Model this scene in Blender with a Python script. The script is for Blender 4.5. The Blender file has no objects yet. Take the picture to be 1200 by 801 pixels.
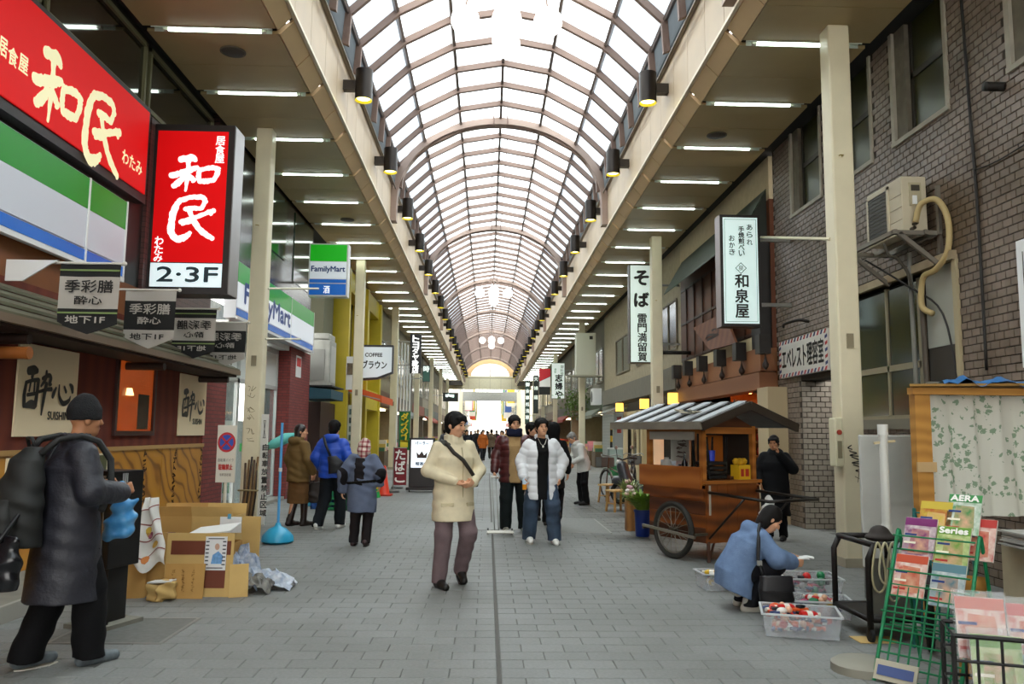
import bpy, bmesh, math, random
import numpy as np
from mathutils import Vector, Matrix
random.seed(7); rng = np.random.default_rng(7)
SC = bpy.context.scene
COL = SC.collection
# ------------------------------------------------------------------ camera
F_PX, CXP, CYP = 950.0, 600.0, 400.5
_d = np.array([571 - CXP, CYP - 507, F_PX]); _d /= np.linalg.norm(_d)
_u = np.array([84.0, 8080.0, 0.0]); _u[2] = -(_u[0]*_d[0] + _u[1]*_d[1]) / _d[2]; _u /= np.linalg.norm(_u)
_r = -np.cross(_u, _d) if np.cross(_u, _d)[0] < 0 else np.cross(_u, _d); _r /= np.linalg.norm(_r)
RW = np.array([_r, _d, _u]); CAM = np.array([0.0, 0.0, 1.5])
cam_data = bpy.data.cameras.new('camera'); cam_data.sensor_width = 36.0; cam_data.lens = F_PX / 1200.0 * 36.0
cam_data.clip_end = 600
cam = bpy.data.objects.new('camera', cam_data); COL.objects.link(cam)
cam.matrix_world = Matrix([[RW[i][0], RW[i][1], -RW[i][2], CAM[i]] for i in range(3)] + [[0, 0, 0, 1]])
SC.camera = cam
def _ray(px, py): return RW @ np.array([px - CXP, CYP - py, F_PX])
def fl(px, py, z=0.0):
 v = _ray(px, py); return Vector(CAM + v * (z - 1.5) / v[2])
def aY(px, py, Y):
 v = _ray(px, py); return Vector(CAM + v * Y / v[1])
def aX(px, py, X):
 v = _ray(px, py); return Vector(CAM + v * X / v[0])
# ------------------------------------------------------------------ sky and exposure
W = bpy.data.worlds.new('overcast_sky'); SC.world = W; W.use_nodes = True
_bg = W.node_tree.nodes['Background']
_bg.inputs[0].default_value = (1.0, 0.985, 0.95, 1); _bg.inputs[1].default_value = 4.6
vs = SC.view_settings
vs.view_transform = 'Standard'; vs.look = 'None'; vs.gamma = 1.0; vs.use_curve_mapping = False; vs.exposure = 0.42
# ------------------------------------------------------------------ materials
def lin(h):
 h = h.lstrip('#'); out = []
 for i in (0, 2, 4):
  c = int(h[i:i+2], 16) / 255.0
  out.append(c / 12.92 if c <= 0.04045 else ((c + 0.055) / 1.055) ** 2.4)
 return (*out, 1.0)
_MATS = {}
def M(hexcol, rough=0.6, metal=0.0, noise=0.0, nscale=6.0, bump=0.0, bscale=60.0, emit=0.0, spec=0.5, second=None, stretch=None, trans=0.0):
 """procedural principled material: base colour with noise variation, fine bump, optional emission"""
 key = (hexcol, rough, metal, noise, nscale, bump, bscale, emit, spec, second, stretch, trans)
 if key in _MATS: return _MATS[key]
 m = bpy.data.materials.new('mat_' + hexcol.strip('#')); m.use_nodes = True
 nt = m.node_tree; N = nt.nodes; L = nt.links; b = N['Principled BSDF']
 c = lin(hexcol)
 b.inputs['Base Color'].default_value = c; b.inputs['Roughness'].default_value = rough
 b.inputs['Metallic'].default_value = metal; b.inputs['Specular IOR Level'].default_value = spec
 if trans: b.inputs['Transmission Weight'].default_value = trans
 vec = None
 if noise or bump:
  tc = N.new('ShaderNodeTexCoord'); vec = tc.outputs['Object']
  if stretch:
   mp = N.new('ShaderNodeMapping'); mp.inputs['Scale'].default_value = stretch
   L.new(vec, mp.inputs[0]); vec = mp.outputs[0]
 if noise:
  nz = N.new('ShaderNodeTexNoise'); nz.inputs['Scale'].default_value = nscale; nz.inputs['Detail'].default_value = 5
  L.new(vec, nz.inputs['Vector'])
  rp = N.new('ShaderNodeValToRGB'); rp.color_ramp.elements[0].position = 0.3; rp.color_ramp.elements[1].position = 0.7
  c2 = lin(second) if second else tuple(min(1, x * (1 + noise)) for x in c[:3]) + (1,)
  rp.color_ramp.elements[0].color = tuple(x * (1 - noise) for x in c[:3]) + (1,) if not second else c
  rp.color_ramp.elements[1].color = c2
  L.new(nz.outputs['Fac'], rp.inputs[0]); L.new(rp.outputs[0], b.inputs['Base Color'])
 if bump:
  n2 = N.new('ShaderNodeTexNoise'); n2.inputs['Scale'].default_value = bscale; n2.inputs['Detail'].default_value = 4
  L.new(vec, n2.inputs['Vector'])
  bp = N.new('ShaderNodeBump'); bp.inputs['Strength'].default_value = bump; bp.inputs['Distance'].default_value = 0.02
  L.new(n2.outputs['Fac'], bp.inputs['Height']); L.new(bp.outputs[0], b.inputs['Normal'])
 if emit:
  b.inputs['Emission Color'].default_value = c; b.inputs['Emission Strength'].default_value = emit
 _MATS[key] = m
 return m
def wood(hexa, hexb, scale=3.0, rough=0.45, axis='X', dist=6.0, detail=2.0):
 key = ('wood', hexa, hexb, scale, rough, axis, dist)
 if key in _MATS: return _MATS[key]
 m = bpy.data.materials.new('wood_' + hexa.strip('#')); m.use_nodes = True
 nt = m.node_tree; N = nt.nodes; L = nt.links; b = N['Principled BSDF']
 tc = N.new('ShaderNodeTexCoord'); w = N.new('ShaderNodeTexWave'); w.bands_direction = axis
 w.inputs['Scale'].default_value = scale; w.inputs['Distortion'].default_value = dist; w.inputs['Detail'].default_value = detail
 w.inputs['Detail Scale'].default_value = 0.8
 L.new(tc.outputs['Object'], w.inputs['Vector'])
 rp = N.new('ShaderNodeValToRGB'); rp.color_ramp.elements[0].color = lin(hexa); rp.color_ramp.elements[1].color = lin(hexb)
 L.new(w.outputs['Fac'], rp.inputs[0]); L.new(rp.outputs[0], b.inputs['Base Color']); b.inputs['Roughness'].default_value = rough
 _MATS[key] = m
 return m
def glassy(hexcol, alpha, rough=0.05, name='pane'):
 """thin clear sheet: part transparent, part glossy tinted"""
 key = ('glassy', hexcol, alpha, rough)
 if key in _MATS: return _MATS[key]
 m = bpy.data.materials.new(name); m.use_nodes = True
 nt = m.node_tree; N = nt.nodes; L = nt.links; b = N['Principled BSDF']; out = N['Material Output']
 b.inputs['Base Color'].default_value = lin(hexcol); b.inputs['Roughness'].default_value = rough
 t = N.new('ShaderNodeBsdfTransparent'); mx = N.new('ShaderNodeMixShader'); mx.inputs[0].default_value = alpha
 L.new(t.outputs[0], mx.inputs[1]); L.new(b.outputs[0], mx.inputs[2]); L.new(mx.outputs[0], out.inputs[0])
 _MATS[key] = m
 return m
def frosted(name, tint, clear):
 """roof glazing: lets sky light through, partly diffused"""
 m = bpy.data.materials.new(name); m.use_nodes = True
 nt = m.node_tree; N = nt.nodes; L = nt.links; out = N['Material Output']; N.remove(N['Principled BSDF'])
 t = N.new('ShaderNodeBsdfTransparent'); t.inputs[0].default_value = lin(tint)
 d = N.new('ShaderNodeBsdfTranslucent'); d.inputs[0].default_value = lin(tint)
 tc = N.new('ShaderNodeTexCoord'); nz = N.new('ShaderNodeTexNoise'); nz.inputs['Scale'].default_value = 1.4; nz.inputs['Detail'].default_value = 6
 L.new(tc.outputs['Object'], nz.inputs['Vector'])
 mr = N.new('ShaderNodeMapRange'); mr.inputs[1].default_value = 0.35; mr.inputs[2].default_value = 0.7
 mr.inputs[3].default_value = 1 - clear; mr.inputs[4].default_value = min(1, 1 - clear + 0.25)
 L.new(nz.outputs['Fac'], mr.inputs[0])
 mx = N.new('ShaderNodeMixShader'); L.new(mr.outputs[0], mx.inputs[0])
 L.new(t.outputs[0], mx.inputs[1]); L.new(d.outputs[0], mx.inputs[2]); L.new(mx.outputs[0], out.inputs[0])
 return m
# ------------------------------------------------------------------ mesh helpers
ORG = {}
class MB:
 def __init__(s): s.v = []; s.f = []; s.m = []; s.mi = 0
 def add(s, vs_, fs_):
  o = len(s.v); s.v.extend(tuple(p) for p in vs_)
  for f in fs_: s.f.append(tuple(i + o for i in f)); s.m.append(s.mi)
  return s
 def box(s, x0, x1, y0, y1, z0, z1):
  if x1 < x0: x0, x1 = x1, x0
  if y1 < y0: y0, y1 = y1, y0
  if z1 < z0: z0, z1 = z1, z0
  return s.add([(x0,y0,z0),(x1,y0,z0),(x1,y1,z0),(x0,y1,z0),(x0,y0,z1),(x1,y0,z1),(x1,y1,z1),(x0,y1,z1)],
                     [(3,2,1,0),(4,5,6,7),(0,1,5,4),(1,2,6,5),(2,3,7,6),(3,0,4,7)])
 def obox(s, c, sz, rot=None):
  c = Vector(c); h = Vector(sz) / 2; R = rot if rot is not None else Matrix.Identity(3)
  vs_ = [c + R @ Vector((sx*h.x, sy*h.y, sz_*h.z)) for sz_ in (-1,1) for sx, sy in ((-1,-1),(1,-1),(1,1),(-1,1))]
  return s.add(vs_, [(3,2,1,0),(4,5,6,7),(0,1,5,4),(1,2,6,5),(2,3,7,6),(3,0,4,7)])
 def bar(s, p0, p1, w, h=None, up=(0,0,1)):
  """rectangular bar from p0 to p1, w across, h along up"""
  p0 = Vector(p0); p1 = Vector(p1); h = h or w; d = (p1 - p0); L_ = d.length
  if L_ < 1e-6: return s
  d /= L_; upv = Vector(up)
  if abs(d.dot(upv)) > 0.99: upv = Vector((0,1,0))
  x = d.cross(upv).normalized(); z = x.cross(d).normalized()
  R = Matrix((x, d, z)).transposed()
  return s.obox((p0 + p1) / 2, (w, L_, h), R)
 def cyl(s, p0, p1, r0, r1=None, n=12, cap=True):
  r1 = r0 if r1 is None else r1; p0 = Vector(p0); p1 = Vector(p1); d = (p1 - p0).normalized()
  a = Vector((0,0,1)) if abs(d.z) < 0.9 else Vector((1,0,0))
  x = d.cross(a).normalized(); y = d.cross(x)
  vs_ = []
  for p, r in ((p0, r0), (p1, r1)):
   for i in range(n):
    t = 2*math.pi*i/n; vs_.append(p + x*(r*math.cos(t)) + y*(r*math.sin(t)))
  fs_ = [(i, (i+1) % n, n + (i+1) % n, n + i) for i in range(n)]
  if cap: fs_ += [tuple(range(n))[::-1], tuple(range(n, 2*n))]
  return s.add(vs_, fs_)
 def tube(s, pts, r, n=8, closed=False):
  pts = [Vector(p) for p in pts]; m = len(pts); rs = r if isinstance(r, (list, tuple)) else [r]*m
  vs_ = []; prev = None
  for i, p in enumerate(pts):
   if closed: t = pts[(i+1) % m] - pts[i-1]
   else: t = pts[min(i+1, m-1)] - pts[max(i-1, 0)]
   t = t.normalized() if t.length > 1e-9 else Vector((0,0,1))
   if prev is None:
    a = Vector((0,0,1)) if abs(t.z) < 0.9 else Vector((1,0,0)); x = t.cross(a).normalized()
   else:
    x = prev - t * prev.dot(t); x = x.normalized() if x.length > 1e-6 else t.orthogonal().normalized()
   prev = x; y = t.cross(x)
   for k in range(n):
    an = 2*math.pi*k/n; vs_.append(p + x*(rs[i]*math.cos(an)) + y*(rs[i]*math.sin(an)))
  fs_ = []
  for i in range(m if closed else m-1):
   j = (i+1) % m
   for k in range(n): fs_.append((i*n+k, i*n+(k+1) % n, j*n+(k+1) % n, j*n+k))
  if not closed: fs_ += [tuple(range(n))[::-1], tuple(range((m-1)*n, m*n))]
  return s.add(vs_, fs_)
 def lathe(s, prof, c=(0,0,0), n=20, axis='z', cap=True):
  c = Vector(c); vs_ = []
  for r, h in prof:
   for k in range(n):
    a = 2*math.pi*k/n; p = Vector((r*math.cos(a), r*math.sin(a), h))
    if axis == 'x': p = Vector((p.z, p.x, p.y))
    elif axis == 'y': p = Vector((p.x, p.z, p.y))
    vs_.append(c + p)
  m = len(prof); fs_ = [(i*n+k, i*n+(k+1) % n, (i+1)*n+(k+1) % n, (i+1)*n+k) for i in range(m-1) for k in range(n)]
  if cap: fs_ += [tuple(range(n))[::-1], tuple(range((m-1)*n, m*n))]
  return s.add(vs_, fs_)
 def ball(s, c, r, n=12, m=8):
  r = (r, r, r) if not isinstance(r, (tuple, list)) else r
  c = Vector(c); vs_ = []
  for i in range(1, m):
   p = math.pi*i/m
   for k in range(n):
    a = 2*math.pi*k/n; vs_.append(c + Vector((r[0]*math.sin(p)*math.cos(a), r[1]*math.sin(p)*math.sin(a), r[2]*math.cos(p))))
  fs_ = [(i*n+k, (i+1)*n+k, (i+1)*n+(k+1) % n, i*n+(k+1) % n) for i in range(m-2) for k in range(n)]
  vs_.append(c + Vector((0,0,r[2]))); vs_.append(c - Vector((0,0,r[2]))); t = len(vs_)-2
  fs_ += [(t, k, (k+1) % n) for k in range(n)] + [(t+1, (m-2)*n+(k+1) % n, (m-2)*n+k) for k in range(n)]
  return s.add(vs_, fs_)
 def poly(s, pts, thick):
  """closed polygon pts (3d, planar) extruded by the vector thick"""
  n = len(pts); t = Vector(thick); P_ = [Vector(p) for p in pts]
  return s.add(P_ + [p + t for p in P_], [tuple(range(n))[::-1], tuple(range(n, 2*n))] + [(i, (i+1) % n, n+(i+1) % n, n+i) for i in range(n)])
 def quad(s, a, b, c, d): return s.add([a, b, c, d], [(0,1,2,3)])
 def xf(s, mat):
  s.v = [tuple(mat @ Vector(p)) for p in s.v]; return s
 def build(s, name, mat, parent=None, smooth=False, local=False, org=None, bevel=0.0, fix=True):
  me = bpy.data.meshes.new(name)
  if parent is not None: o0 = Vector((0,0,0)) if local else ORG[parent.name]
  elif local: o0 = Vector((0,0,0))
  elif org is not None: o0 = Vector(org)
  else:
   xs, ys, zs = zip(*s.v); o0 = Vector(((min(xs)+max(xs))/2, (min(ys)+max(ys))/2, min(zs)))
  me.from_pydata([(p[0]-o0.x, p[1]-o0.y, p[2]-o0.z) for p in s.v], [], s.f)
  for mm in (mat if isinstance(mat, (list, tuple)) else [mat]): me.materials.append(mm)
  if any(s.m): me.polygons.foreach_set('material_index', s.m)
  if fix:
   bm = bmesh.new(); bm.from_mesh(me); bmesh.ops.recalc_face_normals(bm, faces=bm.faces); bm.to_mesh(me); bm.free()
  if smooth is True: me.polygons.foreach_set('use_smooth', [True]*len(me.polygons))
  elif smooth: me.shade_smooth() if False else me.polygons.foreach_set('use_smooth', [True]*len(me.polygons)); 
  if smooth not in (True, False): me.set_sharp_from_angle(angle=math.radians(smooth))
  o = bpy.data.objects.new(name, me); COL.objects.link(o)
  if parent is not None: o.parent = parent; ORG[o.name] = ORG[parent.name]
  else: o.location = o0; ORG[o.name] = o0
  if bevel:
   md = o.modifiers.new('bevel', 'BEVEL'); md.width = bevel; md.segments = 2; md.limit_method = 'ANGLE'
  return o
def tag(o, label=None, cat=None, group=None, kind=None):
 if label: o['label'] = label
 if cat: o['category'] = cat
 if group: o['group'] = group
 if kind: o['kind'] = kind
 return o
def thing(name, label, cat, loc=(0,0,0), group=None, rz=0.0):
 o = bpy.data.objects.new(name, None); COL.objects.link(o); o.location = loc; o.rotation_euler = (0,0,rz)
 o.empty_display_size = 0.1; ORG[o.name] = Vector(loc)
 return tag(o, label, cat, group)
def struct(name, loc=(0,0,0)):
 o = bpy.data.objects.new(name, None); COL.objects.link(o); o.location = loc; ORG[o.name] = Vector(loc); o.empty_display_size = 0.1
 return tag(o, kind='structure')
def link_copy(src, name, parent, off):
 """a piece that shares the source's mesh, moved by off"""
 o = bpy.data.objects.new(name, src.data); COL.objects.link(o); o.parent = parent; o.location = Vector(src.location) + Vector(off)
 ORG[o.name] = ORG[parent.name] if parent else Vector((0,0,0))
 return o
def copy_tree(o, parent=None):
 c = o.copy(); COL.objects.link(c); c.parent = parent; ORG[c.name] = ORG[o.name]
 for ch in list(o.children): copy_tree(ch, c)
 return c
# ------------------------------------------------------------------ lettering
_TXT = {}
def glyphs(s_):
 """flat outline mesh of one line of lettering (built-in font), x from 0, height about 1"""
 if s_ in _TXT: return _TXT[s_]
 c = bpy.data.curves.new('t', 'FONT'); c.body = s_; c.resolution_u = 3; o = bpy.data.objects.new('t', c); COL.objects.link(o)
 dg = bpy.context.evaluated_depsgraph_get(); me = o.evaluated_get(dg).to_mesh()
 v = [tuple(x.co) for x in me.vertices]; f = [tuple(p.vertices) for p in me.polygons]
 o.evaluated_get(dg).to_mesh_clear(); bpy.data.objects.remove(o); bpy.data.curves.remove(c)
 xs = [p[0] for p in v]; ys = [p[1] for p in v]
 _TXT[s_] = (v, f, min(xs), max(xs), min(ys), max(ys))
 return _TXT[s_]
def letter(mb, s_, o, right, up, w=None, h=None, bold=0.0, proud=0.003, mirror=False):
 """lettering s_ inside a rectangle w x h whose lower left corner is o; right/up unit vectors"""
 v, f, x0, x1, y0, y1 = glyphs(s_)
 o = Vector(o); right = Vector(right).normalized(); up = Vector(up).normalized(); n = right.cross(up)
 if w is None: w = h * (x1-x0) / (y1-y0)
 if h is None: h = w * (y1-y0) / (x1-x0)
 offs = [(0,0)] if not bold else [(-bold,0),(bold,0),(0,bold),(0,-bold)]
 for k, (bx, by) in enumerate(offs):
  pts = []
  for p in v:
   a = (p[0]-x0)/(x1-x0); b = (p[1]-y0)/(y1-y0)
   if mirror: a = 1 - a
   pts.append(o + right*(a*w + bx) + up*(b*h + by) + n*(proud + k*0.0004))
  mb.add(pts, f)
def column_text(mb, s_, o_top, right, up, size, pitch=None, **kw):
 """characters one under another; o_top is the top left corner of the first"""
 pitch = pitch or size*1.1; o_top = Vector(o_top); upv = Vector(up).normalized()
 for i, ch in enumerate(s_):
  if ch == ' ': continue
  letter(mb, ch, o_top - upv*(i*pitch + size), right, up, size, size, **kw)
def strokes(mb, lst, o, right, up, w, h, proud=0.004, rough=0.0, thin=1.0):
 """brush strokes: each is a list of (x, y, width) with x,y in 0..1 of the w x h field"""
 o = Vector(o); right = Vector(right).normalized(); up = Vector(up).normalized(); n = right.cross(up)
 rs = random.Random(3)
 for si, st in enumerate(lst):
  P_ = [(a*w, b*h, c*w*thin) for a, b, c in st]
  # resample by catmull-rom
  Q = []
  m = len(P_)
  for i in range(m-1):
   p0, p1, p2, p3 = P_[max(i-1,0)], P_[i], P_[i+1], P_[min(i+2,m-1)]
   for k in range(6):
    t = k/6; Q.append(tuple(0.5*((2*p1[j]) + (-p0[j]+p2[j])*t + (2*p0[j]-5*p1[j]+4*p2[j]-p3[j])*t*t + (-p0[j]+3*p1[j]-3*p2[j]+p3[j])*t**3) for j in range(3)))
  Q.append(P_[-1])
  Lp = []; Rp = []
  for i, q in enumerate(Q):
   a = Q[max(i-1,0)]; b = Q[min(i+1,len(Q)-1)]
   dx, dy = b[0]-a[0], b[1]-a[1]; l = math.hypot(dx, dy) or 1; dx /= l; dy /= l
   hw = max(q[2], 0.002)/2
   j1 = 1 + rough*(rs.random()-0.5); j2 = 1 + rough*(rs.random()-0.5)
   Lp.append(o + right*(q[0]-dy*hw*j1) + up*(q[1]+dx*hw*j1) + n*(proud+si*0.0005)); Rp.append(o + right*(q[0]+dy*hw*j2) + up*(q[1]-dx*hw*j2) + n*(proud+si*0.0005))
  k = len(Q)
  mb.add(Lp + Rp, [(i, k+i, k+i+1, i+1) for i in range(k-1)])
  # round the two ends
  for e, sg in ((0, -1), (k-1, 1)):
   c = (Lp[e]+Rp[e])/2; ax = (Lp[e]-Rp[e])/2; q0 = Q[e]; q1 = Q[1] if e == 0 else Q[k-2]
   dd = Vector(); dd = (right*(q0[0]-q1[0]) + up*(q0[1]-q1[1])); dd = dd.normalized() if dd.length else right
   pts = [c + ax*math.cos(t) + dd*(ax.length*0.8*math.sin(t)) for t in [math.pi*i/6 for i in range(7)]]
   mb.add(pts, [tuple(range(7))])
# ================================================================== THE ARCADE SHELL
XC = 0.24                      # centre line of the arcade
SOF = 6.6                      # soffit height
XIL, XIR = XC-2.99, XC+2.99    # inner soffit edges
XOL, XOR = -4.45, 4.92         # outer soffit edges
Y0, Y1 = -14.0, 90.0
def floor_mat():
 m = bpy.data.materials.new('grey_paving'); m.use_nodes = True
 nt = m.node_tree; N = nt.nodes; L = nt.links; b = N['Principled BSDF']
 g = N.new('ShaderNodeNewGeometry')
 n1 = N.new('ShaderNodeTexNoise'); n1.inputs['Scale'].default_value = 0.55; n1.inputs['Detail'].default_value = 4
 n2 = N.new('ShaderNodeTexNoise'); n2.inputs['Scale'].default_value = 45; n2.inputs['Detail'].default_value = 4
 oi = N.new('ShaderNodeObjectInfo')
 for n in (n1, n2): L.new(g.outputs['Position'], n.inputs['Vector'])
 rp = N.new('ShaderNodeValToRGB'); rp.color_ramp.elements[0].position = 0.3; rp.color_ramp.elements[1].position = 0.68
 rp.color_ramp.elements[0].color = lin('#6e6e69'); rp.color_ramp.elements[1].color = lin('#828380')
 L.new(n1.outputs['Fac'], rp.inputs[0])
 mx = N.new('ShaderNodeMixRGB'); mx.blend_type = 'MULTIPLY'; mx.inputs[0].default_value = 1
 mr = N.new('ShaderNodeMapRange'); mr.inputs[1].default_value = 0.3; mr.inputs[2].default_value = 0.7; mr.inputs[3].default_value = 0.86; mr.inputs[4].default_value = 1.08
 L.new(n2.outputs['Fac'], mr.inputs[0]); L.new(rp.outputs[0], mx.inputs[1]); L.new(mr.outputs[0], mx.inputs[2])
 m3 = N.new('ShaderNodeMixRGB'); m3.blend_type = 'MULTIPLY'; m3.inputs[0].default_value = 1
 m4 = N.new('ShaderNodeMapRange'); m4.inputs[3].default_value = 0.93; m4.inputs[4].default_value = 1.05
 L.new(oi.outputs['Random'], m4.inputs[0]); L.new(mx.outputs[0], m3.inputs[1]); L.new(m4.outputs[0], m3.inputs[2])
 sx = N.new('ShaderNodeSeparateXYZ'); L.new(g.outputs['Position'], sx.inputs[0])   # damp streaks left where the cart keeper sluiced the paving
 def band(o_, a, b_, c, d):
  p = N.new('ShaderNodeMapRange'); p.interpolation_type = 'SMOOTHSTEP'; p.inputs[1].default_value = a; p.inputs[2].default_value = b_; L.new(o_, p.inputs[0])
  q = N.new('ShaderNodeMapRange'); q.interpolation_type = 'SMOOTHSTEP'; q.inputs[1].default_value = c; q.inputs[2].default_value = d; q.inputs[3].default_value = 1; q.inputs[4].default_value = 0; L.new(o_, q.inputs[0])
  r = N.new('ShaderNodeMath'); r.operation = 'MULTIPLY'; L.new(p.outputs[0], r.inputs[0]); L.new(q.outputs[0], r.inputs[1]); return r
 bx_, by_ = band(sx.outputs[0], 1.0, 1.6, 3.0, 3.8), band(sx.outputs[1], 11.2, 11.8, 18.0, 20.0)
 mp = N.new('ShaderNodeMapping'); mp.inputs['Scale'].default_value = (0.5, 2.6, 1); L.new(g.outputs['Position'], mp.inputs[0])
 n5 = N.new('ShaderNodeTexNoise'); n5.inputs['Scale'].default_value = 1.3; n5.inputs['Detail'].default_value = 3; L.new(mp.outputs[0], n5.inputs['Vector'])
 st = N.new('ShaderNodeMapRange'); st.inputs[1].default_value = 0.40; st.inputs[2].default_value = 0.50; L.new(n5.outputs['Fac'], st.inputs[0])
 w1 = N.new('ShaderNodeMath'); w1.operation = 'MULTIPLY'; L.new(bx_.outputs[0], w1.inputs[0]); L.new(by_.outputs[0], w1.inputs[1])
 w2 = N.new('ShaderNodeMath'); w2.operation = 'MULTIPLY'; L.new(w1.outputs[0], w2.inputs[0]); L.new(st.outputs[0], w2.inputs[1])
 wet = N.new('ShaderNodeMixRGB'); wet.blend_type = 'MULTIPLY'; wet.inputs[2].default_value = (0.36, 0.36, 0.35, 1); L.new(w2.outputs[0], wet.inputs[0]); L.new(m3.outputs[0], wet.inputs[1])
 rg = N.new('ShaderNodeMapRange'); rg.inputs[3].default_value = 0.62; rg.inputs[4].default_value = 0.45; L.new(w2.outputs[0], rg.inputs[0]); L.new(rg.outputs[0], b.inputs['Roughness'])
 L.new(wet.outputs[0], b.inputs['Base Color'])
 bp = N.new('ShaderNodeBump'); bp.inputs['Strength'].default_value = 0.12; bp.inputs['Distance'].default_value = 0.01
 L.new(n2.outputs['Fac'], bp.inputs['Height']); L.new(bp.outputs[0], b.inputs['Normal'])
 return m
MFLOOR = floor_mat()
MJOINT = M('#5e5d58', 0.9, noise=0.2, nscale=9)
floor = struct('floor')
mb = MB(); mb.box(-14, 14, -12, 31.0, -0.3, -0.005); mb.build('bedding', MJOINT, floor)
mb = MB(); mb.box(-14, 14, 31.0, 300, -0.3, 0.0); mb.build('far_paving', MFLOOR, floor)
PW, PD, G = 0.30, 0.20, 0.0045
def paver_geo(mb, x, y, w=PW, d=PD, z=0.0, tilt=0.0):
 a, b = x+G/2, x+w-G/2; c, e = y+G/2, y+d-G/2; t = z; ch = 0.004
 mb.add([(a,c,-0.02),(b,c,-0.02),(b,e,-0.02),(a,e,-0.02),(a,c,t-ch),(b,c,t-ch),(b,e,t-ch+tilt),(a,e,t-ch+tilt),(a+ch,c+ch,t),(b-ch,c+ch,t),(b-ch,e-ch,t+tilt),(a+ch,e-ch,t+tilt)],
           [(0,1,5,4),(1,2,6,5),(2,3,7,6),(3,0,4,7),(4,5,9,8),(5,6,10,9),(6,7,11,10),(7,4,8,11),(8,9,10,11)])
protos = []
for k in range(4):
 mb = MB(); paver_geo(mb, 0, 0, z=(-0.0015, 0, 0.001, 0.0005)[k], tilt=(0, 0.001, -0.001, 0)[k]); protos.append(mb)
pm = []
npav = 0; rest = MB()
row = 0; y = -4.0
XJ = 0.095                      # the long joint that runs down the middle
while y < 31.0 - 0.01:
 off = (0.0, 0.15)[row % 2]
 for side in (-1, 1):
  x = XJ + 0.012*side + (off if side > 0 else -off)
  if off:
   if side > 0: paver_geo(rest, XJ+0.012, y, w=off)
   else: paver_geo(rest, XJ-0.012-off, y, w=off)
  for i in range(26):
   xx = x + side*i*PW - (PW if side < 0 else 0)
   if xx < -4.7 or xx > 5.3: continue
   vis = y > 4.62 and abs(xx+0.15+0.06*y*0.05) < 0.655*y+0.2 and -3.8 < xx < 4.6
   if vis and npav < 300 and y > 4.6:
    k = random.randrange(4)
    if len(pm) < 4 and k >= len(pm): k = len(pm)
    if k == len(pm):
     o = protos[k].build('paver', MFLOOR, floor, fix=False); o.location = (xx, y, 0); pm.append(o)
    else:
     o = link_copy(pm[k], 'paver', floor, (0,0,0)); o.location = (xx, y, 0)
    npav += 1
   else: paver_geo(rest, xx, y, z=random.choice((-0.0015,0,0.001,0.0005)))
 y += PD; row += 1
tag(rest.build('paver_field', MFLOOR, floor, fix=False), kind='stuff')
mb = MB(); mb.box(XJ-0.008, XJ+0.008, -4, 31, -0.02, -0.001); mb.build('centre_joint', M('#55524c', 0.8), floor)
# metal hatch lids let into the paving
def hatch(x0, x1, y0, y1):
 mb = MB(); mb.box(x0, x1, y0, y1, -0.01, 0.004); r = mb.build('hatch_lid', M('#6f706c', 0.55, 0.3, noise=0.15, nscale=20), floor)
 mb = MB(); t = 0.03
 mb.box(x0-t, x0, y0-t, y1+t, -0.01, 0.006); mb.box(x1, x1+t, y0-t, y1+t, -0.01, 0.006); mb.box(x0, x1, y0-t, y0, -0.01, 0.006); mb.box(x0, x1, y1, y1+t, -0.01, 0.006)
 mb.build('hatch_rim', M('#8b8a84', 0.5, 0.5), floor)
hatch(-3.05, -2.3, 6.0, 6.75); hatch(1.0, 1.9, 12.6, 14.6); hatch(-0.35, 0.65, 12.9, 13.9)
# ------------------------------------------------------------------ glazed barrel roof
PROF = [(0,9.75),(1.06,9.56),(2.0,9.06),(2.68,8.42),(2.72,7.86)]
FULL = [(-x,z) for x,z in PROF[:0:-1]] + PROF
MRIB = M('#7d665a', 0.5, 0.1, noise=0.06, nscale=3)
MRING = M('#9c8679', 0.5, 0.1)
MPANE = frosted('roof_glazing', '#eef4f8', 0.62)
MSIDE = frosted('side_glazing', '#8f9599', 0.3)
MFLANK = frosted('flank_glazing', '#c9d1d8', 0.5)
roof = struct('ceiling')
PITCH = 1.11; YR0 = 20.6 - PITCH*30
nb = int((Y1 - YR0) / PITCH)
def pane_geo(mb, a, b, y0, y1, inset=0.03):
 ax, az = a; bx, bz = b; dx, dz = bx-ax, bz-az; l = math.hypot(dx, dz); dx /= l; dz /= l; nx, nz = -dz, dx; t = 0.006
 ax += dx*inset; az += dz*inset; bx -= dx*inset; bz -= dz*inset
 P_ = [(XC+ax, y0+inset, az),(XC+bx, y0+inset, bz),(XC+bx, y1-inset, bz),(XC+ax, y1-inset, az)]
 mb.add(P_ + [(p[0]+nx*t, p[1], p[2]+nz*t) for p in P_], [(0,1,2,3),(7,6,5,4),(0,4,5,1),(1,5,6,2),(2,6,7,3),(3,7,4,0)])
restp = MB(); rests = MB(); restf = MB(); proto_pane = {}
npane = 0
for i in range(nb):
 ya, yb = YR0 + i*PITCH, YR0 + (i+1)*PITCH
 for k in range(len(FULL)-1):
  side = k in (0, len(FULL)-2)
  if ya > 8.5 and npane < 300:
   if k not in proto_pane:
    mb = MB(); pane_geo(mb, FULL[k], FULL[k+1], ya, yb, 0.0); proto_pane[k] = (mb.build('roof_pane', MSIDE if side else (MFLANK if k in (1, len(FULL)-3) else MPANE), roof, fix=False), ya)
   else: link_copy(proto_pane[k][0], 'roof_pane', roof, (0, ya - proto_pane[k][1], 0))
   npane += 1
  else: pane_geo(rests if side else (restf if k in (1, len(FULL)-3) else restp), FULL[k], FULL[k+1], ya, yb, 0.0)
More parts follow.
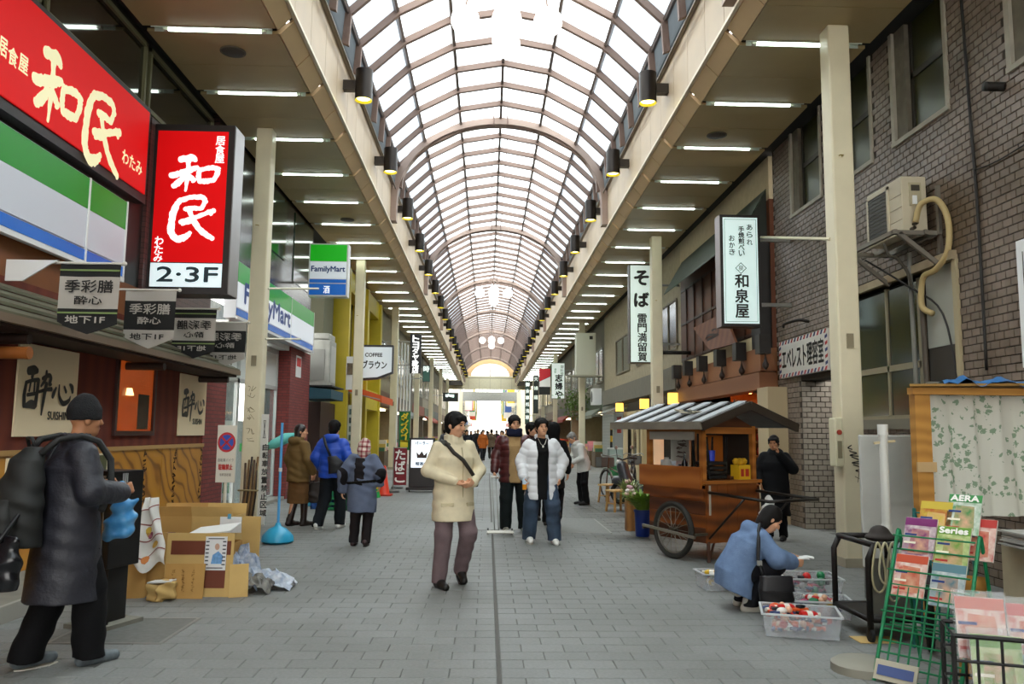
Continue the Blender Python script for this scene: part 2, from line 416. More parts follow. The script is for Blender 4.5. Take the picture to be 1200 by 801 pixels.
tag(restf.build('flank_glazing', MFLANK, roof, fix=False), kind='stuff'); tag(restp.build('roof_glazing', MPANE, roof, fix=False), kind='stuff'); tag(rests.build('side_glazing', MSIDE, roof, fix=False), kind='stuff')
# cross bars that follow the polygon, one object per bar
def bent_bar(mb, pts, y0, y1, dn):
 n = len(pts); V = []
 for (x, z) in pts:
  r = math.hypot(x, z-6.8); ux, uz = x/r, (z-6.8)/r
  for yy in (y0, y1):
   V.append((XC+x+ux*0.03, yy, z+uz*0.03)); V.append((XC+x-ux*dn, yy, z-uz*dn))
 Fc = []
 for i in range(n-1):
  a = i*4; b = a+4
  Fc += [(a,b,b+2,a+2),(a+1,a+3,b+3,b+1),(a,a+1,b+1,b),(a+2,b+2,b+3,a+3)]
 Fc += [(0,2,3,1),((n-1)*4,(n-1)*4+1,(n-1)*4+3,(n-1)*4+2)]
 mb.add(V, Fc)
proto = None
for i in range(nb+1):
 yy = YR0 + i*PITCH
 if proto is None:
  mb = MB(); bent_bar(mb, FULL, yy-0.045, yy+0.045, 0.12); proto = (mb.build('cross_bar', MRIB, roof), yy)
 else: link_copy(proto[0], 'cross_bar', roof, (0, yy-proto[1], 0))
for (x, z) in FULL[1:-1]:
 r = math.hypot(x, z-6.8); ux, uz = x/r, (z-6.8)/r
 mb = MB(); mb.bar((XC+x-ux*0.02, YR0, z-uz*0.02), (XC+x-ux*0.02, Y1, z-uz*0.02), 0.06, 0.12, up=(ux,0,uz))
 mb.build('long_bar', M('#6a5c55', 0.5, 0.2), roof)
# heavy arch ribs every tenth bay: a smooth curved tube below a polygonal frame
def arch(yy):
 n = 26; pts = []
 for i in range(n+1):
  t = math.pi*i/n; pts.append((-math.cos(t)*2.66, 7.35 + max(0.0, math.sin(t))**0.92*2.18))
 pts = [(-2.66, 6.9)] + pts + [(2.66, 6.9)]
 mb = MB(); V = []
 for j, (x, z) in enumerate(pts):
  a = pts[max(j-1,0)]; b = pts[min(j+1,len(pts)-1)]; tx, tz = b[0]-a[0], b[1]-a[1]; l = math.hypot(tx,tz); nx, nz = -tz/l, tx/l
  for dy, dn in ((-0.16,0.0),(0.16,0.0),(0.16,0.17),(-0.16,0.17)): V.append((XC+x+nx*dn, yy+dy, z+nz*dn))
 Fc = []
 for j in range(len(pts)-1):
  for k in range(4): Fc.append((j*4+k, j*4+(k+1)%4, j*4+4+(k+1)%4, j*4+4+k))
 Fc += [(0,1,2,3), tuple((len(pts)-1)*4+q for q in (3,2,1,0))]
 mb.add(V, Fc); a = mb.build('arch_rib', MRING, roof, smooth=40)
 mb = MB(); bent_bar(mb, FULL, yy-0.07, yy+0.07, 0.2); mb.build('arch_frame', MRIB, roof)
 mb = MB()
 for s_ in (-1, 1):
  mb = MB(); mb.cyl((XC+0.18*s_, yy-0.25, 9.5), (XC+0.18*s_, yy-0.25, 9.75), 0.02, n=8); mb.build('hanger_rod', MRIB, roof)
for k in range(-3, 7): arch(20.6 + 11.1*k)
# crown hanger clips
for i in range(30, 66):
 yy = YR0 + i*PITCH
 for s_ in (-1, 1):
  if i == 30 and s_ == -1:
   mb = MB(); mb.cyl((XC-0.2, yy, 9.55), (XC-0.2, yy, 9.72), 0.018, n=6); clip0 = mb.build('clip', MRIB, roof); cy = yy
  else: link_copy(clip0, 'clip', roof, (0.2+0.2*s_, yy-cy, 0))
# ------------------------------------------------------------------ soffits, fascias, strip lights, lamps
MSOF = M('#ab966a', 0.42, noise=0.05, nscale=2)
MFAS = M('#c3a67a', 0.45, noise=0.05, nscale=2)
MFV = M('#c4ae90', 0.5, noise=0.05, nscale=2)
MDARK = M('#1d1b18', 0.8)
MTUBE = M('#f2fff6', 0.4, emit=8.0)
MHOUS = M('#cfd8cc', 0.5)
YS0 = 10.0 - 1.95*12
NS = 48
for side, nm, xi, xo in ((-1, 'left', XIL, XOL), (1, 'right', XIR, XOR)):
 sof = struct('trim_1' if side < 0 else 'trim_2')
 # unseen slab over the panels, added to keep sky light out
 mb = MB(); mb.box(xi + side*0.02, -4.95 if side < 0 else 5.7, Y0, Y1, SOF+0.12, SOF+0.32); mb.build('soffit_light_stop', MDARK, sof)
 P1 = P2 = P3 = None
 for i in range(NS):
  ys = YS0 + i*1.95
  for k in range(2):
   ya = ys + 0.07 + k*0.94 if k == 0 else ys + 0.07 + 0.945
   yb = ys + 0.07 + 0.935 if k == 0 else ys + 1.95 - 0.07
   if k == 0:
    if P1 is None:
     mb = MB(); mb.box(xi + side*0.02, xo, ya, yb, SOF, SOF+0.04); P1 = (mb.build('soffit_panel', MSOF, sof), ya)
     mb = MB(); mb.poly([(xi,ya,SOF-0.005),(xi-side*0.17,ya,SOF+0.17),(xi-side*0.17,ya,SOF+0.22),(xi+side*0.05,ya,SOF+0.04)], (0,0.925,0)); Q1 = (mb.build('edge_panel', MFAS, sof), ya)
     mb = MB(); mb.box(xi-side*0.18, xi-side*0.14, ya, ya+0.93, SOF+0.23, 7.86); R1 = (mb.build('fascia_panel', MFV, sof), ya)
     continue
    link_copy(P1[0], 'soffit_panel', sof, (0, ya-P1[1], 0)); link_copy(Q1[0], 'edge_panel', sof, (0, ya-Q1[1], 0)); link_copy(R1[0], 'fascia_panel', sof, (0, ya-R1[1], 0))
   else:
    if P2 is None:
     mb = MB(); mb.box(xi + side*0.02, xo, ya, yb, SOF, SOF+0.04); P2 = (mb.build('soffit_panel', MSOF, sof), ya)
     mb = MB(); mb.poly([(xi,ya,SOF-0.005),(xi-side*0.17,ya,SOF+0.17),(xi-side*0.17,ya,SOF+0.22),(xi+side*0.05,ya,SOF+0.04)], (0,0.90,0)); Q2 = (mb.build('edge_panel', MFAS, sof), ya)
     mb = MB(); mb.box(xi-side*0.18, xi-side*0.14, ya, ya+0.99, SOF+0.23, 7.86); R2 = (mb.build('fascia_panel', MFV, sof), ya)
     continue
    link_copy(P2[0], 'soffit_panel', sof, (0, ya-P2[1], 0)); link_copy(Q2[0], 'edge_panel', sof, (0, ya-Q2[1], 0)); link_copy(R2[0], 'fascia_panel', sof, (0, ya-R2[1], 0))
 mb = MB(); mb.box(xi-side*0.13, xi-side*0.10, Y0, Y1, SOF+0.2, 7.9); mb.build('fascia_back', M('#6a5f50', 0.7), sof)
 mb = MB(); mb.box(xi-side*0.22, xi-side*0.16, Y0, Y1, SOF+0.19, SOF+0.235); mb.build('fascia_lip', M('#d8cbb0', 0.4, 0.2), sof)
 mb = MB(); mb.box(xi-side*0.24, xi-side*0.12, Y0, Y1, 7.86, 7.93); mb.build('roof_rail', M('#8f8375', 0.4, 0.4), sof)
 mb = MB(); mb.bar((xi-side*0.3, Y0, 7.74), (xi-side*0.3, Y1, 7.74), 0.03); mb.build('cable_rail', M('#6f6556', 0.4, 0.4), sof)
 # strip lights across the soffit
 r0 = None
 for i in range(NS):
  ys = YS0 + i*1.95
  lab = f'white fluorescent tube recessed across the beige soffit on the side of the {"red izakaya sign" if side < 0 else "grey brick wall"}'
  if r0 is None:
   r0 = thing('fluorescent_light', lab, 'ceiling light', ((xi+xo)/2, ys, SOF), 'strip lights in the ' + nm + ' soffit')
   mb = MB(); mb.box(xi+side*0.10, xo-side*0.10, ys-0.06, ys+0.06, SOF+0.035, SOF+0.06); mb.box(xi+side*0.10, xo-side*0.10, ys-0.065, ys-0.055, SOF-0.01, SOF+0.04); mb.box(xi+side*0.10, xo-side*0.10, ys+0.055, ys+0.065, SOF-0.01, SOF+0.04)
   mb.build('reflector', MHOUS, r0)
   mb = MB(); mb.cyl((xi+side*0.22, ys, SOF-0.005), (xo-side*0.30, ys, SOF-0.005), 0.024, n=8); mb.build('tube', MTUBE, r0)
   for e in (xi+side*0.19, xo-side*0.27):
    mb = MB(); mb.box(e-0.03, e+0.03, ys-0.025, ys+0.025, SOF-0.025, SOF+0.04); mb.build('lamp_holder', M('#d8d8c8', 0.5), r0)
  else:
   c = copy_tree(r0); c.location = Vector(r0.location) + Vector((0, i*1.95, 0))
 # cylinder lamps on the fascia
 l0 = None
 MLAMP = M('#2a2420', 0.35, 0.6)
 for j in range(20):
  yl = 13.55 + (j-1)*3.9 if side < 0 else 13.4 + (j-1)*3.9
  xl = xi - side*0.53
  lab = f'dark bronze cylinder downlight bracketed to the fascia facing the {"grey brick wall" if side < 0 else "red izakaya sign"}'
  if l0 is None:
   l0 = thing('cylinder_lamp', lab, 'wall light', (xl, yl, 7.2), 'cylinder lamps along the ' + nm + ' fascia')
   mb = MB(); mb.lathe([(0.12,0.03),(0.145,0.0),(0.15,0.0),(0.15,0.53),(0.12,0.54),(0.12,0.5)], (xl, yl, 7.2), 20, cap=False); mb.lathe([(0.12,0.2),(0.0005,0.2)], (xl,yl,7.2), 20, cap=False); mb.build('shade', MLAMP, l0, smooth=35)
   mb = MB(); mb.box(xl+side*0.14, xi-side*0.18, yl-0.07, yl+0.07, 7.36, 7.53); mb.build('bracket', M('#3a332c', 0.4, 0.5), l0)
   mb = MB(); mb.lathe([(0.0005,0.028),(0.118,0.028),(0.118,0.045),(0.0005,0.05)], (xl, yl, 7.2), 16, cap=False); mb.build('bulb', M('#fff3a0', 0.5, emit=7.0), l0)
   mb = MB(); mb.lathe([(0.122,0.03),(0.148,-0.004),(0.148,-0.012),(0.118,0.02)], (xl,yl,7.2), 20, cap=False); mb.build('trim_ring', M('#c9b830', 0.3, 0.3, emit=0.6), l0)
  else:
   c = copy_tree(l0); c.location = Vector(l0.location) + Vector((0, j*3.9, 0))
# round speaker grilles in the soffit
for p in ((273,60),(407,257),(840,158),(430,344)):
 q = fl(*p, z=SOF)
 t = thing('ceiling_speaker', 'round dark grille set in the beige soffit panel', 'speaker', (q.x, q.y, SOF-0.02), 'round grilles in the soffit')
 mb = MB(); mb.lathe([(0.0005,0.0),(0.14,0.0),(0.15,0.005),(0.15,0.022)], (q.x,q.y,SOF-0.02), 20, cap=False); mb.build('grille', M('#3d362c', 0.6), t, smooth=30)
 mb = MB(); mb.lathe([(0.15,0.0),(0.17,0.004),(0.17,0.022),(0.15,0.02)], (q.x,q.y,SOF-0.02), 20, cap=False); mb.build('rim', M('#4d4536', 0.5), t)
# ------------------------------------------------------------------ pillars
MPILL = M('#ded3b3', 0.45, noise=0.05, nscale=2.5, bump=0.03, bscale=8)
def pillar(x, y, label, w=0.27, box=True, col=None):
 t = thing('arcade_pillar', label, 'pillar', (x, y, 0), 'arcade pillars')
 mb = MB(); h = w/2
 mb.box(x-h, x+h, y-h, y+h, 0.0, SOF); mb.build('shaft', col or MPILL, t, bevel=0.022)
 mb = MB(); mb.box(x-h-0.015, x+h+0.015, y-h-0.015, y+h+0.015, 0, 0.10); mb.build('base_plate', M('#a59c86', 0.5), t)
 if box:
  mb = MB(); mb.box(x-0.04, x+0.04, y-h-0.02, y-h+0.001, 2.55, 2.72); ob = mb.build('switch_box', M('#8a7e63', 0.5), t)
  mb = MB(); mb.tube([(x-0.02, y-h-0.005, 4.9), (x-0.02,y-h-0.05,4.9),(x-0.06,y-h-0.06,4.9),(x-0.06,y-h-0.03,4.9)], 0.008, 6); mb.build('hook', M('#b09a50', 0.4, 0.6), t)
 return t
PL = [13.5, 24.0, 33.2, 44.0, 55.0, 66.0, 77.0]
PR = [9.6, 20.5, 37.0, 51.6, 63.0, 75.0]
labL = ['beige square pillar with taped notices beside the no-parking sign', 'beige square pillar under the green and white store signboard', 'beige square pillar beside the coffee sign', 'slim beige pillar beside the black shoe shop sign']
labR = ['beige square pillar with black graffiti in front of the grey brick wall', 'beige square pillar behind the wooden food cart', 'beige pillar carrying a boxed air conditioner', 'beige pillar behind the small white calligraphy sign']
for i, yy in enumerate(PL): pillar(XC-4.08, yy, labL[i] if i < 4 else 'distant beige pillar in the row of the yellow shop', box=i < 3)
for i, yy in enumerate(PR): pillar(XC+4.06, yy, labR[i] if i < 4 else 'distant beige pillar in the row of the food cart', box=i < 3)
# ------------------------------------------------------------------ chandeliers: clusters of white globes
MGLOBE = M('#fffdf4', 0.3, emit=2.2)
def chandelier(y, lab):
 t = thing('globe_chandelier', lab, 'chandelier', (XC, y, 8.9), 'globe chandeliers under the roof')
 z0 = 8.62
 mb = MB(); mb.cyl((XC,y,z0-0.1),(XC,y,9.72),0.025,n=10); mb.build('stem', MRIB, t, smooth=40)
 spots = [(0,0,-0.42,0.24),(0,-0.05,0.0,0.26),(-0.72,0,0,0.25),(0.72,0,0,0.25),(0,0.72,0,0.25),(0,-0.72,0,0.25)]
 for dx, dy, dz, r in spots:
  mb = MB(); mb.ball((XC+dx, y+dy, z0+dz), r, 18, 12); g = mb.build('globe', MGLOBE, t, smooth=True)
  if dx or abs(dy) > 0.1:
   mb = MB(); mb.tube([(XC,y,z0+0.5),(XC+dx*0.5,y+dy*0.5,z0+0.62),(XC+dx*0.95,y+dy*0.95,z0+0.45),(XC+dx,y+dy,z0+0.2)], 0.018, 8); mb.build('arm', MRIB, t, smooth=True)
chandelier(41.0, 'cluster of white globe lamps hanging under the middle of the glass roof')
chandelier(62.5, 'distant cluster of white globe lamps near the far arch')
chandelier(13.4, 'overexposed globe chandelier close under the crown of the glass roof')
# ------------------------------------------------------------------ far gable
gable = struct('wall_far')
mb = MB(); mb.box(XIL-1.6, XIR+1.6, Y1, Y1+0.4, 6.3, 7.8); mb.build('end_beam', M('#d8cfae', 0.6, noise=0.05), gable)
mb = MB(); mb.box(XIL-1.6, XIR+1.6, Y1-0.02, Y1, 7.5, 7.62); mb.build('beam_trim', M('#a59c82', 0.6), gable)
for k in range(-2, 3):
 mb = MB(); mb.box(XC+k*1.2-0.02, XC+k*1.2+0.02, Y1-0.03, Y1, 6.3, 7.5); mb.build('beam_seam', M('#b8ae90', 0.6), gable)
mb = MB()
arcp = [(XC-2.72,7.8)] + [(XC+x, z) for x, z in FULL[1:-1]] + [(XC+2.72,7.8)]
n_ = 16
inner = [(XC-math.cos(math.pi*i/n_)*2.1, 7.8+math.sin(math.pi*i/n_)*1.35) for i in range(n_+1)]
outer = [(XC-math.cos(math.pi*i/n_)*2.72, 7.8+math.sin(math.pi*i/n_)*1.95) for i in range(n_+1)]
mb.add([(x,Y1+0.05,z) for x,z in inner]+[(x,Y1+0.05,z) for x,z in outer], [(i,i+1,n_+2+i,n_+1+i) for i in range(n_)]); mb.build('arch_board', M('#c9a878', 0.6), gable)
mb = MB(); mb.add([(x,Y1+0.06,z) for x,z in inner], [tuple(range(n_+1))]); mb.build('gable_pane', MPANE, gable)
mb = MB(); mb.box(XC-0.05, XC+0.05, Y1-0.05, Y1+0.05, 7.8, 9.1); mb.build('gable_post', MRIB, gable)
mb = MB(); mb.box(XIL-0.1, XIR+0.1, Y1+2.5, Y1+2.8, 5.1, 6.15); g2 = mb.build('sign_beam', M('#8d9291', 0.6, noise=0.1), gable)
mb = MB(); mb.box(XIL-0.5, XIL-0.1, Y1+2.5, Y1+2.8, 0, 6.15); mb.build('gate_post', MPILL, gable)
mb = MB(); mb.box(XIR+0.1, XIR+0.5, Y1+2.5, Y1+2.8, 0, 6.15); mb.build('gate_post', MPILL, gable)
# ================================================================== LEFT SIDE
XL = -4.5
def brickmat(a, b, mortar, bw, bh, plane='yz', rough=0.7, ms=0.012, bump=0.4):
 m = bpy.data.materials.new('brickwork'); m.use_nodes = True
 nt = m.node_tree; N = nt.nodes; L = nt.links; p = N['Principled BSDF']
 g = N.new('ShaderNodeNewGeometry'); sp = N.new('ShaderNodeSeparateXYZ'); cb = N.new('ShaderNodeCombineXYZ')
 L.new(g.outputs['Position'], sp.inputs[0]); L.new(sp.outputs[1 if plane == 'yz' else 0], cb.inputs[0]); L.new(sp.outputs[2], cb.inputs[1])
 br = N.new('ShaderNodeTexBrick'); br.inputs['Color1'].default_value = lin(a); br.inputs['Color2'].default_value = lin(b); br.inputs['Mortar'].default_value = lin(mortar)
 br.inputs['Scale'].default_value = 1.0; br.inputs['Mortar Size'].default_value = ms; br.inputs['Brick Width'].default_value = bw; br.inputs['Row Height'].default_value = bh
 L.new(cb.outputs[0], br.inputs['Vector']); L.new(br.outputs['Color'], p.inputs['Base Color']); p.inputs['Roughness'].default_value = rough
 bp = N.new('ShaderNodeBump'); bp.invert = True; bp.inputs['Strength'].default_value = bump; bp.inputs['Distance'].default_value = 0.01
 L.new(br.outputs['Fac'], bp.inputs['Height']); L.new(bp.outputs[0], p.inputs['Normal'])
 return m
BR_RED = brickmat('#7a2f2c', '#8a3a35', '#54302c', 0.22, 0.065, ms=0.006)
BR_REDX = brickmat('#7a2f2c', '#8a3a35', '#54302c', 0.22, 0.065, plane='xz', ms=0.006)
BR_DARK = brickmat('#4c3230', '#5b3a36', '#33211f', 0.22, 0.07, rough=0.35, ms=0.006)
LR, UP, XR = (0,1,0), (0,0,1), (1,0,0)      # reading direction on the left wall / up / on boards facing the street end
MWHITE = M('#e9e9e6', 0.5); MBLACK = M('#15130f', 0.5); MSTEEL = M('#9a9a94', 0.35, 0.7)
def sheet(o, right, up, w, h, t, name, mat, parent, bevel=0):
 """flat board: lower left front corner o, front towards right x up"""
 o = Vector(o); r = Vector(right)*w; u = Vector(up)*h; n = Vector(right).cross(Vector(up))*(-t)
 mb = MB(); mb.poly([o, o+r, o+r+u, o+u], n); return mb.build(name, mat, parent, bevel=bevel)
def mat_txt(parent, name, mat, fn):
 mb = MB(); fn(mb); return mb.build(name, mat, parent, fix=False)
# ---- pieces of the building fronts -------------------------------------------------
wl = struct('wall_left')
mb = MB(); mb.box(XL-0.3, XL, Y0, 13.0, 0, 1.27); mb.build('plinth_wall', M('#5a3016', 0.6), wl)
mb = MB(); mb.box(XL-0.3, XL, Y0, 13.0, 1.27, 2.9); mb.build('brown_wall', wood('#5a1c08', '#6a260d', 1.2, 0.8, 'Y', 3), wl)
mb = MB(); mb.box(XL-0.3, XL, Y0, 10.5, 2.9, 3.3); mb.build('orange_wall', M('#7a4416', 0.6, noise=0.15, nscale=2), wl)
mb = MB(); mb.box(XL-0.3, XL-0.05, Y0, 10.6, 3.3, 5.62); mb.build('sign_backing', MBLACK, wl)
mb = MB(); mb.box(XL-0.3, XL, 10.5, 13.1, 2.9, 5.62); mb.build('dark_brick_wall', BR_DARK, wl)
mb = MB(); mb.box(XL-0.32, XL+0.02, 13.0, 14.05, 0, 2.45); mb.build('red_brick_pier', BR_RED, wl)
def grainwood():
 m = wood('#7d4c14', '#bd8327', 1.9, 0.4, 'DIAGONAL', 9.0, 1.0); r = [n for n in m.node_tree.nodes if n.type == 'VALTORGB'][0].color_ramp
 r.elements[0].position = 0.0; r.elements[1].position = 0.9; e = r.elements.new(0.16); e.color = lin('#b0761f'); return m
# planks of the lower front: wide orange boards with bold grain
MPLK = grainwood()
ya = 4.6
for i, (a, b) in enumerate(((4.2,6.1),(6.11,8.0),(8.01,9.7),(9.71,11.4),(11.41,13.0))):
 mb = MB(); mb.box(XL, XL+0.03, a, b, 0.12, 1.25); mb.build('grained_board', MPLK, wl)
mb = MB(); mb.box(XL, XL+0.05, 4.2, 13.0, 1.24, 1.29); mb.build('board_rail', M('#b08a50', 0.5), wl)
mb = MB(); mb.box(XL, -3.72, Y0, 8.9, 0, 0.13); mb.build('step', M('#77746a', 0.8, noise=0.15, nscale=5), wl)
mb = MB(); mb.box(-3.74, -3.70, Y0, 8.9, 0.0, 0.135); mb.build('step_edge', M('#99968c', 0.7), wl)
# running brush writing on the boards
rs = random.Random(11)
def scribble(mb, o, right, up, w, h, n, wd=0.16, seed=1):
 r2 = random.Random(seed)
 for i in range(n):
  y = 1 - (i+0.5)/n; st = []
  for k in range(r2.choice((2,3))):
   c = [(r2.uniform(0.1,0.9), y + r2.uniform(-0.4,0.4)/n, wd*r2.uniform(0.5,1.1)) for _ in range(3)]
   st.append(c)
  strokes(mb, st, o, right, up, w, h, proud=0.004)
for i, px in enumerate((168, 203, 234)):
 q = aX(px, 560, XL+0.03); mat_txt(wl, 'brush_writing', M('#3c1c08', 0.7), lambda mb: scribble(mb, (XL+0.03, q.y-0.07, 0.42), LR, UP, 0.15, 0.8, 8, seed=20+i))
# upper dark glazing over the red sign
MGLS = M('#1a1813', 0.06, spec=0.9)
mb = MB(); mb.box(XL-0.3, XL-0.12, Y0, 13.1, 5.6, 9.0); mb.build('upper_wall', M('#14120e', 0.7), wl)
for i, (a, b) in enumerate(((3.0,5.4),(5.5,7.9),(8.0,10.4),(10.5,13.0))):
 mb = MB(); mb.box(XL-0.12, XL-0.10, a, b, 5.75, 6.55); w_ = mb.build('upper_pane', MGLS, wl)
 mb = MB(); t = 0.05
 mb.box(XL-0.12, XL-0.06, a, b, 5.70, 5.76); mb.box(XL-0.12, XL-0.06, a, b, 6.52, 6.58); mb.box(XL-0.12, XL-0.06, a, a+t, 5.7, 6.58); mb.box(XL-0.12, XL-0.06, b-t, b, 5.7, 6.58)
 mb.build('pane_frame', M('#6e6a4c', 0.5, 0.3), wl)
# sloped slatted canopy
can = thing('slatted_canopy', 'long sloping canopy of grey green boards over the brown restaurant front', 'canopy', (XL+0.25, 9, 2.4))
zA, zB, xA, xB = 2.84, 2.44, XL, -3.98
for k in range(4):
 f0, f1 = k/4, (k+1)/4 + 0.03
 mb = MB(); y0_, y1_ = 4.5, 13.05
 p = [(xA+(xB-xA)*f0, zA+(zB-zA)*f0 - 0.01), (xA+(xB-xA)*f1, zA+(zB-zA)*f1 + 0.035)]
 mb.poly([(p[0][0],y0_,p[0][1]),(p[1][0],y0_,p[1][1]),(p[1][0],y0_,p[1][1]-0.03),(p[0][0],y0_,p[0][1]-0.03)], (0,y1_-y0_,0))
 mb.build('slat', M('#5c5a45', 0.6, noise=0.2, nscale=4, stretch=(8,0.4,8)), can)
mb = MB(); mb.box(xB-0.03, xB+0.03, 4.5, 13.05, zB-0.07, zB+0.0); mb.build('front_rail', M('#75624f', 0.6), can)
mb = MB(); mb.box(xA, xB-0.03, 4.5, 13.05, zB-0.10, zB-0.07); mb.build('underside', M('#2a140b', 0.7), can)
for yy in (6.2, 7.2, 10.2, 12.7):
 mb = MB(); mb.cyl((xA,yy,zB-0.16),(xB-0.05,yy,zB-0.16),0.05,n=10); mb.build('rafter_end', M('#2a160c', 0.6), can, smooth=40)
lg = fl(20, 412, 2.2)
q0 = aX(2, 402, -4.3); q1 = aX(36, 414, -3.95)
mb = MB(); mb.cyl((XL, q1.y-0.05, q1.z), (-3.93, q1.y-0.05, q1.z), 0.055, n=14); o = mb.build('bamboo_lamp_post', M('#8a4f22', 0.4, noise=0.2), None, smooth=40); tag(o, 'short round wooden log sticking out from under the slatted canopy', 'log')
# posters with brush characters
SUI = [ # the sake character then heart
 [(0.08,0.90,0.09),(0.18,0.93,0.10),(0.24,0.92,0.06)], [(0.17,0.93,0.06),(0.15,0.78,0.05)],
 [(0.05,0.66,0.05),(0.03,0.42,0.06),(0.04,0.20,0.06)], [(0.04,0.66,0.04),(0.16,0.72,0.04),(0.27,0.74,0.05)], [(0.27,0.74,0.06),(0.26,0.5,0.06),(0.24,0.22,0.07)],
 [(0.13,0.70,0.035),(0.11,0.5,0.03)], [(0.20,0.70,0.03),(0.20,0.5,0.035)], [(0.08,0.42,0.04),(0.23,0.46,0.04)], [(0.06,0.2,0.05),(0.15,0.24,0.09),(0.23,0.22,0.08)],
 [(0.41,0.94,0.04),(0.40,0.78,0.05),(0.32,0.62,0.03)], [(0.34,0.78,0.04),(0.46,0.86,0.05),(0.50,0.80,0.06),(0.48,0.68,0.05),(0.52,0.68,0.03)],
 [(0.29,0.50,0.035),(0.42,0.56,0.04),(0.53,0.58,0.05)], [(0.42,0.68,0.06),(0.39,0.40,0.06),(0.36,0.04,0.03)],
 [(0.62,0.62,0.03),(0.58,0.50,0.06),(0.56,0.42,0.05)], [(0.68,0.68,0.025),(0.69,0.46,0.045),(0.78,0.30,0.06),(0.90,0.36,0.05),(0.93,0.46,0.02)],
 [(0.79,0.66,0.03),(0.83,0.55,0.045)], [(0.90,0.72,0.03),(0.95,0.66,0.07),(0.97,0.56,0.05)]]
def poster(x0, y0p, x1, y1p, lab):
 a = aX(x0, y1p, XL+0.02); b = aX(x1, y0p, XL+0.02)
 za = aX((x0+x1)/2, y1p, XL).z; zb = 2.32
 t = thing('calligraphy_poster', lab, 'poster', (XL+0.02, (a.y+b.y)/2, za), 'calligraphy posters on the brown wall')
 w, h = b.y-a.y, zb-za
 sheet((XL+0.025, a.y, za), LR, UP, w, h, 0.02, 'board', M('#ecd8b2', 0.7), t)
 mat_txt(t, 'brush_characters', MBLACK, lambda mb: strokes(mb, SUI, (XL+0.025, a.y+w*0.08, za+h*0.22), LR, UP, w*0.84, h*0.54))
 mat_txt(t, 'caption', MBLACK, lambda mb: letter(mb, 'SUISHIN', (XL+0.025, a.y+w*0.5, za+h*0.19), LR, UP, w*0.36, h*0.09, bold=0.004))
poster(15, 398, 94, 511, 'cream poster with large black brush characters above the man in the navy coat')
poster(208, 433, 243, 510, 'smaller-looking cream brush poster at the end of the brown wall next to red brick')
# glowing window
a = aX(133, 510, XL); b = aX(181, 420, XL)
t = struct('window_1', (XL, (a.y+b.y)/2, 1.5)); w0, w1, z0, z1 = a.y, b.y, 1.48, 2.40
mb = MB(); mb.box(XL+0.005, XL+0.012, w0, w1, z0, z1); mb.build('pane', glassy('#7a3a14', 0.25), t)
mb = MB(); mb.box(XL-0.02, XL+0.004, w0, w1, z0, z1); mb.build('glow_panel', M('#b8501a', 0.6, emit=0.55, noise=0.3, nscale=2.5), t)
for (c, d, e, f_) in ((w0-0.06,w0,z0-0.06,z1+0.06),(w1,w1+0.06,z0-0.06,z1+0.06),(w0,w1,z0-0.06,z0),(w0,w1,z1,z1+0.06)):
 mb = MB(); mb.box(XL, XL+0.035, c, d, e, f_); mb.build('frame', M('#3a160c', 0.5), t)
mb = MB(); mb.box(XL+0.003, XL+0.010, w0+0.62, w0+0.95, 1.5, 1.95); mb.build('inner_sign', M('#30382c', 0.6), t)
mb = MB(); mb.lathe([(0.02,0),(0.06,0.0),(0.035,0.09),(0.02,0.09)], (XL+0.02, w0+0.3, 1.92), 12); mb.build('small_lamp', M('#ffd890', 0.5, emit=2.0), t)
# pictures low on the boards behind the walking man
for (x0, y0p, x1, y1p, colr, nm, lab) in ((0,546,50,640,'#b4491c','menu_poster','orange menu poster on the grained boards behind the backpack'),(100,537,124,568,'#23301c','framed_picture','small dark green picture hung on the grained boards beside the black ashtray stand')):
 a = aX(x0, y1p, XL+0.03); b = aX(x1, y0p, XL+0.03)
 t = thing(nm, lab, 'picture', (XL+0.03, (a.y+b.y)/2, b.z-0.5)); hh = 0.62 if nm == 'menu_poster' else 0.38
 sheet((XL+0.045, a.y, 1.2-hh), LR, UP, b.y-a.y, hh, 0.015, 'print', M(colr, 0.6, noise=0.5, nscale=7, second='#e0a040' if nm == 'menu_poster' else '#5b5a30'), t)
 mb = MB(); f0, f1, g0, g1 = a.y, b.y, 1.2-hh, 1.2
 for (c, d, e, f_) in ((f0-0.02,f0,g0-0.02,g1+0.02),(f1,f1+0.02,g0-0.02,g1+0.02),(f0,f1,g0-0.02,g0),(f0,f1,g1,g1+0.02)): mb.box(XL+0.031, XL+0.055, c, d, e, f_)
 mb.build('frame', M('#e4d9b8', 0.5), t)
sheet((XL+0.062, aX(17,600,XL).y, 0.85), LR, UP, 0.25, 0.38, 0.012, 'menu_card', M('#d8d3a8', 0.6), None); 
tag(bpy.data.objects['menu_card'], 'pale narrow menu card on the grained boards behind the backpack', 'card')
# ---- long red wall sign -------------------------------------------------------------
XS = -4.4
RED = M('#d0060a', 0.55, emit=0.34, spec=0.15); CREAM = M('#ece4b4', 0.5, emit=0.35)
WA = [[(0.20,0.93,0.16),(0.42,0.97,0.17),(0.50,0.90,0.10)], [(0.03,0.46,0.13),(0.20,0.52,0.15),(0.40,0.63,0.14),(0.54,0.70,0.10)], [(0.36,0.92,0.11),(0.36,0.5,0.10),(0.33,0.03,0.06)],
      [(0.30,0.45,0.11),(0.18,0.26,0.15),(0.09,0.16,0.13)], [(0.37,0.48,0.10),(0.48,0.34,0.13)],
      [(0.59,0.66,0.11),(0.57,0.45,0.12),(0.60,0.30,0.11)], [(0.58,0.62,0.10),(0.80,0.70,0.12),(0.95,0.68,0.11)], [(0.95,0.68,0.12),(0.93,0.50,0.12),(0.86,0.34,0.11)], [(0.60,0.31,0.12),(0.75,0.32,0.13),(0.88,0.36,0.10)]]
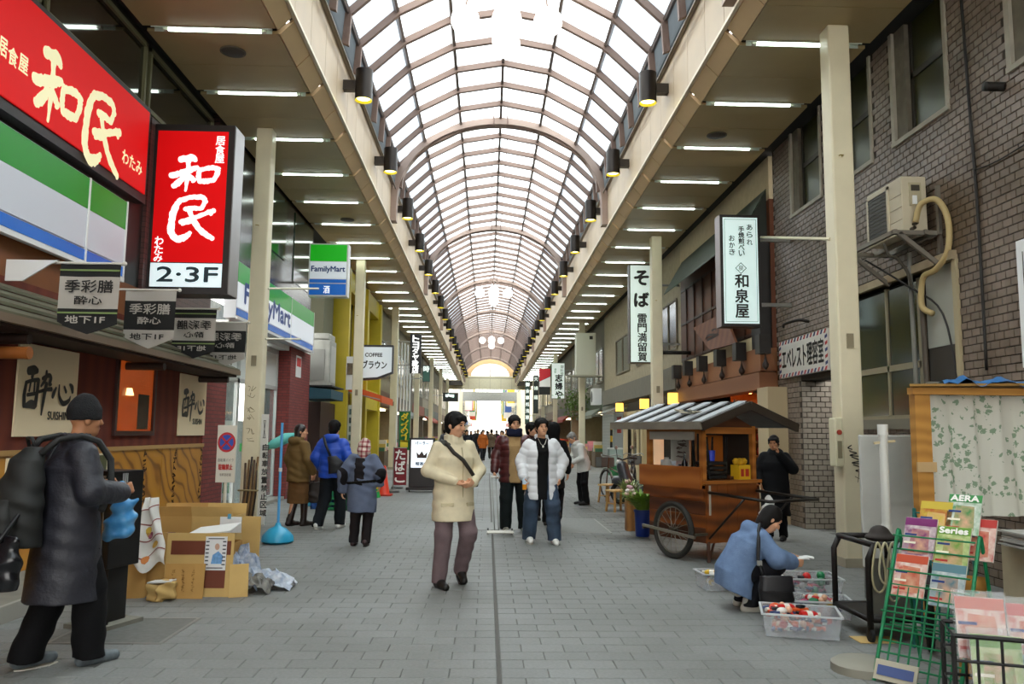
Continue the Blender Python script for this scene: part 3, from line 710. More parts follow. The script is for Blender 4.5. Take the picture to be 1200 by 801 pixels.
MIN = [[(0.22,0.90,0.13),(0.10,0.70,0.17),(0.05,0.42,0.17),(0.07,0.16,0.17),(0.20,0.06,0.17),(0.36,0.10,0.16),(0.46,0.20,0.10)],
       [(0.18,0.86,0.12),(0.42,0.95,0.13),(0.68,0.96,0.13),(0.76,0.86,0.12)], [(0.76,0.88,0.12),(0.68,0.72,0.11)], [(0.32,0.70,0.12),(0.50,0.72,0.13),(0.68,0.71,0.10)],
       [(0.24,0.42,0.12),(0.50,0.50,0.12),(0.80,0.62,0.11),(0.95,0.68,0.12)], [(0.42,0.68,0.12),(0.52,0.46,0.13),(0.70,0.24,0.15),(0.95,0.08,0.12)], [(0.28,0.37,0.07),(0.55,0.44,0.08)], [(0.82,0.66,0.09),(0.90,0.60,0.10)]]
sg = thing('red_wall_sign', 'long red lightbox sign with cream brush characters fixed over the restaurant front', 'sign', (XS, 7.5, 4.45))
ye = aX(172,190,XS).y; ys_ = 3.2
mb = MB(); mb.box(XS-0.28, XS-0.02, ys_, ye+0.08, 4.36, 5.62); mb.build('case', MBLACK, sg)
sheet((XS, ys_+0.06, 4.47), LR, UP, ye-ys_-0.06, 1.08, 0.03, 'red_face', RED, sg)
def onX(px, py): return aX(px, py, XS)
def wtxt(sign, nm, tabs, x0, y0p, x1, y1p, mat):
 a = onX(x0, (y0p+y1p)/2); b = onX(x1, (y0p+y1p)/2); zt = onX((x0+x1)/2, y0p).z; zb = onX((x0+x1)/2, y1p).z
 mat_txt(sign, nm, mat, lambda mb: strokes(mb, tabs, (XS+0.001, a.y, zb), LR, UP, b.y-a.y, zt-zb, rough=0.35, thin=0.86))
wtxt(sg, 'brush_character', WA, 36, 66, 97, 152, CREAM)
wtxt(sg, 'brush_character', MIN, 97, 108, 142, 202, CREAM)
mb = MB()
for i, ch in enumerate('居食屋'):
 a = onX((-3, 8, 21)[i], 70 + i*5); b = onX((7, 20, 33)[i], 70); letter(mb, ch, (XS+0.002, a.y, onX(8+i*12, (70,82,90)[i]).z), LR, UP, b.y-a.y, 0.17, bold=0.004)
mb.build('small_lettering', CREAM, sg, fix=False)
mb = MB()
a = onX(143, 180); b = onX(167, 180); letter(mb, 'わたみ', (XS+0.002, a.y, 4.66), LR, UP, b.y-a.y, 0.17, bold=0.004); mb.build('kana_lettering', CREAM, sg, fix=False)
# ---- green white blue band below it --------------------------------------------------
GREEN = M('#0a8a18', 0.3, emit=0.10, spec=0.3); SWHITE = M('#c9ccd4', 0.3, emit=0.08); BLUE = M('#1560b8', 0.25, emit=0.2)
def store_band(lab, X, y0_, y1_, z0, z1, splits, SWHITE=SWHITE, GREEN=GREEN):
 t = thing('store_sign_band', lab, 'sign', (X, (y0_+y1_)/2, z0)); h = z1-z0
 mb = MB(); mb.box(X-0.22, X-0.012, y0_, y1_, z0, z1); mb.build('case', M('#c9ccd0', 0.4), t)
 ed = [y0_] + splits + [y1_]
 for a, b in zip(ed[:-1], ed[1:]):
  sheet((X, a+0.012, z0+h*0.64), LR, UP, b-a-0.024, h*0.35, 0.01, 'green_panel', GREEN, t)
  sheet((X, a+0.012, z0+h*0.19), LR, UP, b-a-0.024, h*0.445, 0.01, 'white_panel', SWHITE, t)
  sheet((X, a+0.012, z0+h*0.05), LR, UP, b-a-0.024, h*0.12, 0.01, 'blue_panel', BLUE, t)
  mb = MB(); mb.box(X-0.01, X+0.012, b-0.012, b+0.012, z0, z1); mb.build('divider', MWHITE, t)
 mb = MB(); mb.box(X-0.01, X+0.02, y0_, y1_, z0-0.02, z0+0.03); mb.build('bottom_trim', MWHITE, t)
 return t
bandA = store_band('green, white and blue blank store sign band under the long red sign', XS, 3.2, aX(146,290,XS).y, 3.27, 4.24, [5.2, 6.9, aX(101,280,XS).y])  # this band is unlit; its panel colours carry a faint added glow
# ---- projecting red sign -------------------------------------------------------------
Yp = 10.62; p0 = aY(171, 338, Yp); p1 = aY(272, 152, Yp)
pr = thing('projecting_red_sign', 'upright red lightbox sign with white brush characters and 2.3F below', 'sign', ((p0.x+p1.x)/2, Yp, p0.z))
mb = MB(); mb.box(p0.x-0.03, p1.x+0.04, Yp, Yp+0.40, p0.z-0.06, p1.z+0.06); mb.build('case', M('#2b2624', 0.35, 0.3), pr)
mb = MB(); mb.box(p1.x+0.04, p1.x+0.05, Yp+0.02, Yp+0.40, p0.z-0.05, p1.z+0.05); mb.build('side_cover', M('#8e8a88', 0.3, 0.5), pr)
W_ = p1.x-p0.x; H_ = p1.z-p0.z
sheet((p0.x+0.04, Yp-0.005, p0.z+H_*0.165), XR, UP, W_-0.08, H_*0.82, 0.01, 'red_face', RED, pr)
sheet((p0.x+0.04, Yp-0.005, p0.z+0.03), XR, UP, W_-0.08, H_*0.145, 0.01, 'white_face', M('#dcebee', 0.3, emit=0.42), pr)
WT = M('#f4f6f6', 0.3, emit=0.5)
def pk(x, y): return (p0.x + W_*x, Yp-0.006, p0.z + H_*y)
mat_txt(pr, 'brush_character', WT, lambda mb: strokes(mb, WA, pk(0.22,0.60), XR, UP, W_*0.66, H_*0.22, rough=0.35, thin=0.86))
mat_txt(pr, 'brush_character', WT, lambda mb: strokes(mb, MIN, pk(0.25,0.29), XR, UP, W_*0.60, H_*0.29, rough=0.35, thin=0.86))
mat_txt(pr, 'small_lettering', WT, lambda mb: column_text(mb, '居食屋', pk(0.80,0.955), XR, UP, 0.12, 0.125, bold=0.003))
mat_txt(pr, 'kana_lettering', WT, lambda mb: column_text(mb, 'わたみ', pk(0.08,0.32), XR, UP, 0.11, 0.115, bold=0.003))
mat_txt(pr, 'floor_lettering', M('#163038', 0.5), lambda mb: letter(mb, '2·3F', pk(0.13,0.045), XR, UP, W_*0.78, H_*0.09, bold=0.006))
for zz in (p0.z+0.35, p1.z-0.35):
 mb = MB(); mb.bar((XL, Yp+0.2, zz), (p0.x, Yp+0.2, zz), 0.06); mb.build('bracket', MSTEEL, pr)
# ---- cloth pennants -------------------------------------------------------------------
MGREY = M('#b1aaa0', 0.9, bump=0.1, bscale=90); MINK = M('#1f1e1d', 0.9, bump=0.1, bscale=90); MGRN = M('#7d8f56', 0.8)
def pennant(pxl, pyt, pxr, Y, h, dark, mirror, lab):
 a = aY(pxl, pyt, Y); b = aY(pxr, pyt, Y); w = b.x-a.x; z1 = a.z; x0 = a.x
 t = thing('cloth_pennant', lab, 'banner', ((a.x+b.x)/2, Y, z1-h), 'cloth pennants over the canopy')
 field, ink = (MINK, MGREY) if dark else (MGREY, MINK)
 tip = MGREY if dark else MINK; inktip = MINK if dark else MGREY
 def strip(zb, zt, mat, name, pt=False):
  mb = MB(); n = 6
  def yy(u, z): return Y + 0.012*math.sin(u*7+z*4)
  top = [(x0+w*i/n, yy(i/n, zt), zt) for i in range(n+1)]
  if pt: bot = [(x0+w*i/n, yy(i/n, zb), zb + abs(i/n-0.5)*2*(zt-zb)*0.55) for i in range(n+1)]
  else: bot = [(x0+w*i/n, yy(i/n, zb), zb) for i in range(n+1)]
  fs = [(i, i+1, n+2+i, n+1+i) for i in range(n)]
  mb.add([(p[0],p[1]-0.002,p[2]) for p in top+bot], fs); mb.add([(p[0],p[1]+0.002,p[2]) for p in top+bot], [f_[::-1] for f_ in fs]); return mb.build(name, mat, t, smooth=True, fix=False)
 strip(z1-h*0.18, z1, MINK if not dark else MGREY, 'top_band'); strip(z1-h*0.64, z1-h*0.18, field, 'field'); 
 if dark: strip(z1-h*0.68, z1-h*0.64, field, 'lower_band')
 else: strip(z1-h*0.74, z1-h*0.64, MINK, 'lower_band')
 strip(z1-h, z1-h*(0.68 if dark else 0.74), tip, 'pennant_tip', True)
 if not dark:
  for zz in (z1-h*0.09, z1-h*0.70):
   mb = MB(); mb.box(x0, x0+w, Y-0.017, Y-0.015, zz-0.008, zz+0.008); mb.build('green_line', MGRN, t)
 mat_txt(t, 'cloth_lettering', ink, lambda mb: (letter(mb, '季彩膳', (x0+w*0.1, Y-0.014, z1-h*0.41), XR, UP, w*0.8, h*0.18, bold=0.002, mirror=mirror), letter(mb, '酔心', (x0+w*0.27, Y-0.014, z1-h*0.58), XR, UP, w*0.46, h*0.12, bold=0.002, mirror=mirror)))
 mat_txt(t, 'floor_lettering', inktip, lambda mb: letter(mb, '地下1F', (x0+w*0.14, Y-0.014, z1-h*0.85), XR, UP, w*0.66, h*0.11, bold=0.002, mirror=mirror))
 mb = MB(); mb.cyl((XL+0.003, Y, z1+0.01), (x0+w+0.03, Y, z1+0.01), 0.012, n=8); rod = mb.build('rod', M('#d8d4c8', 0.4), t, smooth=40)
 mb = MB(); mb.ball((x0+w+0.035, Y, z1+0.01), 0.022, 8, 6); mb.build('rod_knob', M('#d8d4c8', 0.4), rod, smooth=True)
pennant(72, 309, 142, 7.6, 0.66, False, False, 'grey pennant with black writing and black pointed tip under the store band')
pennant(148, 340, 207, 9.2, 0.66, True, False, 'black pennant with pale writing and pale pointed tip over the slatted canopy')
pennant(204, 362, 254, 10.9, 0.66, False, True, 'grey pennant showing its writing reversed, hung beyond the black pennant')
pennant(241, 378, 289, 12.4, 0.66, True, True, 'black pennant showing its writing reversed, hung against the beige pillar')
mb = MB(); q = aY(5, 312, 7.6); mb.poly([(XL,7.56,3.06),(XL+0.48,7.56,3.06),(XL+0.40,7.56,3.02),(XL+0.16,7.56,2.86),(XL,7.56,2.86)], (0,0.02,0)); o = mb.build('bracket_plate', MWHITE, None); tag(o, 'white angled bracket plate holding the grey pennant rod', 'bracket')
# ---- convenience store -----------------------------------------------------------------
ws = struct('wall_left')
mb = MB(); mb.box(XL-0.3, XL, 13.1, 20.4, 4.4, 9.0); mb.build('dark_tile_wall', brickmat('#2c1d1a', '#3a2622', '#1c1211', 0.22, 0.07, rough=0.18, ms=0.006), ws)
mb = MB(); mb.box(XL-1.8, XL-1.7, 13.1, 20.4, 0, 4.4); mb.build('store_back', M('#c9cfc9', 0.6, noise=0.3, nscale=2, second='#6f7f8a'), ws)
mb = MB(); mb.box(XL-1.7, XL, 14.05, 20.4, 3.3, 3.4); mb.build('store_ceiling', M('#d8d8d2', 0.6), ws)
mb = MB(); mb.box(XL-1.3, XL-0.2, 15, 15.2, 3.24, 3.3); mb.box(XL-1.3, XL-0.2, 17, 17.2, 3.24, 3.3); tag(mb.build('store_fill_panel', M('#f4fff8', 0.5, emit=8), None), 'added white glow panels on the ceiling inside the convenience store', 'ceiling light')  # glowing boxes added to light the store interior
mb = MB(); mb.box(XL-0.38, XL+0.04, 18.4, 20.4, 0, 3.4); mb.build('red_brick_pier', BR_RED, ws)
mb = MB(); mb.box(XL-0.385, XL+0.045, 18.38, 18.40, 0, 3.4); mb.build('pier_end', BR_REDX, ws)
mb = MB(); mb.box(XL-1.7, XL+0.02, 14.05, 18.38, 0, 0.06); mb.build('store_step', M('#8a8880', 0.7), ws)
for i, (a, b) in enumerate(((14.1,15.5),(15.52,16.9),(16.92,18.36))):
 d = struct(f'door_{i+1}', (XL-0.25, (a+b)/2, 0))
 mb = MB(); mb.box(XL-0.26, XL-0.25, a+0.06, b-0.06, 0.1, 2.4); mb.build('pane', glassy('#b8d0d0', 0.22), d)
 for (c, e, f_, g_) in ((a,a+0.06,0,3.3),(b-0.06,b,0,3.3),(a,b,0.0,0.1),(a,b,2.4,2.48),(a,b,3.2,3.3)):
  mb = MB(); mb.box(XL-0.28, XL-0.22, c, e, f_, g_); mb.build('frame', M('#c8ccc8', 0.4, 0.4), d)
 mb = MB(); mb.box(XL-0.26, XL-0.25, a+0.06, b-0.06, 2.48, 3.2); mb.build('transom', M('#dfe3de', 0.3), d)
 mb = MB(); mb.box(XL-0.24, XL-0.225, a+0.3, b-0.3, 1.1, 1.25); mb.build('green_sticker', M('#2fae4a', 0.5), d)
for i in range(3):
 t = thing('store_shelf', 'white shelf unit of goods inside the convenience store', 'shelf', (XL-1.2, 15+i*1.2, 0), 'shelves inside the store'); 
 mb = MB(); mb.box(XL-1.65, XL-0.75, 14.9+i*1.2, 15.3+i*1.2, 0, 1.7); mb.build('body', M('#d2d4cc', 0.5), t)
 for k in range(4):
  mb = MB(); mb.box(XL-1.62, XL-0.78, 14.85+i*1.2, 14.9+i*1.2, 0.2+k*0.38, 0.45+k*0.38); mb.build('goods_row', M(('#c84a30','#d8c040','#3a8a4a','#3a60a8')[(k+i)%4], 0.5, noise=0.5, nscale=9), t)
bandB = store_band('green, white and blue store sign band lettered FamilyMart above the glass doors', -4.28, 13.75, 19.8, 3.40, 4.38, [aX(341,380,-4.28).y], M('#d8dde4', 0.3, emit=0.3), M('#0a8a18', 0.3, emit=0.25))
q = aX(314, 370, -4.28)
mat_txt(bandB, 'blue_lettering', M('#0f3c8a', 0.4), lambda mb: letter(mb, 'FamilyMart', (-4.277, 14.15, 3.60), LR, UP, 3.3, 0.46, bold=0.02))
ca = thing('round_poster', 'round food photo sticker above the glass store door', 'poster', (XL-0.2, 16.6, 2.5)); 
mb = MB(); mb.lathe([(0.0005,0),(0.36,0),(0.36,0.02),(0.0005,0.02)], (XL-0.21, 16.9, 2.95), 20, axis='x', cap=False); mb.build('disc', M('#a83a2c', 0.5, noise=0.6, nscale=5, second='#e0b890'), ca)
t = thing('red_white_notice', 'small red and white notice on the red brick pier', 'notice', (XL+0.05, 19.4, 2.9)); sheet((XL+0.05, 18.9, 2.75), LR, UP, 0.5, 0.5, 0.01, 'paper', MWHITE, t); sheet((XL+0.055, 18.95, 3.0), LR, UP, 0.4, 0.2, 0.006, 'red_block', M('#c02a24', 0.6), t)
# projecting square store sign
Yq = 18.4; p0 = aY(362, 345, Yq); p1 = aY(407, 287, Yq); W_ = p1.x-p0.x; H_ = p1.z-p0.z
fm = thing('projecting_store_sign', 'square green, white and blue lightbox lettered FamilyMart over the walkway', 'sign', ((p0.x+p1.x)/2, Yq, p0.z))
mb = MB(); mb.box(p0.x-0.03, p1.x+0.03, Yq, Yq+0.3, p0.z-0.03, p1.z+0.03); mb.build('case', M('#c8c8c4', 0.35, 0.3), fm)
for (a, b, mt, nm) in ((0.67,1.0,M('#0aa00c',0.3,emit=0.35),'green_face'),(0.32,0.66,M('#d2d8de',0.3,emit=0.25),'white_face'),(0.24,0.31,BLUE,'blue_stripe'),(0.0,0.22,BLUE,'blue_face')):
 sheet((p0.x, Yq-0.004, p0.z+H_*a), XR, UP, W_, H_*(b-a), 0.01, nm, mt, fm)
mat_txt(fm, 'name_lettering', M('#123a74', 0.5), lambda mb: letter(mb, 'FamilyMart', (p0.x+W_*0.04, Yq-0.006, p0.z+H_*0.43), XR, UP, W_*0.92, H_*0.14, bold=0.006))
mat_txt(fm, 'sake_lettering', WT, lambda mb: letter(mb, '酒', (p0.x+W_*0.39, Yq-0.006, p0.z+H_*0.03), XR, UP, W_*0.17, H_*0.15, bold=0.002))
mb = MB(); mb.bar((XL,Yq+0.15,p0.z+0.3),(p0.x,Yq+0.15,p0.z+0.3),0.05); mb.build('bracket', MSTEEL, fm)
for (x0, y0p, x1, y1p, Y) in ((315,338,373,338,13.5),(312,397,352,397,13.5)):
 a = aY(x0, y0p, Y); b = aY(x1, y1p, Y+3.0); mb = MB(); mb.cyl((XC-3.95, Y, a.z), (b.x, Y+3.0, b.z), 0.02, n=8); o = mb.build('stay_rod', M('#c8c0a8', 0.4, 0.5), None, smooth=40); tag(o, 'thin steel stay rod running from the pillar with notices', 'rod', 'stay rods on the notice pillar')
# upper green tinted window
mb = MB(); mb.box(XL, XL+0.02, 16.0, 17.6, 5.2, 6.5); w2 = mb.build('window_2', M('#274026', 0.08, spec=0.8), None); tag(w2, kind='structure')
mb = MB(); mb.box(XL, XL+0.02, 18.4, 20.2, 4.9, 6.5); w2 = mb.build('window_3', M('#243a22', 0.08, spec=0.8), None); tag(w2, kind='structure')
for (a, b, c, d) in ((15.92,16.0,5.1,6.58),(17.6,17.68,5.1,6.58),(18.32,18.4,4.8,6.58)):
 pass
# ---- passage, grey tank, teal awning, yellow front ---------------------------------------
wy = struct('wall_left')
mb = MB(); mb.box(XL-1.2, XL-1.0, 20.4, 24.4, 0, 9); mb.build('passage_wall', M('#6b6658', 0.8, noise=0.2), wy)
mb = MB(); mb.box(XL-1.0, XL-0.05, 22.3, 24.4, 0, 2.3); mb.build('brown_shop', M('#3a221a', 0.6), wy)
mb = MB(); mb.box(XL-0.9, XL-0.2, 23.0, 24.4, 2.3, 9.0); mb.build('olive_wall', M('#7b7a64', 0.8), wy)
tk = thing('grey_cabinet', 'pale grey steel cabinet unit stacked on the teal awning beside red brick', 'cabinet', (XL+0.05, 21.3, 2.5))
for k, (z0, z1, x1) in enumerate(((2.62,3.85,-4.06),(3.85,4.02,-4.1))):
 mb = MB(); mb.box(XL-0.4, x1, 20.9, 21.7, z0, z1); mb.build(('body','top_lid')[k], M('#a9aaa2', 0.45, 0.3, noise=0.1), tk, bevel=0.03)
mb = MB(); mb.box(-4.06, -4.05, 21.0, 21.6, 2.75, 3.7); mb.build('door_panel', M('#c0c1ba', 0.4, 0.3), tk)
mb = MB(); mb.box(XL-0.1, -4.2, 20.875, 20.89, 2.8, 3.6); mb.build('vent', M('#8d8e88', 0.5, 0.3), tk)
aw = thing('teal_awning', 'short dark teal box awning under the grey cabinet', 'awning', (-4.2, 21.5, 2.3)); mb = MB(); mb.poly([(XL-0.2,20.6,2.62),(-3.95,20.6,2.55),(-3.95,20.6,2.32),(XL-0.2,20.6,2.3)], (0,1.7,0)); mb.build('cover', M('#1d4a58', 0.6), aw)
mb = MB(); mb.box(XL-0.2, -3.94, 20.6, 22.3, 2.62, 2.66); mb.build('rim', M('#2a2c2c', 0.5), aw)
YEL = M('#c9b321', 0.5, noise=0.06, nscale=3)
for i, (a, b, x, z0, z1) in enumerate(((24.6,24.85,-4.25,0,6.5),(28.4,28.8,-4.25,0,6.5),(31.9,32.3,-4.25,0,6.5),(24.6,32.6,-4.35,5.9,6.55),(28.8,32.3,-4.3,2.3,3.0))):
 mb = MB(); mb.box(XL-0.3, x, a, b, z0, z1); mb.build('yellow_frame', YEL, wy)
mb = MB(); mb.box(XL-0.6, XL-0.4, 24.4, 33.0, 3.0, 9.0); mb.build('glass_wall', M('#3b3a34', 0.15, noise=0.3, nscale=1), wy)
mb = MB(); mb.box(XL-1.6, XL-1.5, 24.4, 33.0, 0, 3.0); mb.build('shop_back', M('#6a5a3c', 0.7, noise=0.5, nscale=2, second='#c8b890'), wy)
mb = MB(); mb.box(XL-1.5, XL-0.3, 24.4, 33, 3.0, 3.1); mb.build('shop_ceiling', M('#8a8270', 0.7), wy)
oa = thing('orange_awning', 'bright orange cloth awning over the yellow shop front', 'awning', (-4.1, 26.5, 2.5)); mb = MB(); mb.poly([(XL,25.4,3.0),(-3.3,25.4,2.62),(-3.3,25.4,2.40),(-3.34,25.4,2.42),(XL,25.4,2.8)], (0,3.0,0)); mb.build('cover', M('#d9571a', 0.6), oa); mb = MB(); mb.bar((XL,25.4,2.75),(-3.35,25.4,2.5),0.03); mb.build('arm', MSTEEL, oa)
t = thing('menu_board', 'tall pale board of small shoe pictures standing by the yellow front', 'board', (-4.0, 25.2, 0)); q = aY(410, 590, 24.8)
mb = MB(); mb.box(-4.25, -3.85, 24.9, 24.95, 0.3, 2.3); mb.build('panel', M('#c8d0cc', 0.5), t)
for k in range(7):
 for j in range(2):
  mb = MB(); mb.box(-4.2+j*0.18, -4.05+j*0.18, 24.88, 24.9, 0.45+k*0.26, 0.62+k*0.26); mb.build('picture', M(('#3d5a5a','#6a7a74','#2d3c40')[(k+j)%3], 0.5), t)
for j in (-4.22, -3.88): mb = MB(); mb.box(j-0.02, j+0.02, 24.9, 24.95, 0, 0.3); mb.build('leg', MSTEEL, t)
t = thing('white_wall_board', 'white board with picture strip on the shop front under the coffee sign', 'board', (-4.1, 24.8, 3.0)); sheet((-4.28, 24.55, 2.75), XR, UP, 0.36, 1.0, 0.05, 'panel', MWHITE, t); sheet((-4.26, 24.535, 3.2), XR, UP, 0.3, 0.35, 0.006, 'picture', M('#70604a', 0.6, noise=0.5), t)
# coffee sign
Yc = 26.0; p0 = aY(420, 443, Yc); p1 = aY(461, 405, Yc); W_ = p1.x-p0.x; H_ = p1.z-p0.z
cs = thing('coffee_sign', 'white lightbox sign with dark rim lettered COFFEE beside the yellow front', 'sign', ((p0.x+p1.x)/2, Yc, p0.z))
pts = [(0,-0.06),(0.55,-0.02),(1,0.17),(1,1.02),(0,1.02)]
mb = MB(); mb.poly([(p0.x+W_*a, Yc, p0.z+H_*b) for a, b in pts], (0,0.25,0)); mb.build('case', M('#26262a', 0.4), cs)
mb = MB(); mb.poly([(p0.x+W_*(0.5+(a-0.5)*0.93), Yc-0.01, p0.z+H_*(0.48+(b-0.48)*0.88)) for a, b in pts], (0,0.01,0)); mb.build('face', M('#ccd4d8', 0.3, emit=0.3), cs)
mat_txt(cs, 'lettering', MBLACK, lambda mb: (letter(mb, 'COFFEE', (p0.x+W_*0.18, Yc-0.012, p0.z+H_*0.66), XR, UP, W_*0.5, H_*0.11, bold=0.006), letter(mb, 'ブラウン', (p0.x+W_*0.10, Yc-0.012, p0.z+H_*0.30), XR, UP, W_*0.72, H_*0.24, bold=0.008)))
mb = MB(); mb.bar((XL,Yc+0.1,p0.z+0.5),(p0.x,Yc+0.1,p0.z+0.5),0.06); mb.build('bracket', MSTEEL, cs)
# black vertical shoe sign
def vsign(name, lab, px0, py0, px1, py1, Y, case, face, emit, txt, ink, size, pitch, depth=0.2, wallx=XL, bold=0.01, inset=0.03, top=0.96):
 p0 = aY(px0, py1, Y); p1 = aY(px1, py0, Y); W_ = p1.x-p0.x; H_ = p1.z-p0.z
 t = thing(name, lab, 'sign', ((p0.x+p1.x)/2, Y, p0.z))
 mb = MB(); mb.box(p0.x, p1.x, Y, Y+depth, p0.z, p1.z); mb.build('case', M(case, 0.4), t)
 sheet((p0.x+inset, Y-0.006, p0.z+inset), XR, UP, W_-2*inset, H_-2*inset, 0.008, 'face', M(face, 0.3, emit=emit), t)
 if txt:
  for ci, ch in enumerate(txt): mat_txt(t, 'character', M(ink, 0.5, emit=0.6 if ink > '#888888' else 0), lambda mb: column_text(mb, ch, (p0.x+W_*0.5-size/2, Y-0.008, p0.z+H_*top-ci*pitch), XR, UP, size, pitch, bold=bold))
 for zz in (p0.z+H_*0.2, p0.z+H_*0.8):
  mb = MB(); mb.bar((wallx, Y+depth/2, zz), (p0.x if wallx < 0 else p1.x, Y+depth/2, zz), 0.05); mb.build('bracket', MSTEEL, t)
 return t
vsign('shoe_shop_sign', 'black upright sign with white katakana of a shoe shop', 480, 391, 494, 437, 35.0, '#16161a', '#1c1c22', 0.0, 'トヨダヤ靴店', '#ffffff', 0.27, 0.275, bold=0.012)
vsign('clock_sign', 'small dark sign with pale round face beyond the shoe shop sign', 495, 428, 504, 447, 42.0, '#22302c', '#31584c', 0.2, '時', '#e8f0ea', 0.3, 0.3)
q = aY(519, 470, 60.0); q2 = aY(537, 460, 60.0)
t = thing('hanging_black_sign', 'distant black signboard with a row of white letters over the walkway', 'sign', ((q.x+q2.x)/2, 60, q.z)); mb = MB(); mb.box(q.x, q2.x, 60, 60.2, q.z, q2.z); mb.build('board', M('#1c2422', 0.4), t)
mat_txt(t, 'lettering', M('#dff0ea', 0.5, emit=0.6), lambda mb: scribble(mb, (q.x+0.1, 59.99, q.z+0.33), XR, UP, (q2.x-q.x)-0.2, 0.22, 1, wd=0.2, seed=4))
mb = MB(); mb.bar((XL,60.1,q2.z-0.2),(q.x,60.1,q2.z-0.2),0.06); mb.build('bracket', MSTEEL, t)
# ================================================================== RIGHT SIDE
XW = 5.2
RL = (0,-1,0)                                   # reading direction on the right wall
wr = struct('wall_right')
def brick_mat():
 m = bpy.data.materials.new('glazed_brick'); m.use_nodes = True
 nt = m.node_tree; N = nt.nodes; L = nt.links; b = N['Principled BSDF']
 g = N.new('ShaderNodeNewGeometry'); oi = N.new('ShaderNodeObjectInfo')
 n1 = N.new('ShaderNodeTexNoise'); n1.inputs['Scale'].default_value = 0.9; n1.inputs['Detail'].default_value = 6
 n2 = N.new('ShaderNodeTexWhiteNoise'); n2.noise_dimensions = '3D'
 sn = N.new('ShaderNodeVectorMath'); sn.operation = 'SNAP'; sn.inputs[1].default_value = (0.5, 0.155, 0.086)
 L.new(g.outputs['Position'], n1.inputs['Vector']); L.new(g.outputs['Position'], sn.inputs[0]); L.new(sn.outputs[0], n2.inputs['Vector'])
 rp = N.new('ShaderNodeValToRGB'); rp.color_ramp.elements[0].position = 0.32; rp.color_ramp.elements[1].position = 0.66
 rp.color_ramp.elements[0].color = lin('#594733'); rp.color_ramp.elements[1].color = lin('#86776a')
 L.new(n1.outputs['Fac'], rp.inputs[0])
 mr = N.new('ShaderNodeMapRange'); mr.inputs[3].default_value = 0.86; mr.inputs[4].default_value = 1.1; L.new(n2.outputs['Value'], mr.inputs[0])
 mx = N.new('ShaderNodeMixRGB'); mx.blend_type = 'MULTIPLY'; mx.inputs[0].default_value = 1
 L.new(rp.outputs[0], mx.inputs[1]); L.new(mr.outputs[0], mx.inputs[2]); L.new(mx.outputs[0], b.inputs['Base Color'])
 b.inputs['Roughness'].default_value = 0.42
 return m
MBRK = brick_mat(); MMORT = M('#40372e', 0.9, noise=0.2, nscale=3)
HOLES = [(6.3,7.63,5.2,7.2),(8.72,9.95,5.26,7.2),(10.55,11.72,5.26,7.2),(12.24,13.49,5.28,7.2),(8.75,11.45,1.7,3.48),(11.85,13.3,-0.1,2.42)]
WY0, WY1, WZ1 = 2.0, 14.4, 6.75
def inhole(y, z, m=0.0): return any(a-m < y < b+m and c-m < z < d+m for a, b, c, d in HOLES)
def rect_cells(y0, y1, z0, z1):
 ys = sorted({y0, y1, *[min(max(v,y0),y1) for h in HOLES for v in h[:2]]}); zs = sorted({z0, z1, *[min(max(v,z0),z1) for h in HOLES for v in h[2:]]})
 for a, b in zip(ys[:-1], ys[1:]):
  for c, d in zip(zs[:-1], zs[1:]):
   if b-a > 1e-4 and d-c > 1e-4 and not inhole((a+b)/2, (c+d)/2): yield a, b, c, d
mb = MB()
for a, b, c, d in rect_cells(WY0, WY1, 0, WZ1): mb.box(XW+0.008, XW+0.16, a, b, c, d)
mb.build('mortar_bed', MMORT, wr)
mb = MB(); mb.box(XW+0.16, XW+0.4, Y0, 11.85, 0, 9); mb.box(XW+0.16, XW+0.4, 11.85, WY1, 2.42, 9); mb.box(XW+1.2, XW+1.4, 11.9, 13.4, 0, 2.6); mb.box(XW+0.16, XW+1.3, 11.75, 11.85, 0, 2.5); mb.build('backing', M('#2a2520', 0.9), wr)
mb = MB(); mb.box(XW, XW+0.16, Y0, WY0, 0, 9); mb.build('plain_end', MMORT, wr)
BW, BH, BG = 0.155, 0.086, 0.009
def brick_geo(mb, y, z, x=XW, d=0.012):
 a, b = y+BG/2, y+BW-BG/2; c, e = z+BG/2, z+BH-BG/2; k = 0.003
 mb.add([(x+d,a,c),(x+d,b,c),(x+d,b,e),(x+d,a,e),(x,a+k,c+k),(x,b-k,c+k),(x,b-k,e-k),(x,a+k,e-k)], [(0,1,5,4),(1,2,6,5),(2,3,7,6),(3,0,4,7),(7,6,5,4)])
restb = MB(); near = []
row = 0; z = 0.0
while z < WZ1 - BH:
 y = WY0 + (BW/2 if row % 2 else 0)
 while y < WY1 - BW*0.6:
  cy, cz = y+BW/2, z+BH/2
  if not inhole(cy, cz, 0.05): near.append((cy, cz, y, z))
  y += BW
 z += BH; row += 1
def shows(p):
 cy, cz = p[0], p[1]
 c = RW.T @ (np.array([XW, cy, cz]) - CAM)
 if c[2] <= 0.3: return -1
 px = CXP + F_PX*c[0]/c[2]; py = CYP - F_PX*c[1]/c[2]
 if not (0 < px < 1196 and 4 < py < 790): return -1
 if py > 455 or px < 1030: return 0
 return 1/c[2]
near.sort(key=lambda p: -shows(p))
bp0 = None
for k, (cy, cz, y, z) in enumerate(near):
 if k < 300:
  if bp0 is None:
   mb = MB(); brick_geo(mb, 0, 0); bp0 = mb.build('brick', MBRK, wr, fix=False); bp0.location = (0, y, z)
  else:
   o = link_copy(bp0, 'brick', wr, (0,0,0)); o.location = (0, y, z)
 else: brick_geo(restb, y, z)
tag(restb.build('brick_field', MBRK, wr, fix=False), kind='stuff')
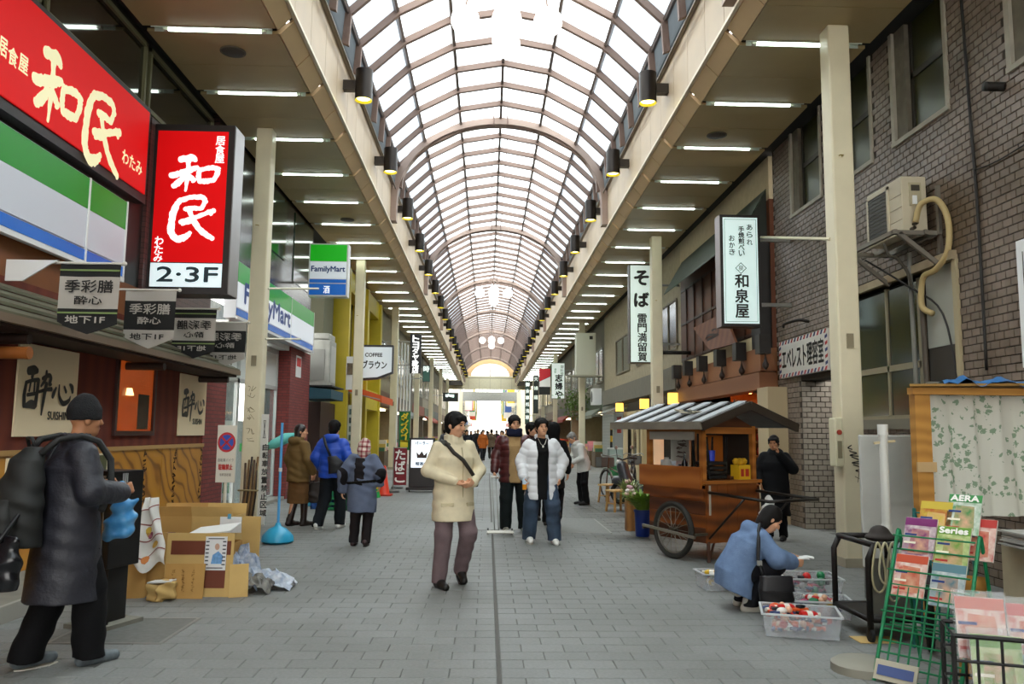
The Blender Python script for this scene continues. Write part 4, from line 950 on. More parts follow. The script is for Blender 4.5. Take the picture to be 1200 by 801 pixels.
# bricks of the entrance return, facing the street end
mb = MB(); row = 0; z = 0.0
while z < 2.4:
 x = XW - (0.078 if row % 2 else 0)
 while x < XW+0.95:
  a, b, c, e = max(x, XW)+BG/2, min(x+BW, XW+1.0)-BG/2, z+BG/2, z+BH-BG/2
  mb.add([(a,13.3,c),(b,13.3,c),(b,13.3,e),(a,13.3,e),(a+0.003,13.285,c+0.003),(b-0.003,13.285,c+0.003),(b-0.003,13.285,e-0.003),(a+0.003,13.285,e-0.003)], [(0,1,5,4),(1,2,6,5),(2,3,7,6),(3,0,4,7),(4,5,6,7)]); x += BW
 z += BH; row += 1
tag(mb.build('return_bricks', M('#8f8678', 0.5, noise=0.12, nscale=7), wr, fix=False), kind='stuff')
mb = MB(); mb.box(XW+0.16, XW+1.2, 13.296, 13.5, 0, 2.6); mb.build('return_wall', MMORT, wr)
# upper windows
MWF = M('#a39c8c', 0.7, noise=0.15, nscale=5); MWG = M('#34350f', 0.3, spec=0.5, noise=0.5, nscale=1.5)
for i, (a, b, c, d) in enumerate(HOLES[:4]):
 w_ = struct(f'window_{4+i}', (XW, (a+b)/2, c)); ztop = WZ1
 mb = MB(); mb.box(XW-0.03, XW+0.10, a-0.03, b+0.03, c-0.06, c); mb.build('sill', MWF, w_)
 for (e, f_) in ((a-0.03,a+0.03),(b-0.05,b+0.03)):
  mb = MB(); mb.box(XW-0.02, XW+0.10, e, f_, c, ztop); mb.build('jamb', MWF, w_)
 mb = MB(); mb.box(XW+0.02, XW+0.15, b-0.30, b-0.05, c, ztop); mb.build('reveal', M('#6a6354', 0.8, noise=0.2), w_)
 for (e, f_, g_, h_) in ((a+0.06,b-0.34,c+0.06,c+0.72),(a+0.06,b-0.34,c+0.80,ztop)):
  mb = MB(); mb.box(XW+0.10, XW+0.11, e, f_, g_, h_); mb.build('pane', MWG, w_)
 for (e, f_, g_, h_) in ((a+0.03,a+0.07,c,ztop),(b-0.36,b-0.30,c,ztop),(a,b-0.3,c,c+0.06),(a,b-0.3,c+0.72,c+0.80)):
  mb = MB(); mb.box(XW+0.08, XW+0.13, e, f_, g_, h_); mb.build('sash', M('#2c281e', 0.5), w_)
# lower glazed front
a, b, c, d = HOLES[4]; a += 0.3; b += 0.3; w_ = struct('window_8', (XW, (a+b)/2, c))
mb = MB(); mb.box(XW-0.06, XW+0.12, a-0.04, b+0.04, d, d+0.10); mb.build('lintel', M('#9b8a6c', 0.7, noise=0.15), w_)
mb = MB(); mb.box(XW-0.03, XW+0.12, a-0.05, a+0.03, c, d); mb.build('jamb', M('#a89a78', 0.7), w_)
mb = MB(); mb.box(XW-0.03, XW+0.12, a, b, c-0.10, c+0.03); mb.build('sill', M('#77705f', 0.7), w_)
MG2 = M('#33392f', 0.12, spec=0.7, noise=0.35, nscale=1.2)
for (e, f_, g_, h_) in ((10.0,10.75,1.78,2.35),(10.8,11.7,1.78,2.35),(10.0,10.75,2.43,3.42),(10.8,11.7,2.43,3.42)):
 mb = MB(); mb.box(XW+0.08, XW+0.09, e, f_, g_, h_); mb.build('pane', MG2, w_)
for (e, f_, g_, h_) in ((9.95,11.75,2.35,2.43),(10.75,10.8,1.75,3.45),(9.92,10.0,1.75,3.45),(9.95,11.75,1.72,1.78)):
 mb = MB(); mb.box(XW+0.06, XW+0.11, e, f_, g_, h_); mb.build('sash', M('#8f8468', 0.5), w_)
mb = MB(); mb.box(XW+0.04, XW+0.06, a+0.03, 9.75, 2.55, d); mb.build('grey_board', M('#a6a698', 0.6), w_)
mb = MB(); mb.box(XW+0.05, XW+0.07, a+0.03, 9.75, c, 2.55); mb.build('dark_board', M('#3b342a', 0.7), w_)
# pipes and cables on the wall
def pipe(name, lab, pts, r, colr, cat='pipe', group=None):
 P_ = [Vector(p) for p in pts]; Q = []
 for i in range(len(P_)-1):
  a, b, c, d = P_[max(i-1,0)], P_[i], P_[i+1], P_[min(i+2,len(P_)-1)]
  Q += [0.5*((2*b)+(c-a)*t+(2*a-5*b+4*c-d)*t*t+(3*b-a-3*c+d)*t**3) for t in (0,0.2,0.4,0.6,0.8)]
 mb = MB(); mb.tube(Q+[P_[-1]], r, 8); o = mb.build(name, M(colr, 0.6), None, smooth=True); return tag(o, lab, cat, group)
pipe('wall_cable', 'thin black cable running down the grey brick wall', [(XW-0.02,8.72,6.7),(XW-0.025,8.66,5.2),(XW-0.02,8.62,3.9),(XW-0.03,8.6,2.2)], 0.016, '#1a1612', 'cable')
pipe('side_cable', 'thin black cable strung sideways across the grey brick wall', [(XW-0.02,8.64,4.35),(XW-0.02,8.2,4.32),(XW-0.02,7.4,4.36),(XW-0.02,6.0,4.4)], 0.008, '#1a1612', 'cable')
pipe('drain_pipe', 'grey vertical drain pipe in front of the dark shop glazing', [(XW-0.05,9.92,3.75),(XW-0.06,9.90,3.3),(XW-0.06,9.88,2.4),(XW-0.06,9.86,1.2)], 0.028, '#77746a')
pipe('rust_pipe', 'dark rusty pipe beside the grey drain pipe', [(XW-0.03,9.72,3.3),(XW-0.03,9.70,2.5),(XW-0.03,9.66,1.2)], 0.035, '#4a4034')
pipe('elbow_pipe', 'short elbow pipe stub on the dark board under the air conditioner', [(XW-0.03,9.68,2.12),(XW-0.06,9.4,2.10),(XW-0.06,9.28,2.08)], 0.035, '#6b6252')
pipe('wall_stub', 'short dark pipe stub poking out of the brick wall by the black cable', [(XW,7.75,5.05),(XW-0.2,7.75,5.05)], 0.05, '#1f1c18')
pipe('loose_cable', 'loose dark cable sagging from the air conditioner shelf to the lower wall', [(4.75,10.3,3.72),(5.1,9.9,3.3),(XW-0.03,9.35,2.9),(XW-0.03,9.1,2.0),(XW-0.03,9.0,1.8)], 0.012, '#201c18', 'cable')
t = thing('yellow_junction', 'small yellow box on the brick wall above the wooden stall', 'box', (XW-0.06, 8.9, 1.85)); mb = MB(); mb.box(XW-0.08, XW-0.002, 8.84, 8.99, 1.86, 2.08); mb.build('cover', M('#b79a48', 0.6), t, bevel=0.01); mb = MB(); mb.cyl((XW-0.04,8.92,1.86),(XW-0.04,8.92,1.76),0.03,n=10); mb.build('plug', MBLACK, t)
# air conditioner on its shelf
ac = thing('air_conditioner', 'cream air conditioner box with dark grille on a shelf of the brick wall', 'air conditioner', (4.98, 9.9, 3.88))
MAC = M('#c2b79c', 0.55, noise=0.06, nscale=4)
mb = MB(); mb.box(4.83, 5.13, 9.5, 10.36, 3.88, 4.56); mb.build('casing', MAC, ac, bevel=0.012)
mb = MB(); mb.box(4.815, 4.83, 9.83, 10.30, 3.95, 4.48); mb.build('grille', M('#2e2a20', 0.6), ac)
for (e, f_, g_, h_) in ((9.79,9.83,3.91,4.52),(10.30,10.34,3.91,4.52),(9.79,10.34,3.91,3.95),(9.79,10.34,4.48,4.52)):
 mb = MB(); mb.box(4.81, 4.83, e, f_, g_, h_); mb.build('grille_frame', MAC, ac)
for k in range(11):
 mb = MB(); mb.box(4.808, 4.814, 9.83, 10.30, 3.975+k*0.047, 3.982+k*0.047); mb.build('grille_wire', M('#57503f', 0.5), ac)
for k in range(3):
 mb = MB(); mb.box(4.826, 4.83, 9.5, 9.78, 4.04+k*0.15, 4.046+k*0.15); mb.build('panel_line', M('#8f866e', 0.6), ac)
mb = MB(); mb.box(4.92, 5.06, 9.485, 9.5, 4.2, 4.48); cv = mb.build('service_cover', M('#ada284', 0.5), ac)
mb = MB(); mb.box(4.94, 5.04, 9.478, 9.486, 4.38, 4.45); mb.build('handle_recess', M('#3a3428', 0.6), cv)
mb = MB(); mb.box(4.95, 5.0, 9.47, 9.487, 4.22, 4.32); mb.build('label_plate', MWHITE, cv)
for k, zz in enumerate((3.92, 3.98)):
 mb = MB(); mb.cyl((4.93+k*0.03,9.5,zz),(4.93+k*0.03,9.42,zz),0.022,n=8); mb.build('valve', M('#3a342a', 0.4, 0.5), ac)
sh = thing('ac_shelf', 'grey steel angle shelf bracketed to the brick wall under the air conditioner', 'shelf', (4.95, 9.9, 3.8))
MSH = M('#7d766a', 0.5, 0.4)
for k, (p, q) in enumerate((((4.62,9.35,3.84),(5.19,9.35,3.84)),((4.62,10.55,3.84),(5.19,10.55,3.84)),((4.64,9.3,3.84),(4.64,10.6,3.84)),((5.16,9.3,3.84),(5.16,10.6,3.84)),((5.0,9.3,3.845),(5.0,10.6,3.845)),((5.18,9.35,3.6),(5.18,9.35,4.4)),((5.18,9.35,3.45),(4.7,9.35,3.83)),((5.18,10.55,3.45),(4.7,10.55,3.83)))):
 mb = MB(); mb.bar(p, q, 0.04, 0.05); mb.build('angle_bar', MSH, sh)
pipe('ac_hose', 'thick cream hose looping from the air conditioner down into the wall', [(4.94,9.42,3.98),(4.98,9.36,4.18),(5.1,9.24,4.2),(5.16,9.14,3.95),(5.15,9.15,3.6),(5.12,9.35,3.42),(5.10,9.58,3.38),(5.10,9.66,3.2),(5.11,9.66,3.02),(5.17,9.55,2.93)], 0.035, '#b09a68', 'hose')
pipe('ac_drain', 'thin dark hose hanging below the air conditioner shelf', [(4.8,9.9,3.84),(4.85,9.9,3.7),(4.95,9.9,3.66),(5.08,9.92,3.5),(5.13,9.92,3.3)], 0.018, '#4a4438', 'hose')
for n_ in ('air_conditioner','ac_shelf','ac_hose','ac_drain','loose_cable','yellow_junction','wall_cable','side_cable'): bpy.data.objects[n_].location.y -= 0.36
for n_ in ('window_8','drain_pipe','rust_pipe','elbow_pipe'): bpy.data.objects[n_].location.y -= 0.3
# barber signboard
X5 = 5.12; q = aX(914,441,X5); q2 = aX(969,381,X5)
bs = thing('barber_sign', 'white barber signboard with red and blue striped rim and katakana on the brick wall', 'sign', (X5, (q.y+q2.y)/2, 2.5))
ya, yb, za, zb = q2.y, q.y, 2.5, 3.13; W_ = yb-ya; H_ = zb-za
mb = MB(); mb.box(X5, XW-0.001, ya, yb, za, zb); mb.build('panel', M('#d6d1c6', 0.5), bs)
def bp_(u, v): return Vector((X5-0.002, yb - W_*u, za + H_*v))
kk = 0
for v0, v1 in ((0.0,0.10),(0.90,1.0)):
 for i in range(15):
  u0 = i/15; mb = MB(); mb.add([bp_(u0,v0),bp_(u0+0.033,v0),bp_(min(1,u0+0.058),v1),bp_(u0+0.025,v1)], [(0,1,2,3)]); mb.build('rim_stripe', M(('#b3312f','#2d3a6a')[i%2], 0.5), bs, fix=False)
for u0, u1 in ((0.0,0.045),(0.955,1.0)):
 for i in range(5):
  v0 = 0.12+i*0.16; mb = MB(); mb.add([bp_(u0,v0),bp_(u1,v0+0.04),bp_(u1,v0+0.12),bp_(u0,v0+0.08)], [(0,1,2,3)]); mb.build('rim_stripe', M(('#2d3a6a','#b3312f')[i%2], 0.5), bs, fix=False)
mat_txt(bs, 'lettering', MBLACK, lambda mb: letter(mb, 'エベレスト理容室', bp_(0.07,0.2), RL, UP, W_*0.86, H_*0.6, bold=0.008))
pipe('sign_spot_arm', 'thin dark lamp arm over the barber signboard', [(XW,12.9,3.35),(XW-0.15,12.95,3.38),(XW-0.25,13.3,3.36),(XW-0.2,13.5,3.34)], 0.025, '#2b2520', 'lamp')
# pale notice at the frame edge
q = aX(1190, 283, XW-0.03); nb_ = thing('wall_notice', 'tall white notice board on the brick wall above the wooden stall', 'notice', (XW-0.03, q.y-0.3, 2.2))
sheet((XW-0.03, q.y, 2.18), RL, UP, 0.75, q.z-2.18, 0.02, 'board', MWHITE, nb_); mb = MB()
mat_txt(nb_, 'frame_line', M('#55524c', 0.6), lambda mb: [mb.box(XW-0.034, XW-0.031, q.y-0.10-j*0.2, q.y-0.09-j*0.2, 2.3, q.z-0.12) for j in range(1)])
mat_txt(nb_, 'lettering', MBLACK, lambda mb: column_text(mb, '営業時間', (XW-0.031, q.y-0.16, q.z-0.25), RL, UP, 0.10, 0.12))
# graffiti, meter box and cable on the nearest right pillar, notices on the left pillar
xg, yg = XC+4.06, 9.6-0.135-0.001
gl = bpy.data.objects['arcade_pillar.007']
mat_txt(gl, 'graffiti', MBLACK, lambda mb: strokes(mb, [[(0.3,1.0,0.06),(0.1,0.93,0.07),(0.35,0.90,0.03),(0.15,0.86,0.03)],[(0.2,0.84,0.06),(0.6,0.80,0.06),(0.2,0.74,0.07),(0.7,0.72,0.06)],[(0.3,0.7,0.06),(0.8,0.6,0.07),(0.3,0.55,0.06),(0.9,0.52,0.06)],[(0.4,0.5,0.06),(0.95,0.4,0.06),(0.5,0.35,0.06),(1.0,0.3,0.06)],[(0.45,0.2,0.03),(0.75,0.15,0.03),(1.0,0.28,0.03)],[(0.7,0.3,0.03),(0.6,0.05,0.03)]], (xg-0.09, yg, 0.95), XR, UP, 0.2, 0.45))
t = thing('alarm_box', 'small cream box with red lens strapped to the graffiti pillar', 'box', (xg-0.2, 9.5, 1.2)); mb = MB(); mb.box(xg-0.235, xg-0.137, 9.42, 9.6, 1.15, 1.72); mb.build('cover', M('#d6cfae', 0.5), t, bevel=0.015); mb = MB(); mb.cyl((xg-0.186,9.418,1.55),(xg-0.186,9.405,1.55),0.03,n=12); mb.build('lens', M('#a8402c', 0.4), t); mb = MB(); mb.box(xg-0.21,xg-0.16,9.412,9.42,1.25,1.45); mb.build('label_plate', M('#8d8468',0.5), t)
a = aY(972, 280, 9.6); b = aY(893, 277, 13.6); mb = MB(); mb.cyl((xg-0.135, 9.6, a.z),(b.x, 13.65, b.z),0.022,n=8); o = mb.build('stay_rod', M('#c8bea0', 0.4, 0.5), None, smooth=40); tag(o, 'thin steel stay rod from the graffiti pillar to the white cracker shop sign', 'rod')
# ---- cracker shop -------------------------------------------------------------------------
wc = struct('wall_right')
mb = MB(); mb.box(XW, XW+0.3, 14.6, 21.6, 5.9, 9); mb.build('beige_wall', M('#b9a988', 0.7, noise=0.08), wc)
mb = MB(); mb.box(XW, XW+0.3, 14.6, 21.6, 3.0, 5.9); mb.build('brown_wall', M('#552d16', 0.5, noise=0.15, nscale=2, spec=0.3), wc)
for k in range(8):
 mb = MB(); mb.box(XW-0.03, XW, 15.3+k*0.8, 15.34+k*0.8, 3.45, 5.35); mb.build('lattice_post', M('#3a2014', 0.7), wc)
for zz in (3.45, 4.4, 5.3):
 mb = MB(); mb.box(XW-0.025, XW-0.003, 15.3, 21.5, zz, zz+0.06); mb.build('lattice_rail', M('#3a2014', 0.5), wc)
mb = MB(); mb.box(XW-0.02, XW-0.003, 14.7, 21.5, 3.06, 3.42); mb.build('cream_panel', M('#c9b88e', 0.7), wc)
mb = MB(); mb.box(4.98, XW+0.3, 14.62, 15.1, 2.3, 5.2); mb.build('corner_post', M('#1a1612', 0.6), wc)
mb = MB(); mb.box(4.86, XW+0.3, 13.95, 14.5, 0, 2.35); mb.build('cream_pier', M('#b8a480', 0.7), wc)
MBEAM = wood('#7a4a2a', '#8f5c38', 0.5, 0.55, 'Z', 2)
mb = MB(); mb.box(4.9, XW, 14.4, 20.9, 2.66, 3.08); mb.build('upper_beam', MBEAM, wc)
mb = MB(); mb.box(4.87, XW, 14.4, 20.9, 2.33, 2.64); mb.build('lower_beam', MBEAM, wc)
for px, py in ((897,391),(869,401),(846,408),(825,415),(808,421),(795,426)):
 q = aX(px, py, 4.85)
 mb = MB(); mb.box(4.70, 4.9, q.y-0.12, q.y+0.12, 2.92, 3.26); pg = mb.build('beam_peg', M('#1f1a15', 0.5), wc)
 mb = MB(); mb.lathe([(0.005,0.0),(0.05,0.05),(0.06,0.1),(0.03,0.16),(0.012,0.24),(0.012,0.30)], (4.84, q.y, 2.64), 10); mb.build('peg_pendant', M('#2a1a10', 0.5), wc, smooth=True)
# copper green eave
ev = thing('green_eave', 'ribbed dark green copper eave above the brown cracker shop', 'eave', (5.0, 18, 5.25))
for k in range(6):
 f0, f1 = k/6, (k+1)/6+0.02; xa, xb, za, zb = XW, 4.72, 6.12, 5.28
 mb = MB(); p = [(xa+(xb-xa)*f0, za+(zb-za)*f0+0.02), (xa+(xb-xa)*f1, za+(zb-za)*f1)]
 mb.poly([(p[0][0],14.75,p[0][1]),(p[1][0],14.75,p[1][1]),(p[1][0],14.75,p[1][1]-0.03),(p[0][0],14.75,p[0][1]-0.03)], (0,6.7,0)); mb.build('roof_strip', M('#2c3826', 0.55, noise=0.2, nscale=3), ev)
mb = MB(); mb.poly([(XW,14.75,6.1),(4.74,14.75,5.26),(XW,14.75,5.2)], (0,0.05,0)); mb.build('eave_end', M('#2d3129', 0.6), ev)
tb = thing('tilted_wood_board', 'tilted brown wooden signboard with brush writing over the shop beam', 'sign', (4.8, 18, 3.2))
P_ = [aX(832,410,4.75), aX(862,402,4.75), aX(848,366,4.9), aX(812,384,4.9)]
mb = MB(); mb.poly(P_, (0.05,0,0)); mb.build('board', wood('#5a2f14','#6b3d1e',0.8,0.7,'Y',3), tb)
c = sum(P_, Vector())/4
mat_txt(tb, 'brush_writing', M('#2a150a',0.6), lambda mb: scribble(mb, (4.80, c.y+0.75, c.z-0.12), RL, UP, 1.4, 0.22, 1, wd=0.04, seed=5))
pipe('bracket_bar', 'dark steel bar sticking out behind the tilted wooden board', [(XW,20.6,3.6),(4.4,20.6,3.6)], 0.05, '#15130f', 'bar')
mb = MB(); mb.box(XW+0.05, 8.5, 14.5, 14.6, 0, 3); mb.box(XW+0.05, 8.5, 20.9, 21.0, 0, 3); mb.box(7.0, 7.1, 14.5, 21, 0, 3); mb.build('shop_shell', M('#a8642e', 0.7, noise=0.2), wc)
mb = MB(); mb.box(XW+0.02, 8.5, 14.5, 21, 2.56, 2.62); mb.build('shop_ceiling', M('#9a6a40', 0.6), wc)
for k in range(4):
 mb = MB(); mb.box(5.3, 6.3, 15.0+k*1.4, 15.12+k*1.4, 2.50, 2.56); o = mb.build('shop_lamp_or_fill', M('#ffa050', 0.5, emit=28), None); tag(o, 'warm orange strip lamp on the ceiling inside the cracker shop', 'ceiling light', 'lamps inside the cracker shop')
# rack of snack bags in the shop mouth
rk = thing('snack_rack', 'stepped rack of red and orange snack bags in the shop mouth behind the cart', 'rack', (5.6, 16.5, 0))
mb = MB(); mb.box(4.88, 5.72, 15.9, 16.0, 0, 2.2); mb.box(4.88, 5.72, 15.5, 15.9, 0.0, 0.5); mb.build('frame', M('#6a4326', 0.6), rk)
for k in range(6):
 mb = MB(); mb.box(4.86, 5.72, 15.45+k*0.02, 15.9, 0.55+k*0.27, 0.58+k*0.27); mb.build('shelf', M('#8a6038', 0.5), rk)
bagm = [M(c_, 0.35, noise=0.25, nscale=20) for c_ in ('#b34a2c','#c98a70','#d8b0a0','#a83a2a','#c8743a')]
bb = 0
for k in range(6):
 for j in range(5):
  mb = MB(); x0 = 4.90+j*0.155; z0 = 0.582+k*0.27
  mb.lathe([(0.02,0.0),(0.065,0.03),(0.07,0.09),(0.05,0.15),(0.02,0.165),(0.045,0.2)], (x0+0.07, 15.62+k*0.02, z0), 8); o = mb.build('snack_bag', bagm[(k*3+j*2)%5], None, smooth=True)
  tag(o, f'small {("red","pink","pale pink","dark red","orange")[(k*3+j*2)%5]} snack bag on the rack in the shop mouth', 'snack bag', 'snack bags on the rack'); bb += 1
# white lightbox sign of the cracker shop
Ys = 13.5; p0 = aY(846, 382, Ys); p1 = aY(890, 252, Ys); W_ = p1.x-p0.x; H_ = p1.z-p0.z
sz = thing('cracker_shop_sign', 'white upright lightbox with black brush writing in a dark frame', 'sign', ((p0.x+p1.x)/2, Ys, p0.z))
mb = MB(); mb.box(p0.x, p1.x, Ys, Ys+0.3, p0.z, p1.z); mb.build('case', M('#2c2826', 0.4, 0.2), sz)
mb = MB(); mb.box(p0.x-0.006, p0.x, Ys+0.02, Ys+0.3, p0.z, p1.z); mb.build('side_cover', M('#8f8280', 0.4, 0.3), sz)
sheet((p0.x+0.045, Ys-0.006, p0.z+0.05), XR, UP, W_-0.09, H_-0.1, 0.008, 'face', M('#cfe4e0', 0.3, emit=0.42), sz)
fx, fz = p0.x+0.07, p0.z+0.08; fw, fh = W_-0.14, H_-0.16
mb = MB()
for (a, b, c, d) in ((fx,fx+0.006,fz,fz+fh),(fx+fw-0.006,fx+fw,fz,fz+fh),(fx,fx+fw,fz,fz+0.006),(fx,fx+fw,fz+fh-0.006,fz+fh)): mb.box(a, b, Ys-0.009, Ys-0.007, c, d)
mb.build('border_line', M('#3a4442', 0.5), sz)
def sp(u, v): return (fx+fw*u, Ys-0.008, fz+fh*v)
mat_txt(sz, 'brush_writing', MBLACK, lambda mb: (column_text(mb, '和泉屋', sp(0.30,0.46), XR, UP, 0.23, 0.26, bold=0.006), column_text(mb, 'あられ', sp(0.70,0.95), XR, UP, 0.10, 0.13, bold=0.002), column_text(mb, '手焼煎べい', sp(0.44,0.93), XR, UP, 0.10, 0.105, bold=0.003), column_text(mb, 'おかき', sp(0.14,0.84), XR, UP, 0.10, 0.12, bold=0.002)))
dc = Vector(sp(0.5,0.52)); mb = MB()
for r_, r2_ in ((0.10,0.085),):
 o4 = [dc+Vector((r_*math.cos(t_),0,r_*math.sin(t_))) for t_ in (0,math.pi/2,math.pi,1.5*math.pi)]; i4 = [dc+Vector((r2_*math.cos(t_),0,r2_*math.sin(t_))) for t_ in (0,math.pi/2,math.pi,1.5*math.pi)]
 mb.add(o4+i4, [(i,(i+1)%4,4+(i+1)%4,4+i) for i in range(4)])
letter(mb, '泉', dc+Vector((-0.045,0,-0.045)), XR, UP, 0.09, 0.09); mb.build('diamond_emblem', MBLACK, sz, fix=False)
for zz in (p0.z+0.4, p1.z-0.4): mb = MB(); mb.bar((p1.x, Ys+0.15, zz),(XW, Ys+0.15, zz),0.06); mb.build('bracket', MSTEEL, sz)
# ---- soba shop and the building beyond ------------------------------------------------------
vs_ = vsign('soba_sign', 'white upright soba lightbox sign half hidden by the pillar behind the food cart', 738, 310, 768, 425, 21.6, '#3a302c', '#d2e2d8', 0.42, None, '#111111', 0.4, 0.5, depth=0.3, wallx=XW)
q = aY(742, 313, 21.6)
mat_txt(vs_, 'brush_writing', MBLACK, lambda mb: (column_text(mb, 'そば', (q.x+0.03, 21.585, q.z-0.10), XR, UP, 0.38, 0.60, bold=0.02), column_text(mb, '雷門満留賀', (q.x+0.11, 21.585, q.z-1.28), XR, UP, 0.24, 0.26, bold=0.006)))
wb = struct('wall_right')
mb = MB(); mb.box(XW, XW+0.3, 21.6, 36.0, 3.3, 9); mb.build('beige_wall', M('#a89b7e', 0.7, noise=0.1), wb)
mb = MB(); mb.box(4.88, XW+0.3, 21.0, 34.5, 2.70, 3.30); mb.build('grey_band', M('#6f6a5c', 0.6, noise=0.1), wb)
mb = MB(); mb.box(XW+1.0, XW+1.1, 21.0, 36, 0, 3.3); mb.build('shop_back', M('#2b241c', 0.7, noise=0.3), wb)
mb = MB(); mb.box(XW, XW+1.1, 20.9, 21.05, 0, 3.3); mb.build('side_wall', M('#6a6252', 0.7), wb)
for i, (a, b) in enumerate(((22.0,24.0),(25.0,28.0),(29.5,32.5))):
 mb = MB(); mb.box(XW-0.02, XW-0.003, a, b, 3.9, 5.2); mb.build('upper_pane', M('#38342a', 0.1, spec=0.7), wb)
 for (c, d, e, f_) in ((a-0.06,a,3.85,5.25),(b,b+0.06,3.85,5.25),(a,b,3.85,3.9),(a,b,5.2,5.25),((a+b)/2-0.03,(a+b)/2+0.03,3.9,5.2)):
  mb = MB(); mb.box(XW-0.05, XW-0.021, c, d, e, f_); mb.build('pane_frame', M('#7a705a', 0.5), wb)
mb = MB(); mb.box(4.95, XW, 26.0, 29.6, 0.0, 2.3)
mb = MB(); mb.box(XW-0.2, XW-0.1, 24.2, 29.8, 0.0, 0.5); mb.build('cream_dado', M('#c0ae86', 0.6), wb)
for k, (a, b) in enumerate(((24.2,24.4),(26.2,26.4),(26.9,27.1),(28.0,28.1),(29.6,29.8))):
 mb = MB(); mb.box(XW-0.22, XW-0.08, a, b, 0, 2.3); mb.build('cream_post', M('#c9b78e', 0.6), wb)
mb = MB(); mb.box(XW-0.22, XW-0.08, 24.2, 29.8, 2.1, 2.3); mb.build('cream_lintel', M('#c9b78e', 0.6), wb)
for k in range(9):
 mb = MB(); mb.box(XW-0.2, XW-0.16, 24.5+k*0.2, 24.55+k*0.2, 0.5, 2.1); mb.build('lattice_bar', M('#b09c72', 0.6), wb)
mb = MB(); mb.box(XW-0.17, XW-0.15, 26.4, 28.0, 0.5, 2.1); mb.build('shop_pane', M('#5a4528', 0.2, noise=0.3), wb)
mb = MB(); mb.box(XW-0.1, XW+0.3, 32.6, 36.0, 0, 2.7); mb.build('roller_shutter', M('#9aa09c', 0.5, 0.3), wb)
for k in range(20):
 mb = MB(); mb.box(XW-0.115, XW-0.1, 32.7, 35.9, 0.05+k*0.13, 0.15+k*0.13); mb.build('shutter_slat', M('#a8aeaa', 0.5, 0.3), wb)
for i, (px, py) in enumerate(((726,477),(755,473),(789,467))):
 q = aX(px, py, 4.78); t = thing('paper_lantern', 'small square glowing orange lantern hung under the grey band', 'lantern', (4.78, q.y, q.z-0.15), 'square lanterns under the grey band')
 mb = MB(); mb.box(4.66, 4.90, q.y-0.12, q.y+0.12, q.z-0.15, q.z+0.15); mb.build('shade', M('#ffc050', 0.5, emit=1.6), t)
 mb = MB(); mb.box(4.65, 4.91, q.y-0.13, q.y+0.13, q.z+0.15, q.z+0.18); mb.build('cap', M('#3a2a18', 0.5), t); mb = MB(); mb.box(4.65, 4.91, q.y-0.13, q.y+0.13, q.z-0.18, q.z-0.15); mb.build('base', M('#3a2a18', 0.5), t)
 mb = MB(); mb.cyl((4.9,q.y,q.z+0.18),(4.9,q.y,2.72),0.012,n=6); mb.build('hanger', MBLACK, t)
t = thing('grey_awning', 'short grey metal awning beside the roller shutter', 'awning', (4.9, 31.5, 2.3)); mb = MB(); mb.poly([(XW,29.9,2.62),(4.35,29.9,2.30),(4.35,29.9,2.24),(XW,29.9,2.5)], (0,2.6,0)); mb.build('cover', M('#7f8079', 0.5, 0.3), t); mb = MB(); mb.bar((XW,29.95,2.2),(4.4,29.95,2.26),0.03); mb.build('arm', MSTEEL, t)
t = thing('red_noren', 'small red cloth curtain hanging in a doorway beside the shutter', 'curtain', (4.95, 31, 1.7))
for k in range(3):
 mb = MB(); mb.box(4.98, 5.0, 30.3+k*0.3, 30.57+k*0.3, 1.55, 2.15); mb.build('panel', M('#b3301f', 0.7), t)
mb = MB(); mb.cyl((4.99,30.2,2.16),(4.99,31.3,2.16),0.015,n=8); mb.build('rod', M('#5a4020',0.5), t)
t = thing('striped_post', 'yellow and black striped post beside the doorway', 'post', (4.93, 32.3, 0))
for k in range(8): mb = MB(); mb.cyl((4.93,32.3,k*0.24),(4.93,32.3,k*0.24+0.24),0.05,n=10); mb.build('band', M(('#15130f','#c8a020')[k%2],0.5), t)
t = thing('glass_case', 'small glass case on a green crate beside the striped post', 'case', (4.75, 30.2, 0))
mb = MB(); mb.box(4.5,5.0,29.9,30.4,0,0.35); mb.build('crate', M('#2c7a48',0.5), t); mb = MB(); mb.box(4.5,5.0,29.9,30.4,0.36,0.95); mb.build('tank', M('#9fb0aa',0.1,spec=0.8), t); mb = MB(); mb.box(4.48,5.02,29.88,30.42,0.95,1.0); mb.build('lid', M('#c8ccc8',0.5), t)
t = thing('wall_ac', 'white air conditioner box on the wall over the roller shutter', 'air conditioner', (4.8, 34.9, 2.75)); mb = MB(); mb.box(4.5,4.87,34.6,35.4,2.75,3.45); mb.build('casing', MWHITE, t); mb = MB(); mb.lathe([(0.0005,0),(0.24,0),(0.24,0.01),(0.0005,0.01)], (4.49,35.0,3.1), 16, axis='x', cap=False); mb.build('fan_grille', M('#5a5c58',0.5), t)
# boxed unit on the third right pillar
q0 = aY(674, 440, 36.5); q1 = aY(697, 391, 36.5)
t = thing('boxed_unit', 'tall pale boxed air unit on a pillar shelf beyond the soba sign', 'air unit', ((q0.x+q1.x)/2, 36.5, q0.z)); mb = MB(); mb.box(q0.x, q1.x, 36.1, 36.7, q0.z, q1.z); mb.build('casing', M('#c9c8b4', 0.5), t, bevel=0.03)
mb = MB(); mb.box(q0.x+0.6, q0.x+0.75, 36.09, 36.1, q1.z-0.3, q1.z-0.15); mb.build('badge', MBLACK, t); mb = MB(); mb.box(q0.x-0.3, q1.x+0.3, 36.05, 36.75, q0.z-0.06, q0.z); mb.build('shelf', M('#a8a390',0.5), t)
vs_ = vsign('calligraphy_sign', 'small white upright sign with black calligraphy in front of a slim pillar', 646, 425, 662, 467, 49.0, '#5a5a50', '#d6e2d8', 0.45, None, '#111111', 0.4, 0.5, wallx=XW)
